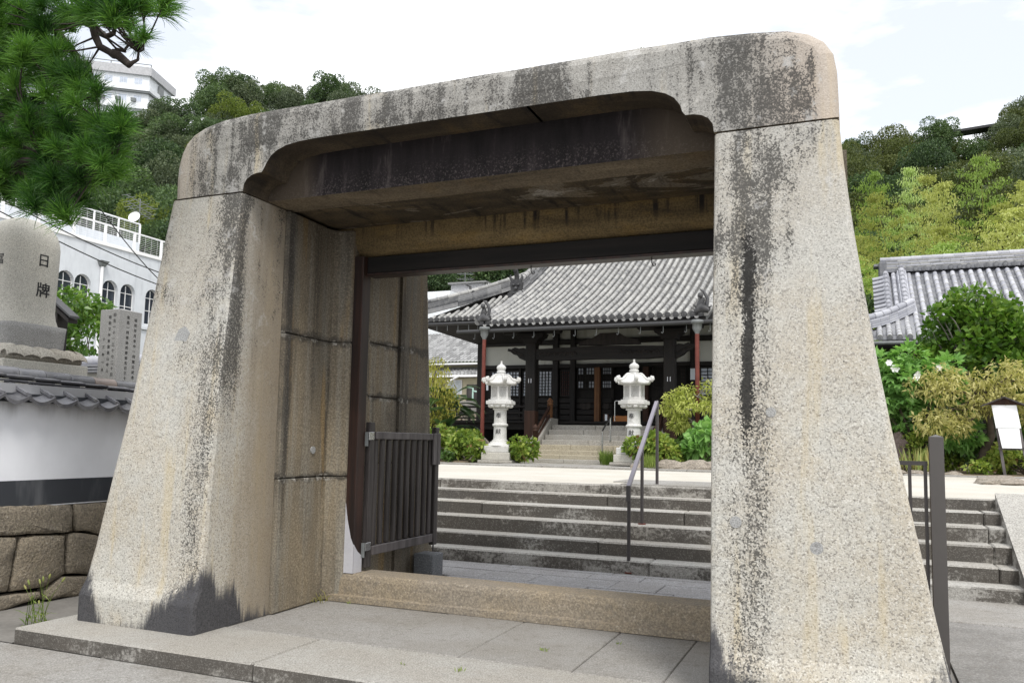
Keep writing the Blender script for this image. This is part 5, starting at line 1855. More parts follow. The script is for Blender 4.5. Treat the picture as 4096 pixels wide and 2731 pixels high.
# ---- things standing on the veranda and steps
bx = (-5.946,22.1,2.131)
ob = thing('offering_box', 'orange-brown wooden offering box on the veranda at the doorway', 'box', (bx[0], 22.2, 2.1))
MB().box(bx[0] - .20, bx[0] + .20, 22.08, 22.36, 2.10, 2.24, c=.008).build('box_body', M['orange_wood'], ob)
for k in range(6):
    MB().box(bx[0] - .19 + k * .066, bx[0] - .15 + k * .066, 22.09, 22.35, 2.241, 2.262).build('slat', M['orange_wood'], ob)
sg = thing('standing_notice', 'small dark notice stand with white paper strip beside the offering box', 'sign', (-6.336, 22.05, 2.1))
x_ = -6.336
MB().box(x_ - .075, x_ + .075, 22.02, 22.06, 2.10, 2.30, c=.005).build('stand_board', M['brown_wood'], sg)
MB().box(x_ - .03, x_ + .035, 22.012, 22.02, 2.12, 2.29).build('paper_strip', M['notice'], sg)
def handrail(name, lab, pts, posts, mat, r=.022):
    t = thing(name, lab, 'handrail', posts[0][0])
    MB().tube(pts, r, 8).build('rail', mat, t)
    for a, b in posts:
        MB().tube([a, b], r * .95, 8).build('post', mat, t)
    return t
xh = -5.817
xh2 = -5.907
handrail('stair_handrail', 'shiny steel handrail on the granite steps, lower one on the left', [(xh, 19.88, 1.78), (xh, 20.0, 1.85), (xh + .02, 20.55, 2.18), (xh + .02, 20.6, 2.19)], [((xh, 19.9, 1.08), (xh, 19.9, 1.80)), ((xh + .02, 20.57, 1.55), (xh + .02, 20.57, 2.17))], M['steel'])
x2 = -6.052
handrail('door_handrail', 'steel handrail frame standing before the dark doorway', [(x2, 21.9, 2.62), (x2 + .02, 21.9, 2.66), (x2 + .5, 21.9, 2.66)], [((x2, 21.9, 2.10), (x2, 21.9, 2.64)), ((x2 + .5, 21.9, 2.10), (x2 + .5, 21.9, 2.65))], M['steel'], .016)
# name slip on the pillar left
MB().box(-10.259, -10.216 + .02, 22.6, 22.62, 3.023, 3.34).build('name_slip', M['notice'], hall)


# ================================================================ white granite lanterns
def make_lantern():
    t = thing('stone_lantern', '', 'lantern', (0, 0, 0), 'pair of white stone lanterns before the temple hall')
    mt = M['lantern']
    MB().box(-.46, .46, -.46, .46, 0, .075, c=.015).build('base_slab', M['tstep'], t)
    MB().box(-.385, .385, -.385, .385, .075, .27, c=.012).build('base_block', M['stele'], t)
    MB().box(-.335, .335, -.335, .335, .27, .44, c=.012).build('base_block', mt, t)
    mb = MB().lathe([(.36, .44), (.35, .47), (.30, .495), (.26, .51), (.255, .545), (.20, .55)], 24)
    mb.build('lotus_base', mt, t)
    n = 20
    mb = MB().lathe([(.215, .55), (.21, .575), (.178, .60), (.172, .65), (.168, .93), (.17, .945), (.20, .955), (.205, .985), (.195, 1.01), (.168, 1.02), (.166, 1.05), (.160, 1.36), (.165, 1.37), (.205, 1.38), (.20, 1.42), (.16, 1.43)], n)
    mb.build('shaft', mt, t)
    mb = MB()
    # lotus underside of the platform: petals
    hexr = .40
    mb.lathe([(.17, 1.425), (.20, 1.43), (.27, 1.46), (.335, 1.50), (.34, 1.515)], 24)
    for k in range(12):
        a = 2 * PI * k / 12
        mb.lathe([(.01, -.05), (.05, -.04), (.075, -.01), (.07, .02), (.02, .04)], 8, (.27 * math.cos(a), .27 * math.sin(a), 1.475))
    mb.lathe([(.37, 1.512), (.395, 1.525), (.395, 1.60), (.37, 1.61), (.33, 1.612), (.33, 1.64), (.28, 1.645)], 6, rot=PI / 6, smooth=False)
    mb.build('platform', mt, t)
    # fire box: six corner ribs, window frames with diagonal lattice, dark inside
    zb, zt = 1.645, 2.02
    R = .262
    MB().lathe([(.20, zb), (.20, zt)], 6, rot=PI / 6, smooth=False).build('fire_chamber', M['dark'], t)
    MB().lathe([(R + .01, zb), (R + .01, zb + .055), (R - .02, zb + .06)], 6, rot=PI / 6, smooth=False).build('chamber_sill', mt, t)
    MB().lathe([(R - .02, zt - .05), (R + .005, zt - .045), (R + .005, zt)], 6, rot=PI / 6, smooth=False).build('chamber_head', mt, t)
    ap = R * math.cos(PI / 6)
    for k in range(6):
        a = 2 * PI * k / 6 + PI / 3
        T = Matrix.Rotation(a, 4, 'Z')
        wd = R * .5
        mb = MB()
        for y0, y1 in ((-wd, -wd + .035), (wd - .035, wd)):
            mb.box(ap - .03, ap + .001, y0, y1, zb + .05, zt - .045, T=T)
        zc0, zc1 = zb + .062, zt - .052
        y0, y1 = -wd + .034, wd - .034
        H, Wd = zc1 - zc0, y1 - y0
        st = .034
        q = -H
        while q < Wd:
            for sgn in (1, -1):
                pts = []
                for tt in (0, 1):
                    pass
                ya, za = (q, 0)
                s0, s1 = max(0, -q), min(H, Wd - q)
                if s1 > s0 + .01:
                    A = (q + s0, s0)
                    B = (q + s1, s1)
                    f = (lambda u: y0 + u) if sgn > 0 else (lambda u: y1 - u)
                    mb.bar(T @ Vector((ap - .012, f(A[0]), zc0 + A[1])), T @ Vector((ap - .012, f(B[0]), zc0 + B[1])), .012, .015)
            q += st
        mb.build('lattice_panel', mt, t)
    # hexagonal roof with curled corners
    mb = MB()
    prof = [(0.10, .265), (.16, .262), (.21, .245), (.25, .20), (.29, .145), (.34, .095), (.40, .065), (.445, .06)]
    n = 36
    vs, fs = [], []
    def rad(th, r, i):
        m6 = (th % (PI / 3)) - PI / 6
        hexq = math.cos(PI / 6) / math.cos(m6)
        w_ = i / (len(prof) - 1)
        return r * (1 - w_ + w_ * hexq)
    def lift(th, i):
        m6 = abs((th % (PI / 3)) - PI / 6) / (PI / 6)
        w_ = (i / (len(prof) - 1)) ** 2
        return .055 * w_ * m6 ** 4
    rows = []
    for i, (r, z_) in enumerate(prof):
        rows.append([(rad(2 * PI * k / n, r, i) * math.cos(2 * PI * k / n), rad(2 * PI * k / n, r, i) * math.sin(2 * PI * k / n), zt + z_ + lift(2 * PI * k / n, i)) for k in range(n)])
    rows.append([(x, y, z_ - .055) for x, y, z_ in rows[-1]])
    rows.append([(x * .62, y * .62, zt) for x, y, z_ in rows[-1]])
    vs = [p for r in rows for p in r]
    fs = [((i + 1) * n + k, (i + 1) * n + (k + 1) % n, i * n + (k + 1) % n, i * n + k) for i in range(len(rows) - 1) for k in range(n)]
    mb.add(vs, fs, 0, True)
    for k in range(6):
        a = 2 * PI * k / 6
        c, s_ = math.cos(a), math.sin(a)
        # raised rib to the curled tip
        pts = [(r * c, r * s_, zt + z_ + .012 + (.05 * (i / 7) ** 2)) for i, (r, z_) in enumerate(prof)]
        pts += [(.475 * c, .475 * s_, zt + .10), (.50 * c, .50 * s_, zt + .135), (.495 * c, .495 * s_, zt + .175), (.46 * c, .46 * s_, zt + .185), (.445 * c, .445 * s_, zt + .165)]
        mb.tube(pts, [.02, .025, .028, .03, .032, .036, .042, .048, .05, .048, .042, .036, .03], 8)
    mb.build('lantern_roof', mt, t)
    mb = MB().lathe([(.11, zt + .262), (.125, zt + .275), (.11, zt + .30), (.10, zt + .31), (.118, zt + .325), (.118, zt + .365), (.10, zt + .375), (.085, zt + .385), (.11, zt + .41), (.122, zt + .45), (.118, zt + .49), (.085, zt + .525), (.045, zt + .545), (.028, zt + .57), (.024, zt + .62), (.03, zt + .635), (.012, zt + .64)], 18)
    mb.build('finial', mt, t)
    for ch, z_ in (('奉', 1.215), ('献', .80)):
        me = text_mesh(ch, .15, M['ink'], .0015)
        obj('painted_character', me, t, (0, -.171, z_), (PI / 2, 0, 0))
    return t


H0 = 2.66
lan = make_lantern()
k1 = (3.466 - .975) / H0
lan['label'] = 'white stone lantern on the left of the temple steps, between leafy bushes'
lan.location = (-8.0, 18.5, .975)
lan.scale = (k1, k1, k1)
lan.rotation_euler = (0, 0, R_(6))
l2 = copy_tree(lan)
l2['label'] = 'white stone lantern on the right of the temple steps, behind the stair handrail'
l2.location = (-4.66, 18.5, 1.0)
k2 = (3.438 - 1.0) / H0
l2.scale = (k2, k2, k2)
l2.rotation_euler = (0, 0, R_(-9))


# ================================================================ foliage tools
def leaf_arrays(rg, P, D, L, W, droop=.15, fold=.0, k=4):
    """diamond leaves: points P, axis directions D"""
    n = len(P)
    D = D / (np.linalg.norm(D, axis=1, keepdims=True) + 1e-9)
    q = rg.normal(size=(n, 3))
    Sd = np.cross(D, q)
    Sd /= np.linalg.norm(Sd, axis=1, keepdims=True) + 1e-9
    L = (L * rg.uniform(.7, 1.3, n))[:, None]
    W = (W * rg.uniform(.75, 1.25, n))[:, None]
    z = np.array([[0, 0, 1.0]])
    a = P
    b = P + D * L * .45 + Sd * W * .5
    c = P + D * L - z * L * droop
    d = P + D * L * .45 - Sd * W * .5
    V = np.stack([a, b, c, d], 1).reshape(-1, 3)
    F = np.arange(4 * n).reshape(n, 4)
    return V, F


def blob_pts(rg, blobs, n, inner=.55):
    """points in the outer shells of a set of ellipsoids, with outward directions"""
    B = np.array(blobs, float)
    wgt = (B[:, 3] * B[:, 4] * B[:, 5]) ** .67
    ix = rg.choice(len(B), n, p=wgt / wgt.sum())
    d = rg.normal(size=(n, 3))
    d /= np.linalg.norm(d, axis=1, keepdims=True)
    r = rg.uniform(inner ** 3, 1, n) ** (1 / 3)
    P = B[ix, :3] + d * B[ix, 3:] * r[:, None]
    return P, d


def foliage(seed, blobs, n, L, W, up=.2, rand=.8, droop=.15, inner=.55, outw=.8):
    rg = np.random.default_rng(seed)
    P, d = blob_pts(rg, blobs, n, inner)
    D = d * outw + rg.normal(size=(n, 3)) * rand + np.array([[0, 0, up]])
    return leaf_arrays(rg, P, D, L, W, droop)


def join_np(parts):
    V, F, o = [], [], 0
    for v, f in parts:
        V.append(v)
        F.append(f + o)
        o += len(v)
    return np.concatenate(V), np.concatenate(F)


def star_leaves(seed, P, D, size):
    """five-lobed leaves as fans of quads"""
    rg = np.random.default_rng(seed)
    n = len(P)
    D = D / (np.linalg.norm(D, axis=1, keepdims=True) + 1e-9)
    q = rg.normal(size=(n, 3)) * .5 + np.array([[0, 0, 1.0]])
    N = q - D * (q * D).sum(1, keepdims=True)
    N /= np.linalg.norm(N, axis=1, keepdims=True) + 1e-9
    Sd = np.cross(D, N)
    V, F = [], []
    s = size * rg.uniform(.7, 1.25, (n, 1))
    o = 0
    for a, ln in ((0, 1.0), (.85, .85), (-.85, .85), (1.75, .55), (-1.75, .55)):
        A = D * math.cos(a) + Sd * math.sin(a)
        B = D * math.cos(a + .42) + Sd * math.sin(a + .42)
        C = D * math.cos(a - .42) + Sd * math.sin(a - .42)
        c0 = P + D * s * .1
        v = np.stack([c0, c0 + B * s * ln * .52, c0 + A * s * ln - N * s * .12, c0 + C * s * ln * .52], 1).reshape(-1, 3)
        V.append(v)
        F.append(np.arange(4 * n).reshape(n, 4) + o)
        o += 4 * n
    return np.concatenate(V), np.concatenate(F)


def crown_obj(name, VF, mat, parent, **t):
    return obj(name, np_mesh(name, VF[0], VF[1], mat), parent, **t)


def twigs(mb, base, tips, r0, r1, rg, bend=.25, n=5):
    base = Vector(base)
    for tip in tips:
        tip = Vector(tip)
        pts = []
        off = Vector((rg.uniform(-1, 1), rg.uniform(-1, 1), rg.uniform(-.2, 1))) * (tip - base).length * bend
        for i in range(n):
            t = i / (n - 1)
            pts.append(base.lerp(tip, t) + off * math.sin(PI * t) * .6)
        mb.tube(pts, [r0 + (r1 - r0) * i / (n - 1) for i in range(n)], 6)


def bush(name, label, cat, blobs, n, L, W, mat, seed, group=None, stems=8, up=.3, droop=.2, rand=.8, star=0, stem_mat='bark', dense=.5, base=None):
    cx = sum(b[0] for b in blobs) / len(blobs)
    cy = sum(b[1] for b in blobs) / len(blobs)
    zb = min(b[2] - b[5] for b in blobs)
    root = base or (cx, cy, zb)
    t = thing(name, label, cat, root, group)
    if star:
        rg = np.random.default_rng(seed)
        P, d = blob_pts(rg, blobs, n, dense)
        D = d * .9 + rg.normal(size=(n, 3)) * .4 + np.array([[0, 0, -.15]])
        crown_obj('foliage', star_leaves(seed, P, D, star), M[mat], t, kind='stuff')
    else:
        crown_obj('foliage', foliage(seed, blobs, n, L, W, up, rand, droop, dense), M[mat], t, kind='stuff')
    rg = random.Random(seed)
    mb = MB()
    tips = [(b[0] + rg.uniform(-.6, .6) * b[3], b[1] + rg.uniform(-.6, .6) * b[4], b[2] + rg.uniform(-.3, .7) * b[5]) for b in blobs for _ in range(max(1, stems // len(blobs)))]
    twigs(mb, (root[0], root[1], root[2]), tips, .014, .005, rg, .12)
    mb.build('stems', M[stem_mat], t, kind='stuff')
    return t


def blobs_box(seed, x0, x1, y0, y1, z0, z1, n, r0, r1, dome=True):
    rg = random.Random(seed)
    out = []
    for i in range(n):
        u, v = rg.uniform(-1, 1), rg.uniform(-1, 1)
        x, y = (x0 + x1) / 2 + u * (x1 - x0) / 2, (y0 + y1) / 2 + v * (y1 - y0) / 2
        h = math.sqrt(max(0.05, 1 - .75 * u * u)) if dome else 1
        r = rg.uniform(r0, r1)
        zt = z0 + (z1 - z0) * h
        z = rg.uniform(z0 + r, max(z0 + r + .01, zt - r)) if i % 2 else zt - r
        out.append((x, y, z, r, r, r * .85))
    return out


# ================================================================ court planting seen through the gate
HY = 'hydrangea bushes on the court'
bush('hydrangea_bush', 'yellow-green hydrangea bush in front of the left lantern', 'bush', blobs_box(1, -9.25, -8.35, 17.9, 18.6, 1.0, 1.78, 9, .20, .30), 1700, .115, .078, 'leaf_hydrangea', 11, HY)
bush('hydrangea_bush', 'leafy hydrangea bush just right of the left lantern', 'bush', blobs_box(2, -7.65, -7.20, 18.2, 18.7, 1.0, 1.70, 7, .16, .25), 1000, .11, .075, 'leaf_hydrangea', 12, HY)
bush('hydrangea_bush', 'hydrangea bush at the far left beside the gate pillar', 'bush', blobs_box(3, -10.5, -9.45, 18.8, 19.5, 1.0, 1.95, 10, .2, .32), 1700, .115, .078, 'leaf_hydrangea', 13, HY)
bush('low_shrub', 'low dark green shrub under the left hydrangeas', 'shrub', blobs_box(4, -10.1, -9.0, 17.9, 18.3, .98, 1.25, 8, .1, .16, False), 700, .09, .06, 'leaf_shrub', 14)
bush('hydrangea_bush', 'wide hydrangea bush behind the stair handrail at the right lantern', 'bush', blobs_box(5, -4.75, -3.75, 18.1, 18.8, 1.02, 1.82, 12, .2, .30), 2500, .11, .075, 'leaf_hydrangea', 15, HY)
bush('hydrangea_bush', 'darker hydrangea bush right of the wide one, by the porch pillar', 'bush', blobs_box(6, -3.95, -3.3, 18.9, 19.5, 1.02, 1.80, 8, .2, .28), 1200, .11, .075, 'leaf_shrub', 16, HY)
bush('broad_leaf_shrub', 'upright shrub with big round leaves beside the right gate pillar', 'shrub', blobs_box(7, -3.35, -2.6, 18.6, 19.1, 1.05, 2.05, 9, .2, .28), 620, .21, .17, 'leaf_hibiscus', 17)


def tuft(name, label, cat, c, n, h, r, mat, seed, spread=.35, w=.012, group=None):
    rg = np.random.default_rng(seed)
    a = rg.uniform(0, 2 * PI, n)
    q = r * np.sqrt(rg.uniform(0, 1, n))
    P = np.stack([c[0] + q * np.cos(a), c[1] + q * np.sin(a), np.full(n, c[2])], 1)
    b = rg.uniform(0, 2 * PI, n)
    D = np.stack([spread * np.cos(b) * rg.uniform(0, 1, n), spread * np.sin(b) * rg.uniform(0, 1, n), np.ones(n)], 1)
    V, F = leaf_arrays(rg, P, D, np.full(n, h), np.full(n, w), .05)
    return obj(name, np_mesh(name, V, F, M[mat]), None, label=label, category=cat, group=group, kind=None)


tuft('grass_tuft', 'bright green grass tuft left of the right lantern base', 'grass', (-5.367, 19.061 - .3, .97), 240, .36, .17, 'grass', 21, .6, .02)
tuft('grass_tuft', 'bright green grass tuft right of the right lantern base, behind the handrail', 'grass', (-4.1, 17.6, .97), 200, .30, .16, 'grass', 22, .6, .02)


def rock(name, label, c, sx, sy, sz, seed, mat='rock', cat='rock', group=None):
    mb = MB()
    n, m = 14, 7
    vs = []
    for j in range(m + 1):
        ph = PI * j / m - PI / 2
        for i in range(n):
            th = 2 * PI * i / n
            d = Vector((math.cos(ph) * math.cos(th), math.cos(ph) * math.sin(th), math.sin(ph)))
            k = 1 + .38 * mnoise.noise(d * 1.6 + Vector((seed * 3.1, 0, 0))) + .16 * mnoise.noise(d * 4 + Vector((seed, 5, 0)))
            vs.append((c[0] + d.x * sx * k, c[1] + d.y * sy * k, c[2] + max(-.05, d.z * sz * k)))
    fs = [(j * n + i, j * n + (i + 1) % n, (j + 1) * n + (i + 1) % n, (j + 1) * n + i) for j in range(m) for i in range(n)]
    mb.add(vs, fs, 0, False)
    return mb.build(name, M[mat], None, label=label, category=cat, group=group)


rock('garden_rock', 'small round stone at the foot of the right lantern bush', (-4.35, 17.4, .97), .14, .12, .10, 1)
for k, (x, s) in enumerate(((-3.75, .36), (-3.2, .42), (-2.65, .4))):
    rock('garden_rock', ('pale low edging rock under the round-leaved shrub, left of three', 'pale low edging rock under the round-leaved shrub, middle of three', 'pale low edging rock touching the right gate pillar')[k], (x, 17.9 + .1 * k, .97), s, .25, .20, 5 + k)
rock('garden_rock', 'dark boulder under the cycad left of the left lantern', (-9.74, 20.6, 1.25), .45, .35, .40, 9, 'mossy_side')
rock('garden_rock', 'round grey stone behind the hydrangea left of the red pipe', (-9.632, 20.9, 1.3), .30, .3, .25, 10)

# drooping willow-like tree at the left edge of the opening
t = thing('weeping_tree', 'small tree with fine drooping yellow-green leaves above the cycad', 'tree', (-10.75, 20.2, 1.0))
bl = [(-10.55, 20.0, 3.35, .35, .4, .5), (-10.35, 19.9, 2.9, .4, .4, .45), (-10.15, 19.9, 2.55, .35, .35, .5), (-10.7, 20.1, 2.3, .35, .4, .5), (-10.5, 19.8, 2.0, .3, .3, .4), (-11.1, 20.2, 3.2, .5, .5, .6), (-11.2, 20.2, 2.4, .5, .5, .6)]
rg = np.random.default_rng(31)
P, d = blob_pts(rg, bl, 2600, .2)
D = rg.normal(size=(2600, 3)) * .35 + np.array([[0, 0, -1.0]])
crown_obj('foliage', leaf_arrays(rg, P, D, np.full(2600, .10), np.full(2600, .03), .1), M['leaf_willow'], t, kind='stuff')
mb = MB()
mb.tube([(-10.75, 20.2, 1.0), (-10.8, 20.2, 1.8), (-10.7, 20.15, 2.5), (-10.75, 20.1, 3.2)], [.10, .085, .06, .03], 8)
twigs(mb, (-10.72, 20.15, 2.5), [(b[0], b[1], b[2] + .2) for b in bl], .03, .008, random.Random(3), .3)
mb.build('trunk', M['bark'], t)


# cycad: feathered fronds, each a part
def frond_mesh(L, seed):
    rg = random.Random(seed)
    V, F = [], []
    n = 34
    pts = []
    for i in range(n + 1):
        t_ = i / n
        pts.append(Vector((L * (t_ - .12 * t_ * t_), 0, L * (.55 * t_ - .75 * t_ * t_))))
    for i in range(3, n):
        p = pts[i]
        t_ = i / n
        ll = L * .20 * math.sin(PI * min(1, t_ * 1.02 + .04)) ** .6 + .02
        for sd in (-1, 1):
            tip = p + Vector((ll * .55, sd * ll, ll * .25 - ll * .30))
            wv = Vector((.022, 0, 0))
            o = len(V)
            V += [p - wv, p + (tip - p) * .5 + Vector((0, 0, .014)) - wv, tip, p + (tip - p) * .5 + Vector((0, 0, .014)) + wv]
            F.append((o, o + 1, o + 2, o + 3))
    for i in range(n):
        o = len(V)
        q = Vector((0, .008, 0))
        V += [pts[i] - q, pts[i] + q, pts[i + 1] + q * .6, pts[i + 1] - q * .6]
        F.append((o, o + 1, o + 2, o + 3))
    return np_mesh('frond', [tuple(v) for v in V], F, M['leaf_cycad'])


cy = thing('cycad', 'dark green cycad with long feathered fronds left of the temple', 'cycad', (-10.5, 20.5, 1.0))
fm = [frond_mesh(L, i) for i, L in enumerate((1.15, 1.3, 1.0))]
rg = random.Random(8)
for c0, nf in (((-10.55, 20.5, 2.35), 22), ((-10.45, 20.3, 1.75), 18)):
    for k in range(nf):
        a = 2 * PI * k / nf * 2.4 + rg.uniform(-.2, .2)
        obj('frond', fm[k % 3], cy, c0, (0, R_(rg.uniform(-52, 12)), a))
MB().tube([(-10.55, 20.5, 1.0), (-10.6, 20.5, 1.7), (-10.55, 20.5, 2.38)], [.2, .17, .14], 10).build('trunk', M['bark'], cy)
MB().tube([(-10.5, 20.4, 1.0), (-10.45, 20.3, 1.78)], [.15, .13], 10).build('trunk', M['bark'], cy)


# maple-like tree right of the lantern
def spread_tree(name, label, base, trunk, tips, mat, n, L, W, seed, r=(.28, .5), flat=.55, droop=.5, tr=.09, leafdown=-.6, bark='bark_grey'):
    t = thing(name, label, 'tree', base)
    mb = MB()
    k = len(trunk)
    mb.tube(trunk, [tr * (1 - .6 * i / (k - 1)) for i in range(k)], 8)
    rg = random.Random(seed)
    mid = Vector(trunk[-1])
    m2 = Vector(trunk[-2])
    for i, tp in enumerate(tips):
        b = mid if i % 2 else m2.lerp(mid, rg.uniform(.3, 1))
        twigs(mb, b, [tp], tr * .4, .012, rg, .22, 6)
        for _ in range(3):
            twigs(mb, Vector(tp).lerp(b, rg.uniform(.1, .4)), [Vector(tp) + Vector((rg.uniform(-.4, .4), rg.uniform(-.3, .3), rg.uniform(-.1, .25)))], .014, .005, rg, .2, 4)
    mb.build('trunk', M[bark], t)
    bl = []
    for tp in tips:
        for _ in range(3):
            rr = rg.uniform(*r)
            bl.append((tp[0] + rg.uniform(-.3, .3), tp[1] + rg.uniform(-.3, .3), tp[2] + rg.uniform(-.1, .15), rr, rr, rr * flat))
    g_ = np.random.default_rng(seed)
    P, d = blob_pts(g_, bl, n, .35)
    D = d * .45 + g_.normal(size=(n, 3)) * .6 + np.array([[0, 0, leafdown]])
    crown_obj('foliage', leaf_arrays(g_, P, D, np.full(n, L), np.full(n, W), .15), M[mat], t, kind='stuff')
    return t


spread_tree('maple_tree', 'small tree with layered yellow-green leaves right of the right lantern', (-2.95, 19.6, 1.0),
    [(-2.95, 19.6, 1.0), (-2.9, 19.6, 1.5), (-2.75, 19.55, 1.9), (-2.6, 19.5, 2.25)],
    [(-4.05, 19.3, 2.2), (-3.75, 19.4, 2.45), (-3.45, 19.3, 2.68), (-3.1, 19.4, 2.85), (-2.7, 19.3, 2.8), (-3.3, 19.2, 2.4), (-2.8, 19.3, 2.4), (-2.3, 19.4, 2.9), (-4.0, 19.4, 1.95), (-3.0, 19.3, 2.6), (-1.9, 19.5, 2.6), (-2.2, 19.3, 2.3)],
    'leaf_maple', 4200, .115, .04, 41, (.18, .30), .6, bark='bark_grey')
# leaning support trunk of the same garden tree
MB().tube([(-3.647, 19.8, 1.02), (-3.626, 19.8, 1.6), (-3.564, 19.8, 2.1)], [.11, .10, .08], 8).build('tree_stump', M['bark_grey'], None, label='pale grey cut trunk standing under the layered yellow-green tree', category='stump')

# ================================================================ right-hand garden
# large glossy shrub tree
bl = blobs_box(51, 1.75, 3.6, 20.8, 22.4, 2.3, 5.0, 32, .32, .5)
bl += [(1.75, 21.3, 4.2, .25, .3, .3), (2.15, 21.4, 4.6, .25, .3, .3), (2.5, 21.4, 4.95, .2, .25, .3), (3.0, 21.4, 4.6, .3, .35, .3), (3.35, 21.4, 4.35, .3, .35, .3), (1.55, 21.2, 3.6, .25, .3, .3), (3.9, 21.5, 4.0, .5, .5, .5), (4.2, 21.6, 3.4, .5, .5, .5)]
_r = random.Random(12)
for _ in range(26):
    a = _r.uniform(-.25, PI + .25)
    bl.append((2.55 + 1.05 * math.cos(a) * _r.uniform(.85, 1.12), 21.3 + _r.uniform(-.4, .3), 3.75 + 1.2 * math.sin(a) * _r.uniform(.9, 1.12), _r.uniform(.10, .2), .15, _r.uniform(.16, .30)))
t = thing('broadleaf_tree', 'tall rounded green tree with glossy leaves before the right roof', 'tree', (2.4, 21.6, 1.0))
crown_obj('foliage', foliage(52, bl, 8500, .165, .105, .35, .6, .15, .45), M['leaf_tree'], t, kind='stuff')
mb = MB()
mb.tube([(2.38, 21.6, 1.0), (2.42, 21.6, 2.2), (2.5, 21.6, 3.4), (2.55, 21.5, 4.6)], [.10, .09, .07, .03], 8)
mb.tube([(2.1, 21.7, 1.0), (2.0, 21.7, 2.0), (1.8, 21.6, 3.2)], [.08, .07, .04], 8)
twigs(mb, (2.48, 21.6, 3.2), [b[:3] for b in bl[::2]], .035, .01, random.Random(5), .15)
mb.build('trunk', M['bark_grey'], t)
# hibiscus with white flowers
bl = blobs_box(53, .35, 1.9, 19.6, 20.6, 1.5, 3.5, 22, .28, .42) + [(.5, 19.8, 3.35, .3, .3, .3), (1.15, 19.8, 3.5, .33, .3, .3), (1.6, 19.8, 3.1, .3, .3, .3), (2.0, 19.8, 2.7, .3, .3, .3), (2.1, 19.8, 2.2, .3, .3, .3), (.2, 19.9, 2.6, .4, .4, .4), (2.2, 19.8, 1.8, .3, .3, .3), (1.9, 19.7, 3.3, .25, .25, .2)]
hb = bush('hibiscus_bush', 'bright green lobed-leaf bush with white flowers beside the gate pillar', 'bush', bl, 2300, 0, 0, 'leaf_hibiscus', 54, None, 12, star=.19, dense=.6)
def flower(px_loc, s, seed):
    mb = MB()
    rg = random.Random(seed)
    for k in range(6):
        a = 2 * PI * k / 6 + rg.uniform(-.2, .2)
        c, s_ = math.cos(a), math.sin(a)
        u_, v2 = Vector((c, -.3, s_)), Vector((-s_, 0, c))
        mb.add([(0, 0, 0), u_ * s * .6 + v2 * s * .42, u_ * s + Vector((0, -.25 * s, 0)), u_ * s * .6 - v2 * s * .42], [(0, 1, 2, 3)], 0, True)
    mb.lathe([(.2 * s, -.15 * s), (.32 * s, 0), (.2 * s, .15 * s)], 7, (0, -.1 * s, 0))
    return mb.build('flower', M['petal'], hb, px_loc)
for i, (x, y, z_, s) in enumerate([(0.73,19.42,3.34,0.075),(0.846,19.42,3.215,0.1),(1.273,19.42,3.058,0.075),(1.246,19.42,3.003,0.07),(1.299,19.42,3.114,0.05),(1.682,19.42,3.21,0.075)]):
    flower((x, y, z_), s, i)
# tan drooping tree with curved trunk
spread_tree('drooping_tree', 'small tree with drooping tan leaves and curved dark trunk behind the notice board', (2.42, 19.9, 1.0),
    [(2.42, 19.9, 1.0), (2.5, 19.85, 1.4), (2.66, 19.8, 1.8), (2.62, 19.7, 2.2), (2.45, 19.6, 2.55)],
    [(1.75, 19.4, 3.0), (2.0, 19.4, 2.75), (2.3, 19.4, 2.75), (1.7, 19.3, 2.1), (2.1, 19.4, 2.3), (2.7, 19.4, 2.9), (3.1, 19.5, 3.1), (3.4, 19.5, 3.0), (2.9, 19.4, 2.6), (3.2, 19.5, 2.3), (1.55, 19.3, 2.75), (2.55, 19.4, 2.4), (2.0, 19.3, 1.95), (3.5, 19.5, 2.5)],
    'leaf_tan', 5200, .115, .036, 61, (.22, .48), .6, leafdown=-.55, tr=.11, bark='bark')
# low planting along the bed
bush('low_shrub', 'yellowish low shrub behind the iris clump', 'shrub', blobs_box(71, .9, 1.9, 19.6, 20.2, 1.0, 1.95, 12, .15, .26), 1100, .10, .07, 'leaf_hydrangea', 72)
bush('low_shrub', 'dark green low shrub below the tan-leaved tree', 'shrub', blobs_box(73, 1.75, 2.5, 19.9, 20.6, 1.0, 1.75, 10, .15, .26, False), 1000, .10, .065, 'leaf_shrub', 74)
bush('low_shrub', 'bright low shrub behind the notice board legs', 'shrub', blobs_box(75, 2.5, 3.8, 19.3, 20.0, 1.0, 1.75, 14, .15, .26), 1300, .12, .08, 'leaf_hydrangea', 76)
bush('low_shrub', 'tiny leafy plant at the stone edging left of the notice board', 'shrub', blobs_box(77, 2.15, 2.45, 18.9, 19.1, 1.0, 1.30, 5, .08, .13), 170, .11, .07, 'leaf_hydrangea', 78)
bush('hedge', 'dark hedge at the back of the right garden under the big tree', 'hedge', blobs_box(79, .2, 4.4, 21.2, 22.0, 1.0, 2.5, 26, .3, .5, False), 2200, .15, .10, 'leaf_shrub', 80)
tuft('iris_clump', 'clump of pale green iris blades with brown tips near the gate pillar', 'iris', (1.2, 19.0, 1.0), 90, .52, .40, 'iris', 81, .35, .04)
rock('standing_stone', 'dark red-brown standing stone at the edge of the gate pillar', (.92, 19.7, 1.35), .26, .2, .45, 12, 'redbrown_stone', 'stone')
rock('flat_rock', 'long flat brown rock lying on the sand of the court', (2.2, 15.7, .95), .40, .55, .13, 14, 'rock')
for k in range(4):
    rock('edging_rock', ('grey edging rock at the iris clump, leftmost', 'grey edging rock before the iris clump, second from left', 'grey edging rock right of the iris clump', 'grey edging rock at the right bed, rightmost')[k], (.8 + .34 * k, 18.62, 1.0), .18, .12, .07, 20 + k)
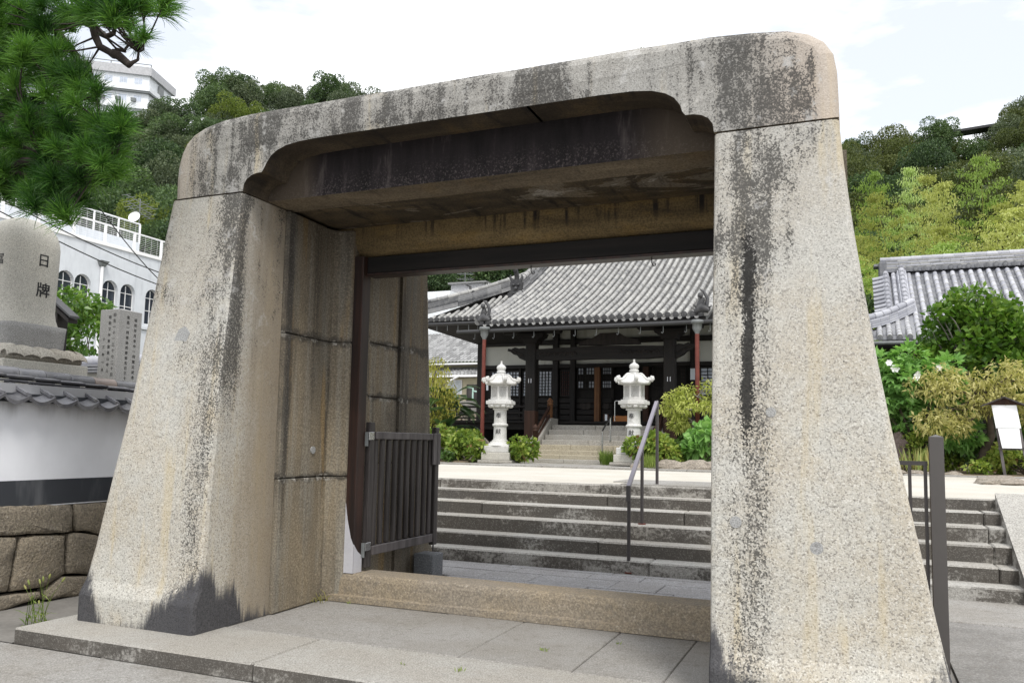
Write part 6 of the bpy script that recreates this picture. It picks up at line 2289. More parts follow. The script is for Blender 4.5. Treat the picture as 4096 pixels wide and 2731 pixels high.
# notice board
nb = thing('notice_board', 'white notice board on two dark legs under a small gabled hood', 'sign', (2.85, 18.8, 1.0))
xa, xb, zt_b, zm_b, zl_b = 2.546, 2.973, 2.397, 1.941, 1.547
xa2, xb2 = 2.655, 3.049
MB().add([(xa, 18.78, zt_b), (xb, 18.78, zt_b), (xb + .06, 18.74, zm_b), (xa + .06, 18.74, zm_b), (xa, 18.81, zt_b), (xb, 18.81, zt_b), (xb + .06, 18.77, zm_b), (xa + .06, 18.77, zm_b)], [(3, 2, 1, 0), (4, 5, 6, 7), (0, 1, 5, 4), (1, 2, 6, 5), (2, 3, 7, 6), (3, 0, 4, 7)]).build('upper_board', M['board'], nb)
MB().add([(xa + .09, 18.74, zm_b - .01), (xb + .03, 18.74, zm_b - .01), (xb2 - .02, 18.70, zl_b), (xa2 + .04, 18.70, zl_b), (xa + .09, 18.76, zm_b - .01), (xb + .03, 18.76, zm_b - .01), (xb2 - .02, 18.72, zl_b), (xa2 + .04, 18.72, zl_b)], [(3, 2, 1, 0), (4, 5, 6, 7), (0, 1, 5, 4), (1, 2, 6, 5), (2, 3, 7, 6), (3, 0, 4, 7)]).build('lower_board', M['board'], nb)
for x0, x1 in ((xa + .03, xa2 + .02), (xb - .03, xb2 + .02)):
    sl3 = (x1 - x0) / (zt_b - zl_b)
    MB().bar((x0, 18.84, zt_b + .05), (x1 + sl3 * (zl_b - 1.0), 18.80, 1.0), .05, .05).build('leg', M['gate_wood_lt'], nb)
MB().bar((xa2 - .02, 18.76, zl_b - .01), (xb2 + .03, 18.76, zl_b - .01), .03, .05).build('shelf', M['gate_wood'], nb)
mb = MB()
xm = (xa + xb) / 2
for e in (-1, 1):
    mb.add([(xm, 18.68, zt_b + .17), (xm + e * .40, 18.68, zt_b - .01), (xm + e * .40, 18.95, zt_b - .01), (xm, 18.95, zt_b + .17), (xm, 18.68, zt_b + .145), (xm + e * .40, 18.68, zt_b - .035), (xm + e * .40, 18.95, zt_b - .035), (xm, 18.95, zt_b + .145)], [(0, 1, 2, 3), (7, 6, 5, 4), (0, 4, 5, 1), (1, 5, 6, 2)])
mb.build('hood', M['gate_wood'], nb)
MB().add([(xm - .34, 18.77, zt_b), (xm + .34, 18.77, zt_b), (xm, 18.77, zt_b + .14)], [(0, 1, 2)]).build('gable', M['brown_wood'], nb)

# ================================================================ stair handrail and side fence
hr = thing('step_handrail', 'grey-violet handrail with dark posts rising up the front granite steps', 'handrail', (-2.45, 9.53, 0))
MB().bar((-2.455, 9.50, .99), (-2.53, 11.32, 2.08), .046, .040).build('rail', M['rail_violet'], hr)
MB().tube([(-2.529, 11.30, 2.07), (-2.531, 11.36, 2.085), (-2.53, 11.38, 2.05), (-2.53, 11.38, 1.99)], .024, 8).build('rail_end', M['metal_dark'], hr)
MB().box(-2.48, -2.43, 9.485, 9.515, .82, 1.01, c=.006).build('rail_end', M['metal_dark'], hr)
for x, y, z0, z1 in ((-2.455, 9.53, 0, .99), (-2.50, 10.36, .486, 1.50), (-2.53, 11.36, .927, 2.06)):
    MB().tube([(x, y, z0), (x, y, z1)], .022, 8).build('post', M['metal_dark'], hr)
    MB().tube([(x, y, z0 - .002), (x, y, z0 + .012)], .05, 10).build('base_flange', M['copper'], hr)
sf = thing('side_fence', 'dark steel fence panel behind the right gate pillar', 'fence', (.0, 6.5, 0))
zf = 1.385
fp = MB().box(-.4, .475, 6.49, 6.515, zf, zf + .03).build('top_rail', M['metal_dark'], sf)
MB().box(-.4, .475, 6.49, 6.515, .06, .09).build('bottom_rail', M['metal_dark'], sf)
for x in (-.34, -.205, -.07, .065, .20, 0.36, 0.46):
    MB().box(x - .011, x + .011, 6.491, 6.514, .09, zf).build('baluster', M['metal_dark'], sf)
mb = MB().box(.487, .577, 6.455, 6.545, -.02, 1.585)
mb.add([(.487, 6.455, 1.586), (.577, 6.455, 1.586), (.577, 6.545, 1.586), (.487, 6.545, 1.586), (.532, 6.50, 1.603)], [(0, 1, 4), (1, 2, 4), (2, 3, 4), (3, 0, 4)])
mb.build('steel_post', M['metal_post'], None, label='thick square grey-brown steel post beside the right gate pillar', category='post')
# weeds by the left pillar and threads in the joints
wd = thing('weed', 'green foxtail weed growing between the left pillar and the wall', 'weed', (-6.35, 5.0, -.12))
rg = random.Random(77)
mb, mh = MB(), MB()
for k in range(15):
    b = Vector((-6.36 + rg.uniform(-.10, .12), 4.98 + rg.uniform(-.08, .08), -.12))
    tip = b + Vector((rg.uniform(-.20, .2), rg.uniform(-.05, .1), rg.uniform(.15, .42)))
    mid = b.lerp(tip, .55) + Vector((0, 0, .05))
    mb.tube([b, mid, tip], [.003, .002, .0012], 4)
    if k < 9:
        e = tip + (tip - mid).normalized() * .045
        mh.tube([tip, tip.lerp(e, .3), tip.lerp(e, .7), e], [.004, .009, .009, .003], 6)
    for _ in range(3):
        q = b.lerp(mid, rg.uniform(.05, .8))
        a = rg.uniform(0, 6.28)
        dv = Vector((math.cos(a), math.sin(a) * .6, rg.uniform(.1, .7))) * rg.uniform(.07, .15)
        sd_ = Vector((-dv.y, dv.x, 0)).normalized() * .007
        mb.add([q, q + dv * .5 + sd_, q + dv - Vector((0, 0, .02)), q + dv * .5 - sd_], [(0, 1, 2, 3)])
mb.build('stems', M['grass'], wd, kind='stuff')
mh.build('seed_heads', M['iris'], wd, kind='stuff')
for i, (x, y) in enumerate([(-2.409,4.983),(-2.097,5.731),(-2.819,4.954),(-1.665,6.166),(-4.292,6.512)]):
    tuft('joint_grass', ('green grass sprig in the paving joint, nearest the kerb middle', 'green grass sprig in the slanting paving joint, before the threshold', 'tiny grass sprig in the front paving joint, left one', 'tiny grass sprig at the threshold foot, towards the right pillar', 'tiny grass sprig at the left foot of the threshold')[i], 'grass', (x, y, -.005), 16 if i < 2 else 8, .035, .03 if i < 2 else .02, 'grass', 90 + i, 1.8, .006)
# dry roots lodged at the left foot of the threshold
mb = MB()
rg = random.Random(4)
for k in range(16):
    p = Vector((-4.60 + rg.uniform(-.02, .10), 6.50 + rg.uniform(-.12, .02), .005))
    q = p + Vector((rg.uniform(-.06, .08), rg.uniform(-.05, .03), rg.uniform(.0, .11)))
    mb.tube([p, p.lerp(q, .5) + Vector((rg.uniform(-.02, .02), 0, .02)), q], [.003, .0025, .001], 4)
mb.build('dry_grass', M['leaf_tan'], None, label='wisp of dry grass in the corner of jamb and threshold', category='dry grass')


# ================================================================ hall on the right
rh = thing('side_hall', 'dark hall with bluish silver tiled roof behind the garden on the right', 'temple', (4.5, 26, 1.0))
HP = [(23.4, 4.34), (24.4, 4.88), (25.6, 5.62), (26.6, 6.28), (27.6, 6.98)]
tabH = arc_table(HP)
sH, yH, zH = tabH
HX0, HN, HPITCH = 1.62, 32, .235
rf = MB()
ii = list(range(0, len(yH), 12)) + [len(yH) - 1]
for a, b in zip(ii[:-1], ii[1:]):
    rf.quad((.95, yH[a], zH[a] - .03), (HX0 + HN * HPITCH, yH[a], zH[a] - .03), (HX0 + HN * HPITCH, yH[b], zH[b] - .03), (.95, yH[b], zH[b] - .03))
rfo = rf.build('roof', M['pan_blue'], rh)
tile_field(rfo, tabH, HX0, HN, HPITCH, lambda x: 27.35, 200, (M['tile_blue'], M['pan_blue']), .30, .070, 27.4)
eave_discs(rfo, [HX0 + i * HPITCH for i in range(HN)], 23.4, lambda x: 4.34, M['tile_dark'])
# tiles between the verge and the descending ridge, and the low wing of the hip
LW = [(23.4, 4.36), (24.0, 4.66), (24.75, 5.06)]
tabL = arc_table(LW + [(25.4, 5.6)])
wg = MB()
wg.add([(.05, 23.38, 4.32), (1.65, 23.38, 4.32), (1.65, 24.9, 5.2), (1.25, 24.9, 5.2)], [(0, 1, 2, 3)])
wgo = wg.build('roof_wing', M['pan_blue'], rh)
tile_field(wgo, tabL, .21, 6, HPITCH, lambda x: 23.55 + (x + .05) * .92, 60, (M['tile_blue'], M['pan_blue']), .20, .07)
eave_discs(wgo, [.21 + i * HPITCH for i in range(6)], 23.4, lambda x: 4.34, M['tile_dark'])
# corner ridge
A, B = Vector((-.05, 23.5, 4.60)), Vector((1.55, 25.0, 5.30))
for k in range(4):
    mb = MB()
    for j in range(7):
        sag = lambda t: -.10 * math.sin(PI * t)
        mb.bar(A.lerp(B, j / 7) + Vector((0, 0, k * .06 + sag(j / 7))), A.lerp(B, (j + .98) / 7) + Vector((0, 0, k * .06 + sag((j + 1) / 7))), .30 - k * .02, .05)
    mb.build('ridge_course', M['tile_blue'], wgo, kind='stuff')
mb = MB()
for j in range(8):
    sag = lambda t: -.10 * math.sin(PI * t)
    p, q = A.lerp(B, j / 8) + Vector((0, 0, .28 + sag(j / 8))), A.lerp(B, (j + 1.03) / 8) + Vector((0, 0, .28 + sag((j + 1) / 8)))
    mb.tube([p, p.lerp(q, .1), q], [.10, .10, .085], 9)
mb.build('ridge_roll', M['tile_blue'], wgo, kind='stuff')
# descending ridge and verge
for xr_, h0, wdt in ((1.42, .10, .30), (.985, .0, .18)):
    mb = MB()
    ya = 24.9 if xr_ > 1.2 else 25.05
    while ya < 27.3:
        for k in range(3 if xr_ > 1.2 else 1):
            za, zb2 = np.interp(ya, yH, zH), np.interp(ya + .25, yH, zH)
            mb.bar((xr_, ya, za + .05 + k * .06), (xr_, ya + .245, zb2 + .05 + k * .06), .05, wdt - .03 * k, up=(1, 0, 0))
        za, zb2 = np.interp(ya, yH, zH), np.interp(ya + .26, yH, zH)
        hh = .24 if xr_ > 1.2 else .10
        mb.tube([(xr_, ya, za + hh), (xr_, ya + .03, za + hh), (xr_, ya + .26, zb2 + hh - .01)], [.09, .09, .078], 9)
        ya += .25
    mb.build('verge_ridge', M['tile_blue'], rfo, kind='stuff')
me_r = MB().tube([(0, 0, 0), (-.02, 0, 0), (-.025, 0, 0), (-.36, 0, -.06)][::-1], [.065, .07, .08, .08], 9).mesh('verge_tile', M['tile_blue'])
for k in range(9):
    yv = 25.15 + k * .24
    obj('verge_tile', me_r, rfo, (.97 + .0, yv, float(np.interp(yv, yH, zH)) + .06))
for k in range(7):
    for xx in (1.2,):
        pass
mb = MB()
for k in range(9):
    yv = 25.1 + k * .25
    za, zb2 = np.interp(yv, yH, zH), np.interp(yv + .26, yH, zH)
    mb.tube([(1.20, yv, za + .05), (1.20, yv + .03, za + .06), (1.20, yv + .26, zb2 + .04)], [.072, .072, .064], 9)
mb.build('inner_verge_roll', M['tile_blue'], rfo, kind='stuff')
# gable wall
MB().add([(1.05, 25.0, 5.2), (1.05, 27.5, 6.7), (1.05, 30, 5.2)], [(0, 1, 2)]).build('gable', M['dark'], rh)
# main ridge: roll, layered flat tiles, row of round ends
rz = 6.80
for k in range(5):
    mb = MB()
    x = 1.0
    while x < 9:
        w_ = .30 + rnd.uniform(-.06, .06)
        mb.box(x, x + w_ - .006, 27.28 + .015 * k, 27.9 - .015 * k, rz + .18 + k * .055, rz + .225 + k * .055)
        x += w_
    mb.build('ridge_course', M['tile_blue'] if k % 2 else M['tile'], rh, kind='stuff')
MB().box(.98, 9.1, 27.24, 27.9, rz + .06, rz + .175).build('ridge_base', M['pan_blue'], rh)
me_d = MB().tube([(0, 0, 0), (0, -.05, 0)], [.075, .075], 12).tube([(0, -.05, 0), (0, -.058, 0)], [.05, .05], 12).mesh('ridge_disc', M['tile_dark'])
for k in range(33):
    obj('ridge_disc', me_d, rh, (1.35 + k * .235, 27.25, rz + .12))
mb = MB()
x = .85
while x < 9:
    mb.tube([(x, 27.58, rz + .50), (x + .02, 27.58, rz + .50), (x + .30, 27.58, rz + .50)], [.10, .10, .092], 10)
    x += .29
mb.build('ridge_roll', M['tile_blue'], rh, kind='stuff')
mb = MB().box(.80, 1.02, 27.25, 27.9, rz - .35, rz + .40, c=.03)
mb.box(.66, 1.0, 27.35, 27.8, rz + .28, rz + .36, c=.01)
mb.build('ridge_end_tile', M['tile_dark'], rh)
MB().quad((.95, 27.58, 6.9), (9.2, 27.58, 6.9), (9.2, 32, 4.3), (.95, 32, 4.3)).build('roof_rear', M['pan_blue'], rh)
MB().tube([(-.05, 23.30, 4.23), (9, 23.30, 4.19)], .055, 8).build('gutter', M['leadgrey'], rh)
MB().box(.1, 9, 23.5, 31, 4.12, 4.28).build('eave_soffit', M['dark_wood'], rh)
MB().box(.25, 9, 24.6, 31, .9, 4.2).build('wall', M['dark_wood'], rh)
for k in range(9):
    MB().box(.35 + k * 1.05, .5 + k * 1.05, 24.5, 24.6, .95, 4.12).build('wall_post', M['brown_wood'], rh)
MB().box(2.2, 5.2, 24.45, 24.5, 1.5, 1.75).build('board', M['red_wood'], rh)

# ================================================================ houses behind the temple on the left
def tiled_roof(parent, x0, x1, y0, z0, y1, z1, mat, rows=14, cols=46):
    """small interlocking tiles: wavy courses with stepped lips"""
    mb = MB()
    for r in range(rows):
        ta, tb = r / rows, (r + 1.08) / rows
        ya, za = y0 + (y1 - y0) * ta, z0 + (z1 - z0) * ta
        yb, zb2 = y0 + (y1 - y0) * tb, z0 + (z1 - z0) * tb
        for c_ in range(cols):
            xa_, xb_ = x0 + (x1 - x0) * c_ / cols, x0 + (x1 - x0) * (c_ + .97) / cols
            xm_ = (xa_ * .6 + xb_ * .4)
            vs = []
            for yy, zz in ((ya, za), (ya, za + .05), (yb, zb2 + .0)):
                vs += [(xa_, yy, zz + .05), (xm_, yy, zz - .0), (xb_, yy, zz + .06)]
            mb.add(vs, [(0, 1, 4, 3), (1, 2, 5, 4), (3, 4, 7, 6), (4, 5, 8, 7)])
    return mb.build('roof_tiles', mat, parent, kind='stuff')
hs = thing('tiled_house', 'two-tier grey tiled house behind the veranda at the left of the opening', 'house', (-20, 42, 2.5))
MB().box(-26, -17.2, 41, 48, 2.4, 5.75).build('wall', M['beige_wall'], hs)
MB().box(-26.4, -16.8, 39.6, 40.0, 5.58, 5.66).build('gutter', M['white_paint'], hs)
tiled_roof(hs, -26.5, -16.6, 39.7, 5.70, 45.5, 8.1, M['tile_house'])
tiled_roof(hs, -26.5, -16.6, 38.5, 4.92, 41.0, 5.50, M['tile_house'], 6)
MB().box(-26.4, -16.8, 38.4, 38.6, 4.80, 4.92).build('gutter', M['white_paint'], hs)
MB().box(-26, -17, 38.9, 41, 2.4, 4.78).build('lower_wall', M['beige_wall'], hs)
wx0, wx1 = -19.874, -19.052
wz0_, wz1_ = 3.919, 4.681
wf = MB().box(wx0, wx1, 38.84, 38.9, wz0_, wz1_).build('window', M['white_paint'], hs)
for a, b in ((wx0 + .06, (wx0 + wx1) / 2 - .03), ((wx0 + wx1) / 2 + .03, wx1 - .06)):
    MB().box(a, b, 38.82, 38.84, wz0_ + .06, wz1_ - .06).build('pane', M['curtain'], wf)
MB().box(-18.701, -16.9, 38.7, 38.9, 3.55, 4.42).build('dark_shutter', M['gate_wood'], hs)
mb = MB().tube([(-18.9, 38.3, 4.85), (-19.6, 38.3, 4.55), (-19.6, 38.3, 4.2)], .05, 6)
mb.build('downpipe', M['white_paint'], hs)
for k in range(2):
    x = -18.192 + k * .35
    MB().tube([(x - .3, 38.4, 4.25 - .2 * k), (x, 38.4, 4.2 - .2 * k), (x, 38.4, 3.5)], .05, 6).build('green_pipe', M['green_pipe'], hs)
MB().box(-27, -15, 37.6, 38.4, 1.0, 3.5).build('terrace_wall', M['concrete'], None, label='grey concrete terrace wall below the tiled house', category='wall')
rwl = thing('rubble_wall', 'rubble stone wall of mixed pale stones below the concrete terrace', 'wall', (-19, 36.5, 1))
MB().box(-27, -15, 36.6, 37.4, .9, 2.75).build('wall_core', M['rock'], rwl)
for r in range(5):
    x = -22.5
    while x < -16.6:
        w_ = rnd.uniform(.35, .7)
        z0 = 1.0 + r * .36
        n = 7
        pts = [(x + w_ / 2 + math.cos(2 * PI * k / n + .3) * w_ * .52 * rnd.uniform(.85, 1.05), z0 + .18 + math.sin(2 * PI * k / n + .3) * .19 * rnd.uniform(.85, 1.1)) for k in range(n)]
        mb = MB().prism(pts, 'y', 36.45 + rnd.uniform(-.05, .05), 36.62)
        mb.build('stone', M['cutstone'] if rnd.random() < .5 else M['rock'], rwl)
        x += w_
# upper buildings
hb2 = thing('upper_house', 'pale house with red-brown upper wall beyond the tiled house', 'house', (-24, 55, 5))
MB().box(-31, -23.5, 54, 60, 4, 10.6).build('wall', M['hotel'], hb2)
MB().box(-31, -27.707, 53.9, 54, 8.915, 9.372).build('brown_panel', M['red_wood'], hb2)
MB().box(-31.3, -23.3, 53.7, 60.3, 10.6, 10.9).build('roof', M['metal_sheet'], hb2)
sh2 = thing('sheet_clad_house', 'grey metal-clad house seen above the temple corner ridge', 'house', (-24, 50, 6))
MB().box(-25.533, -23.017, 50, 56, 6, 12.183).build('wall', M['metal_sheet'], sh2)
for k in range(18):
    x = -25.533 + .1 + k * .16
    MB().box(x, x + .03, 49.97, 50.0, 6, 12.183 - .02).build('sheet_seam', M['metal_sheet'], sh2)
MB().box(-25.533 - .15, -23.017 + .2, 49.8, 56.2, 12.183, 12.244 + .06).build('roof', M['tile_house'], sh2)
MB().box(-25.406 - 2, -24.56, 48, 49.5, 5, 11.377).build('low_wing', M['hotel'], sh2)
ae2 = thing('tv_aerial', 'small rooftop aerial before the dark trees above the temple corner', 'antenna', (-24.716, 50.5, 11.5))
ax2 = -24.716
MB().tube([(ax2, 50.5, 11.4), (ax2, 50.5, 13.154)], .03, 6).build('mast', M['leadgrey'], ae2)
for zz in (13.031, 12.662):
    mb = MB().bar((ax2 - .6, 50.5, zz), (ax2 + .6, 50.5, zz - .1), .035, .035)
    for k in range(5):
        mb.bar((ax2 - .5 + k * .25, 50.1, zz), (ax2 - .5 + k * .25, 50.9, zz), .02, .02)
    mb.build('antenna_arm', M['leadgrey'], ae2)
# tree beside the memorial stones
bl = blobs_box(101, -13.839 - .5, -12.904, 10.6, 11.6, 1.6, 4.343, 18, .3, .5)
bush('garden_tree', 'small leafy tree between the memorial stone and the inscribed post', 'tree', bl, 3200, .15, .06, 'leaf_tree', 102, None, 10, up=-.1, droop=.35, base=(-13.2, 11.1, .9))


# ================================================================ wooded hill
AZ = [-59.105,-54.93,-50.331,-45.828,-43.988,-42.099,-41,-37.043,-35.885,-33.534,-25.06,-12.856,-0.538,1.159,3.437,4.909,6.577,8.194,9.581,13.741]
EL = [18.684,19.453,20.057,21.21,22.338,22.842,22.404,23.045,23.308,22.817,18.336,18.318,20.024,19.296,19.183,18.976,18.877,19.53,20.128,20.206]
RM = 116.0
def ridge(az):
    return RM * math.tan(R_(float(np.interp(az, AZ, EL)))) + 1.5 - 4.6
def hill_z(az, r):
    zr = ridge(az)
    if r <= 50:
        return 2.0 if r < 44 else 2 + (r - 44) / 6 * 3.0
    t = (r - 50) / (RM - 50)
    k = 5.0 + (zr - 5.0) * (t if t < 1 else 1 + .15 * (t - 1))
    return k + 1.2 * mnoise.noise(Vector((az * .12, r * .07, 2)))
mb = MB()
azs = np.arange(-74, 34.1, 3)
rs = [40, 44, 50, 56, 64, 72, 80, 88, 96, 104, 112, 118, 130, 150]
vs = [(r * math.sin(R_(a)), r * math.cos(R_(a)), hill_z(a, r) - .3) for r in rs for a in azs]
n = len(azs)
mb.add(vs, [(j * n + i, (j + 1) * n + i, (j + 1) * n + i + 1, j * n + i + 1)[::-1] for j in range(len(rs) - 1) for i in range(n - 1)], 0, True)
mb.build('hill', M['hill_soil'], kind='structure')


def tree_mesh(name, seed, mat, n=7500, leaf=.068, sq=.85, lobes=13, conifer=False):
    """unit tree: crown radius about 1, base of the trunk at the origin, crown centre at 1.25"""
    rg = random.Random(seed)
    bl = []
    for i in range(lobes):
        a, q = rg.uniform(0, 6.28), math.sqrt(rg.uniform(0, 1)) * .72
        z_ = 1.2 + rg.uniform(-.55, .62) * (1 - .5 * q)
        r = rg.uniform(.24, .46)
        bl.append((q * math.cos(a), q * math.sin(a), z_ * 1.0, r, r, r * sq))
    bl.append((0, 0, 1.2, .62, .62, .55))
    V, F = foliage(seed, bl, n, np.full(n, leaf), np.full(n, leaf * .62), .25, .75, .1, .72)
    mt = MB()
    mt.tube([(0, 0, -.25), (.02, 0, .5), (.0, .02, 1.1)], [.07, .055, .03], 6)
    for _ in range(4):
        a = rg.uniform(0, 6.28)
        mt.tube([(0, 0, .55), (.3 * math.cos(a), .3 * math.sin(a), .95), (.5 * math.cos(a), .5 * math.sin(a), 1.25)], [.03, .02, .01], 5)
    return np_mesh('crown', V, F, M[mat]), mt.mesh('trunk', M['bark'])


KIND = {}
for k, (mat, seeds) in enumerate((('leaf_hill', (1, 2, 3)), ('leaf_hill_grey', (4, 5)), ('leaf_hill_olive', (6, 7)), ('leaf_hill_lt', (8,)))):
    KIND[mat] = [tree_mesh('t', s, mat) for s in seeds]
LAB = {'leaf_hill': 'dark green broadleaf tree on the wooded hillside', 'leaf_hill_grey': 'greyish green tree on the wooded hillside',
       'leaf_hill_olive': 'olive green rounded tree on the wooded hillside', 'leaf_hill_lt': 'bright yellow-green tree standing out on the hillside'}


WHERE = [(-90, -49, 'behind the pine'), (-49, -44, 'beside the hilltop building'), (-44, -39, 'above the left pillar top'),
         (-39, -30, 'left of the lintel top'), (-30, -15, 'over the temple corner'), (-15, 1.8, 'just right of the gate'), (1.8, 5.2, 'left of the bamboo top'), (5.2, 9, 'behind the bamboo'), (9, 40, 'at the right edge')]
LEVEL = [(0, 70, 'low slope'), (70, 84, 'mid slope'), (84, 97, 'upper slope'), (97, 108, 'near the top'), (108, 200, 'on the skyline')]
def hill_label(kind, az, r, s):
    col = {'leaf_hill': 'dark green', 'leaf_hill_grey': 'greyish green', 'leaf_hill_olive': 'olive green', 'leaf_hill_lt': 'bright yellow-green'}[kind]
    size = 'large' if s > 3.1 else 'small' if s < 2.6 else 'mid-sized'
    return '%s %s tree %s, %s' % (size, col, next(t for a, b, t in LEVEL if a <= r < b), next(t for a, b, t in WHERE if a <= az < b))


def plant(kind, x, y, z_, s, rot, lab=None, group='trees covering the hillside', sz=1.0):
    cm, tm = rnd.choice(KIND[kind])
    t = obj('hill_tree', None, None, (x, y, z_), (0, 0, rot), lab or LAB[kind], 'tree', group)
    t.scale = (s, s, s * sz)
    obj('crown', cm, t, kind='stuff')
    obj('trunk', tm, t)
    return t


rh_ = random.Random(21)
pts = []
def try_plant(az, r, dmin):
    x, y = r * math.sin(R_(az)), r * math.cos(R_(az))
    if any((x - a) ** 2 + (y - b) ** 2 < dmin * dmin for a, b in pts):
        return None
    pts.append((x, y))
    return x, y
hotel = ([-87.282,79.409])
cnt = 0
for zone, (a0, a1, r0, r1, N, dm) in enumerate(((-44, -31.5, 109, 117, 260, 2.7), (-2.5, 13.5, 108, 117, 260, 2.9), (-57, -31.5, 58, 117, 2300, 3.9), (-2.5, 13.5, 64, 112, 900, 4.0), (-30, -21.5, 60, 84, 160, 4.2), (-31.5, -2.5, 112, 119, 60, 6.0))):
    for _ in range(N):
        az, r = rh_.uniform(a0, a1), rh_.uniform(r0, r1)
        if zone == 2 and az < -45 and 101 < r:                    # the hilltop building stands here
            hx, hy_ = r * math.sin(R_(az)) - hotel[0], r * math.cos(R_(az)) - hotel[1]
            if hx < 5 or r > 106:
                continue
        if zone == 2 and az < -44 and r > 94:
            continue
        p = try_plant(az, r, dm * (.8 + .4 * (r - 55) / 60))
        if not p:
            continue
        u_ = rh_.random()
        side = 0 if zone in (0, 2, 4) else 1
        if side == 0:
            kd = 'leaf_hill_grey' if (r > 78 and u_ < .42) else ('leaf_hill' if u_ < .93 else 'leaf_hill_olive')
        else:
            kd = 'leaf_hill_olive' if u_ < .5 else ('leaf_hill' if u_ < .8 else 'leaf_hill_grey')
        if zone == 2 and u_ > .985:
            kd = 'leaf_hill_lt'
        s = rh_.uniform(2.3, 3.6)
        plant(kd, p[0], p[1], hill_z(az, r) - .8, s, rh_.uniform(0, 6.28), hill_label(kd, az, r, s), sz=rh_.uniform(.85, 1.2))
        cnt += 1
# row of crowns hiding the foot of the hilltop building
for k, (x, y, z_) in enumerate([(-78.219,62.304,34.446),(-77.362,63.365,34.52),(-76.524,64.374,35.078),(-75.7,65.342,35.121),(-74.897,66.26,35.553),(-74.012,67.247,36.001),(-73.176,68.156,36.739),(-72.393,68.988,37.772),(-71.845,69.558,38.642)]):
    s = 2.3 + .3 * (k % 3)
    plant(('leaf_hill', 'leaf_hill_grey')[k % 2], x, y, z_ - 1.25 * s, s, k * 1.3, ('dark', 'greyish')[k % 2] + ' round treetop below the hilltop building, %s' % ('first from the left', 'second', 'third', 'fourth', 'fifth, middle', 'sixth', 'seventh', 'eighth', 'last on the right')[k])
for k, (x, y, z_) in enumerate([(-71.643,57.717,29.819),(-70.768,58.787,29.803),(-69.935,59.776,30.313),(-69.099,60.74,30.726),(-68.237,61.707,31.138),(-67.411,62.607,31.677),(-66.631,63.437,32.485),(-66.084,64.007,33.666)]):
    s = 2.5 + .3 * (k % 3)
    plant(('leaf_hill_grey', 'leaf_hill')[k % 2], x, y, z_ - 1.25 * s, s, k * 2.1, ('greyish', 'dark')[k % 2] + ' round tree in the second row under the hilltop building, %s' % ('leftmost', 'second', 'third', 'fourth', 'fifth', 'sixth', 'seventh', 'rightmost')[k])
# individual trees that stand out
for px_, s, kd, lab in (((-67.332,73.935,40.132), 3.0, 'leaf_hill_lt', 'pale yellow-green tree on the upper left slope, above the lintel shoulder'),
                        ((-63.985,74.229,39.135), 2.2, 'leaf_hill_lt', 'small yellow-green treetop close to the gate lintel'),
                        ((-45.048,42.599,16.715), 2.6, 'leaf_hill_lt', 'lighter green tree beside the left pillar top, right of the aerial'),
                        ((-43.859,40.944,14.815), 2.0, 'leaf_hill', 'dark low tree behind the annex railing end'),
                        ((9.871,107.548,39.321), 2.9, 'leaf_hill', 'tall dark tree standing above the right skyline'),
                        ((-65.648,90.743,49.279), 3.4, 'leaf_hill', 'dark dense tree on the skyline near the lintel'),
                        ((-76.72,81.597,47.761), 3.2, 'leaf_hill', 'dark tree at the highest point of the left skyline'),
                        ((-75.165,84.376,48.386), 2.8, 'leaf_hill', 'thin dark tree right of the highest left treetop')):
    plant(kd, px_[0], px_[1], px_[2] - s * 1.35, s, rh_.uniform(0, 6), lab, None)
# dark evergreen between the gate pillar and the right hall
bl = [(.15 + math.sin(k) * .35, 29 + math.cos(k * 2) * .4, 3.2 + k * .33, .75 - k * .035, .75 - k * .035, .5) for k in range(13)]
bush('evergreen_tree', 'narrow dark evergreen tree between the gate pillar and the right hall roof', 'tree', bl, 4200, .17, .09, 'leaf_hill', 140, None, 6, base=(.2, 29, 1.0))
# viaduct-like dark roof edge on the right ridge
a_, b_ = (10.064,113.555,40.91), (17.377,112.668,41.026)
MB().bar(a_, b_, 2.0, .3).build('roof_edge', M['gutter'], None, label='long dark roof edge among the trees on the right skyline', category='roof')

# ---- bamboo grove behind the right hall
def bamboo_mesh(seed, mat):
    rg = np.random.default_rng(seed)
    rr_ = random.Random(seed)
    Vs = []
    mt = MB()
    lean = rr_.uniform(-.12, .12)
    H = 1.0
    pts = []
    for i in range(9):
        t_ = i / 8
        pts.append(Vector((lean * t_ * t_ * 1.6, .05 * math.sin(t_ * 3), H * t_)))
    mt.tube(pts, [.011 * (1 - .75 * i / 8) for i in range(9)], 5)
    for i in range(13):
        t_ = .16 + .84 * i / 12
        c = Vector((lean * t_ * t_ * 1.6, 0, H * t_))
        wd = .26 * math.sin(PI * (1 - t_) ** .62) + .05
        for q in range(7):
            a = rr_.uniform(0, 6.28)
            L = wd * rr_.uniform(.6, 1.15)
            tip = c + Vector((math.cos(a) * L, math.sin(a) * L, L * .42 - L * L * 1.0))
            k = 60
            tt = rg.uniform(.25, 1, k)[:, None]
            P = np.array(c)[None] + (np.array(tip) - np.array(c))[None] * tt + rg.normal(size=(k, 3)) * [[.030, .030, .007]]
            D = rg.normal(size=(k, 3)) * .6 + np.array([[math.cos(a) * .8, math.sin(a) * .8, -.15]])
            Vs.append(leaf_arrays(rg, P, D, np.full(k, .020), np.full(k, .0085), .15))
    V, F = join_np(Vs)
    return np_mesh('foliage', V, F, M[mat]), mt.mesh('culm', M['leaf_bamboo_y'])
BM = [(bamboo_mesh(200 + i, 'leaf_bamboo' if i % 2 else 'leaf_bamboo_y'), i % 2) for i in range(6)]
rb = random.Random(5)
bp = []
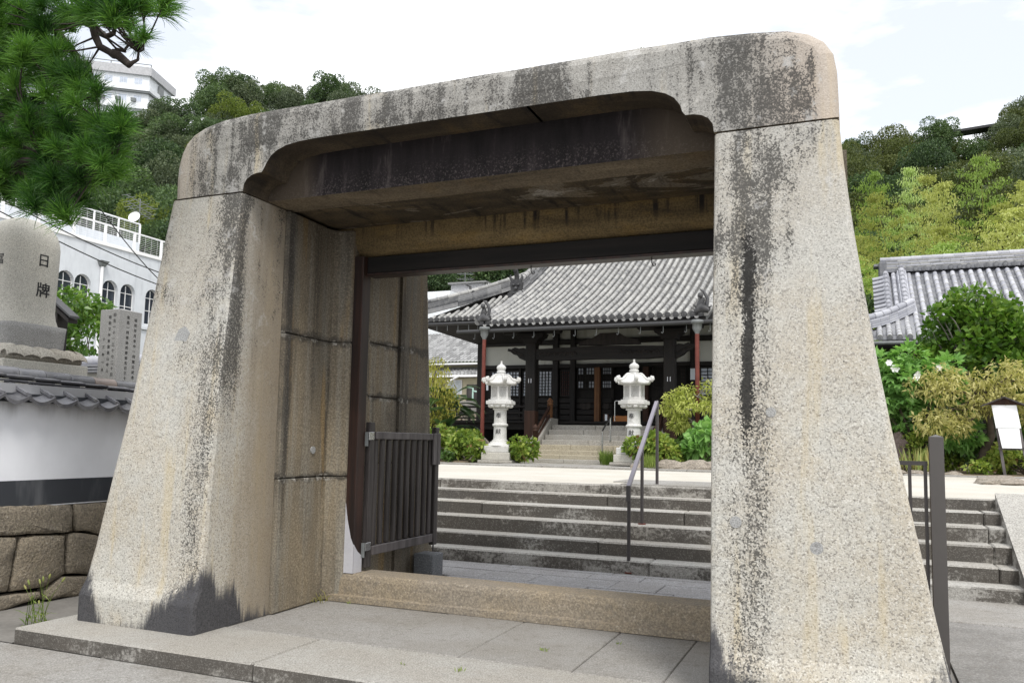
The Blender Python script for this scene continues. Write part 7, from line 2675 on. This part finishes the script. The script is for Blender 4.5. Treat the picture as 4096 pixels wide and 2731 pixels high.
tops = [(-0.305,15.306),(0.882,16.551),(2.048,17.361),(3.319,18.388),(4.316,17.612),(5.538,17.194),(7.203,18.228),(8.131,17.21),(9.757,17.944),(11.879,17.576)]
for k in range(110):
    az = rb.uniform(-1.8, 13.0)
    r = rb.uniform(37, 58)
    x, y = r * math.sin(R_(az)), r * math.cos(R_(az))
    if any((x - a) ** 2 + (y - b) ** 2 < 6.8 for a, b in bp):
        continue
    bp.append((x, y))
    el = float(np.interp(az, [t_[0] for t_ in tops], [t_[1] for t_ in tops]))
    fr_ = (r - 37) / 21
    zt_ = 1.5 + r * math.tan(R_(el)) * (.72 + .30 * fr_) + rb.uniform(-2.2, .9)
    zb2 = 2.0 + 6 * fr_ * .6
    (cm, tm), yel = rb.choice(BM)
    h = max(4.5, zt_ - zb2)
    t = obj('bamboo', None, None, (x, y, zt_ - h), (0, 0, rb.uniform(0, 6.28)), '%s feathery bamboo in the %s of the grove, %s' % ('bright green' if yel else 'yellowing', 'front' if r < 43 else 'middle' if r < 50 else 'back', 'by the gate' if az < 1.5 else 'over the ridge end' if az < 4.5 else 'mid roof' if az < 8 else 'at the right edge'), 'bamboo', 'bamboo in the grove')
    wS = rb.uniform(4.6, 6.4)
    t.scale = (wS, wS, h)
    obj('foliage', cm, t, kind='stuff')
    obj('culm', tm, t)
# understorey filling the grove
bl = []
for k in range(46):
    az, r = rb.uniform(-3, 14), rb.uniform(44, 60)
    bl.append((r * math.sin(R_(az)), r * math.cos(R_(az)), 3.5 + (r - 44) * .35 + rb.uniform(0, 3), 2.2, 2.2, 2.0))
V, F = foliage(150, bl, 9000, np.full(9000, .5), np.full(9000, .22), 0, .8, .2, .4)
obj('grove_undergrowth', np_mesh('grove_undergrowth', V, F, M['leaf_hill']), kind='stuff', label='dark undergrowth filling the bamboo grove', category='undergrowth')


# ================================================================ pine overhanging from the upper left
pine = thing('pine_tree', 'dark pine with long bright green needle tufts overhanging at the upper left', 'pine tree', (-8.6, 4.4, -.1))
def tuft_mesh(seed, n=200):
    rg = np.random.default_rng(seed)
    d = rg.normal(size=(n, 3))
    d[:, 2] = np.abs(d[:, 2]) * 1.1 + .10
    d /= np.linalg.norm(d, axis=1, keepdims=True)
    L = rg.uniform(.115, .178, n)[:, None]
    P = rg.normal(size=(n, 3)) * .008 + np.stack([np.zeros(n), np.zeros(n), rg.uniform(-.05, .02, n)], 1)
    q = np.cross(d, rg.normal(size=(n, 3)))
    q /= np.linalg.norm(q, axis=1, keepdims=True)
    w_ = .0021
    z = np.array([[0, 0, 1.0]])
    mid = P + d * L * .55
    tip = P + d * L - z * L * .08
    V = np.stack([P - q * w_, P + q * w_, mid + q * w_, mid - q * w_, tip], 1).reshape(-1, 3)
    i = np.arange(n)[:, None] * 5
    F = np.concatenate([np.concatenate([i, i + 1, i + 2, i + 3], 1), np.concatenate([i + 3, i + 2, i + 4, i + 4], 1)])
    # write tips as thin quads
    V2 = np.stack([P - q * w_, P + q * w_, mid + q * w_, mid - q * w_, mid - q * w_, mid + q * w_, tip + q * w_ * .3, tip - q * w_ * .3], 1).reshape(-1, 3)
    j = np.arange(n)[:, None] * 8
    F2 = np.concatenate([np.concatenate([j, j + 1, j + 2, j + 3], 1), np.concatenate([j + 4, j + 5, j + 6, j + 7], 1)])
    return np_mesh('needle_tuft', V2, F2, M['needle'])
TM = [tuft_mesh(300 + i) for i in range(5)]
BR = [[(-9.583,4.7,4.351),(-7.574,4.7,4.221),(-6.874,4.7,4.188),(-6.55,4.7,4.233),(-6.277,4.7,4.164),(-6.056,4.7,4.021),(-5.877,4.7,3.997),(-5.731,4.7,4.033),(-5.554,4.7,3.954)],[(-9.991,4.9,4.472),(-8.18,4.9,5.073),(-7.273,4.9,5.259),(-6.924,4.9,5.256),(-6.573,4.9,5.121),(-6.309,4.9,5.201),(-6.055,4.9,5.034),(-5.889,4.9,4.905),(-5.666,4.9,4.962),(-5.427,4.9,5.052)],[(-5.932,4.8,4.962),(-5.864,4.8,4.775),(-5.668,4.8,4.654),(-5.557,4.8,4.673),(-5.49,4.8,4.748)],[(-5.668,4.8,4.654),(-5.473,4.8,4.538),(-5.394,4.8,4.637)],[(-9.379,4.6,4.29),(-7.353,4.6,3.679),(-6.68,4.6,3.703),(-6.408,4.6,3.654),(-6.16,4.6,3.516),(-6.019,4.6,3.373)],[(-6.68,4.6,3.703),(-6.209,4.6,3.743),(-5.826,4.6,3.691),(-5.549,4.6,3.577),(-5.387,4.6,3.612)],[(-6.271,4.5,4.117),(-6.349,4.5,3.875),(-6.082,4.5,3.768)],[(-7.065,5,5.333),(-6.855,5,4.98),(-7.004,5,4.754),(-6.702,5,4.583)],[(-6.277,4.7,4.164),(-6.028,4.7,4.262),(-5.802,4.7,4.266),(-5.66,4.7,4.338)],[(-6.707,5,5.195),(-6.343,5,4.852),(-6.169,5,4.702)]]
segs = []
bm_ = MB()
for b in BR:
    pts = [Vector(p) for p in b]
    q = []
    for i in range(len(pts) - 1):                              # crooked limbs
        for k in range(3):
            t_ = k / 3
            q.append(pts[i].lerp(pts[i + 1], t_) + Vector((rnd.uniform(-.03, .03), rnd.uniform(-.05, .05), rnd.uniform(-.03, .03))) * (1 if k else .4))
    q.append(pts[-1])
    m = len(q)
    r0 = .085 if len(b) > 7 else .040
    MB().tube(q, [max(.010, r0 * (1 - i / m) ** .9) * (1 + .22 * mnoise.noise(q[i] * 7)) for i in range(m)], 8).build('branch', M['bark_pine'], pine)
    segs += q
MB().tube([(-8.6, 4.4, -.2), (-8.75, 4.5, 1.5), (-8.4, 4.6, 3.0), (-7.9, 4.7, 3.9), tuple(Vector(BR[0][0]))], [.22, .2, .17, .14, .10], 12).build('trunk', M['bark_pine'], pine)
TP = [(-7.231,4.596,5.25),(-6.777,4.352,4.929),(-7.099,4.507,4.939),(-7.312,4.676,4.934),(-7.414,4.811,4.966),(-7.803,4.994,4.983),(-7.478,4.837,4.739),(-7.443,4.773,4.596),(-7.741,4.992,4.708),(-7.703,5.003,4.512),(-7.053,4.616,4.146),(-7.693,5.048,4.337),(-6.699,4.409,3.914),(-7.147,4.649,3.857),(-7.164,4.706,3.848),(-7.285,4.768,3.772),(-7.35,4.846,3.634),(-7.653,5.093,3.631),(-7.604,4.989,5.57),(-7.177,4.755,5.172),(-7.534,4.965,5.313),(-6.611,4.351,4.737),(-6.578,4.371,4.568),(-6.657,4.421,4.566),(-7.597,4.998,4.823),(-6.619,4.336,4.306),(-7.513,5.005,4.643),(-7.593,5.099,4.559),(-7.222,4.78,4.325),(-7.021,4.626,4.123),(-6.48,4.334,3.853),(-7.517,5.067,4.114),(-6.908,4.668,3.798),(-7.114,4.777,3.723),(-7.506,5.052,3.743),(-7.243,4.876,3.581),(-7.584,5.082,3.578),(-6.452,4.309,5.05),(-6.467,4.316,4.956),(-6.472,4.348,4.87),(-7.198,4.843,5.162),(-7.298,4.89,5.065),(-7.276,4.841,5.005),(-6.846,4.665,4.724),(-6.783,4.591,4.571),(-7.09,4.776,4.589),(-7.29,4.918,4.569),(-7.277,4.888,4.425),(-7.303,4.943,4.382),(-6.867,4.648,4.112),(-6.652,4.558,3.96),(-6.825,4.651,3.834),(-6.622,4.569,3.756),(-6.767,4.661,3.625),(-6.923,4.724,3.642),(-7.33,4.971,5.542),(-7.289,4.946,5.473),(-6.654,4.576,4.998),(-7.257,4.935,5.238),(-6.779,4.634,4.894),(-7.329,5.036,5.063),(-7.394,5.055,5.019),(-6.662,4.647,4.503),(-6.398,4.478,4.299),(-6.924,4.83,4.427),(-6.585,4.573,4.235),(-6.908,4.771,4.279),(-6.251,4.336,3.853),(-7.151,5.039,4.125),(-6.744,4.762,3.854),(-6.406,4.437,3.628),(-6.759,4.72,3.666),(-6.826,4.79,3.562),(-7.174,4.989,5.588),(-6.549,4.581,5.086),(-7.119,4.953,5.303),(-7.228,5.037,5.223),(-6.077,4.306,4.566),(-6.14,4.34,4.494),(-6.732,4.722,4.729),(-6.977,4.921,4.727),(-6.296,4.401,4.342),(-7.233,5.08,4.663),(-6.571,4.702,4.305),(-6.47,4.581,4.12),(-6.417,4.589,3.988),(-6.21,4.399,3.825),(-6.43,4.604,3.785),(-6.489,4.599,3.749),(-6.401,4.604,3.58),(-6.42,4.645,3.513),(-6.826,4.862,5.422),(-6.533,4.669,5.137),(-6.815,4.856,5.197),(-6.529,4.641,4.947),(-6.332,4.599,4.735),(-6.198,4.51,4.588),(-6.871,4.951,4.871),(-6.795,4.934,4.656),(-6.523,4.751,4.349),(-5.98,4.304,4.013),(-6.006,4.335,3.917),(-6.938,5.004,4.262),(-6.87,4.973,4.144),(-6.673,4.839,3.878),(-6.448,4.763,3.714),(-6.658,4.914,3.784),(-5.965,4.385,3.382),(-5.871,4.349,3.249),(-6.816,4.962,5.465),(-6.187,4.5,5.039),(-6.272,4.615,4.952),(-6.255,4.58,4.87),(-6.404,4.7,4.888),(-6.571,4.898,4.87),(-6.695,4.905,4.756),(-6.312,4.687,4.516),(-5.942,4.419,4.209),(-6.835,5.033,4.398),(-6.548,4.875,4.228),(-6.029,4.459,3.924),(-5.997,4.486,3.83),(-6.034,4.537,3.692),(-6.621,4.983,3.863),(-5.954,4.474,3.544),(-6.199,4.606,3.494),(-6.103,4.558,3.387),(-6.716,5.093,3.518),(-6.25,4.674,5.197),(-6.279,4.746,5.113),(-6.642,4.985,5.208),(-6.744,5.068,5.048),(-5.958,4.488,4.596),(-6.67,5.067,4.826),(-5.836,4.452,4.367),(-6.458,4.864,4.548),(-5.879,4.504,4.139),(-6.05,4.639,4.182),(-5.717,4.374,3.961),(-5.966,4.585,3.959),(-5.623,4.306,3.685),(-6.152,4.689,3.81),(-6.653,5.064,3.874),(-5.741,4.395,3.469),(-5.739,4.39,3.365),(-5.629,4.378,3.237),(-6.312,4.918,3.408),(-6.285,4.841,5.326),(-5.859,4.512,4.916),(-6.255,4.838,5.036),(-6.081,4.695,4.725),(-6.284,4.843,4.659),(-6.213,4.817,4.593),(-6.445,5.012,4.61),(-6.475,5.045,4.529),(-6.323,4.876,4.312),(-6.168,4.818,4.142),(-5.698,4.441,3.869),(-6.335,4.904,3.975),(-5.851,4.587,3.709),(-6.411,4.998,3.847),(-5.79,4.498,3.51),(-5.769,4.566,3.451),(-6.256,4.917,3.484),(-5.58,4.39,3.152),(-5.636,4.39,4.977),(-5.625,4.448,4.846),(-6.272,4.895,5.129),(-5.984,4.774,4.576),(-5.67,4.455,4.326),(-5.616,4.462,4.21),(-5.469,4.324,4.02),(-6.303,5.059,4.318),(-5.993,4.766,4.099),(-6.046,4.849,3.992),(-5.884,4.687,3.83),(-5.354,4.302,3.557),(-5.809,4.693,3.652),(-5.54,4.455,3.474),(-5.839,4.7,3.53),(-5.875,4.753,3.412),(-5.428,4.408,4.865),(-5.36,4.34,4.751),(-5.439,4.362,4.724),(-5.609,4.558,4.307),(-5.373,4.407,4.139),(-6.14,5.042,4.424),(-5.572,4.575,3.952),(-6.052,4.989,4.048),(-5.731,4.688,3.822),(-5.374,4.362,3.645),(-5.764,4.698,3.699),(-5.61,4.638,3.53),(-5.665,4.672,5.111),(-5.366,4.444,4.828),(-5.515,4.594,4.804),(-5.733,4.777,4.071),(-5.377,4.467,3.867),(-5.533,4.668,3.853),(-5.326,4.437,3.648),(-5.155,4.322,3.506),(-5.628,4.692,3.587),(-5.599,4.658,5.121),(-5.159,4.341,4.705),(-5.131,4.321,4.629),(-5.056,4.375,3.857),(-5.604,4.798,4.002),(-5.08,4.342,3.682),(-5.704,4.93,3.855),(-5.274,4.54,3.516),(-5.781,4.952,5.287),(-5.051,4.375,4.736),(-5.49,4.774,4.863),(-5.053,4.372,3.874),(-4.991,4.343,3.766),(-5.025,4.461,4.812),(-5.519,4.943,5.106),(-4.821,4.327,4.435),(-5.717,5.057,4.878),(-5.559,4.98,5.254),(-5.087,4.567,4.838),(-4.757,4.44,4.746),(-5.31,4.969,5.051)]
tw = MB()
rp = random.Random(9)
cnt_t = 0
for p in TP:
    p = Vector(p)
    near = min(segs, key=lambda s_: (s_ - p).length)
    d = (p - near)
    if d.length > .03:
        midp = near.lerp(p, .55) + Vector((rp.uniform(-.03, .03), rp.uniform(-.03, .03), -.04 * d.length))
        tw.tube([near, midp, p], [.010, .007, .004], 5, caps=False)
    ax = (d.normalized() * .55 + Vector((rp.uniform(-.3, .3), rp.uniform(-.5, .1), .75))).normalized()
    o = obj('needle_tuft', TM[cnt_t % 5], pine, p, ax.to_track_quat('Z', 'Y').to_euler())
    s_ = rp.uniform(.9, 1.35)
    o.scale = (s_, s_, s_)
    cnt_t += 1
tw.build('twigs', M['bark_pine'], pine, kind='stuff')


# ---- neighbours that would share a label are told apart by their order from the left
groups = {}
for o in COL.objects:
    if o.parent is None and o.get('group') in ('trees covering the hillside', 'bamboo in the grove'):
        groups.setdefault(o['label'], []).append(o)
ORD = {2: ('left one', 'right one'), 3: ('left one', 'middle one', 'right one')}
NTH = ('leftmost', 'second', 'third', 'fourth', 'fifth', 'sixth', 'seventh', 'eighth', 'ninth', 'tenth', 'eleventh', 'twelfth')
for lab, os_ in groups.items():
    if len(os_) > 1:
        os_.sort(key=lambda o: math.atan2(o.location.x, o.location.y))
        for k, o in enumerate(os_):
            o['label'] = lab + ', ' + (ORD[len(os_)][k] if len(os_) in ORD else NTH[min(k, 11)])
    for o in os_:
        o['label'] = ' '.join(o['label'].split()[:16])
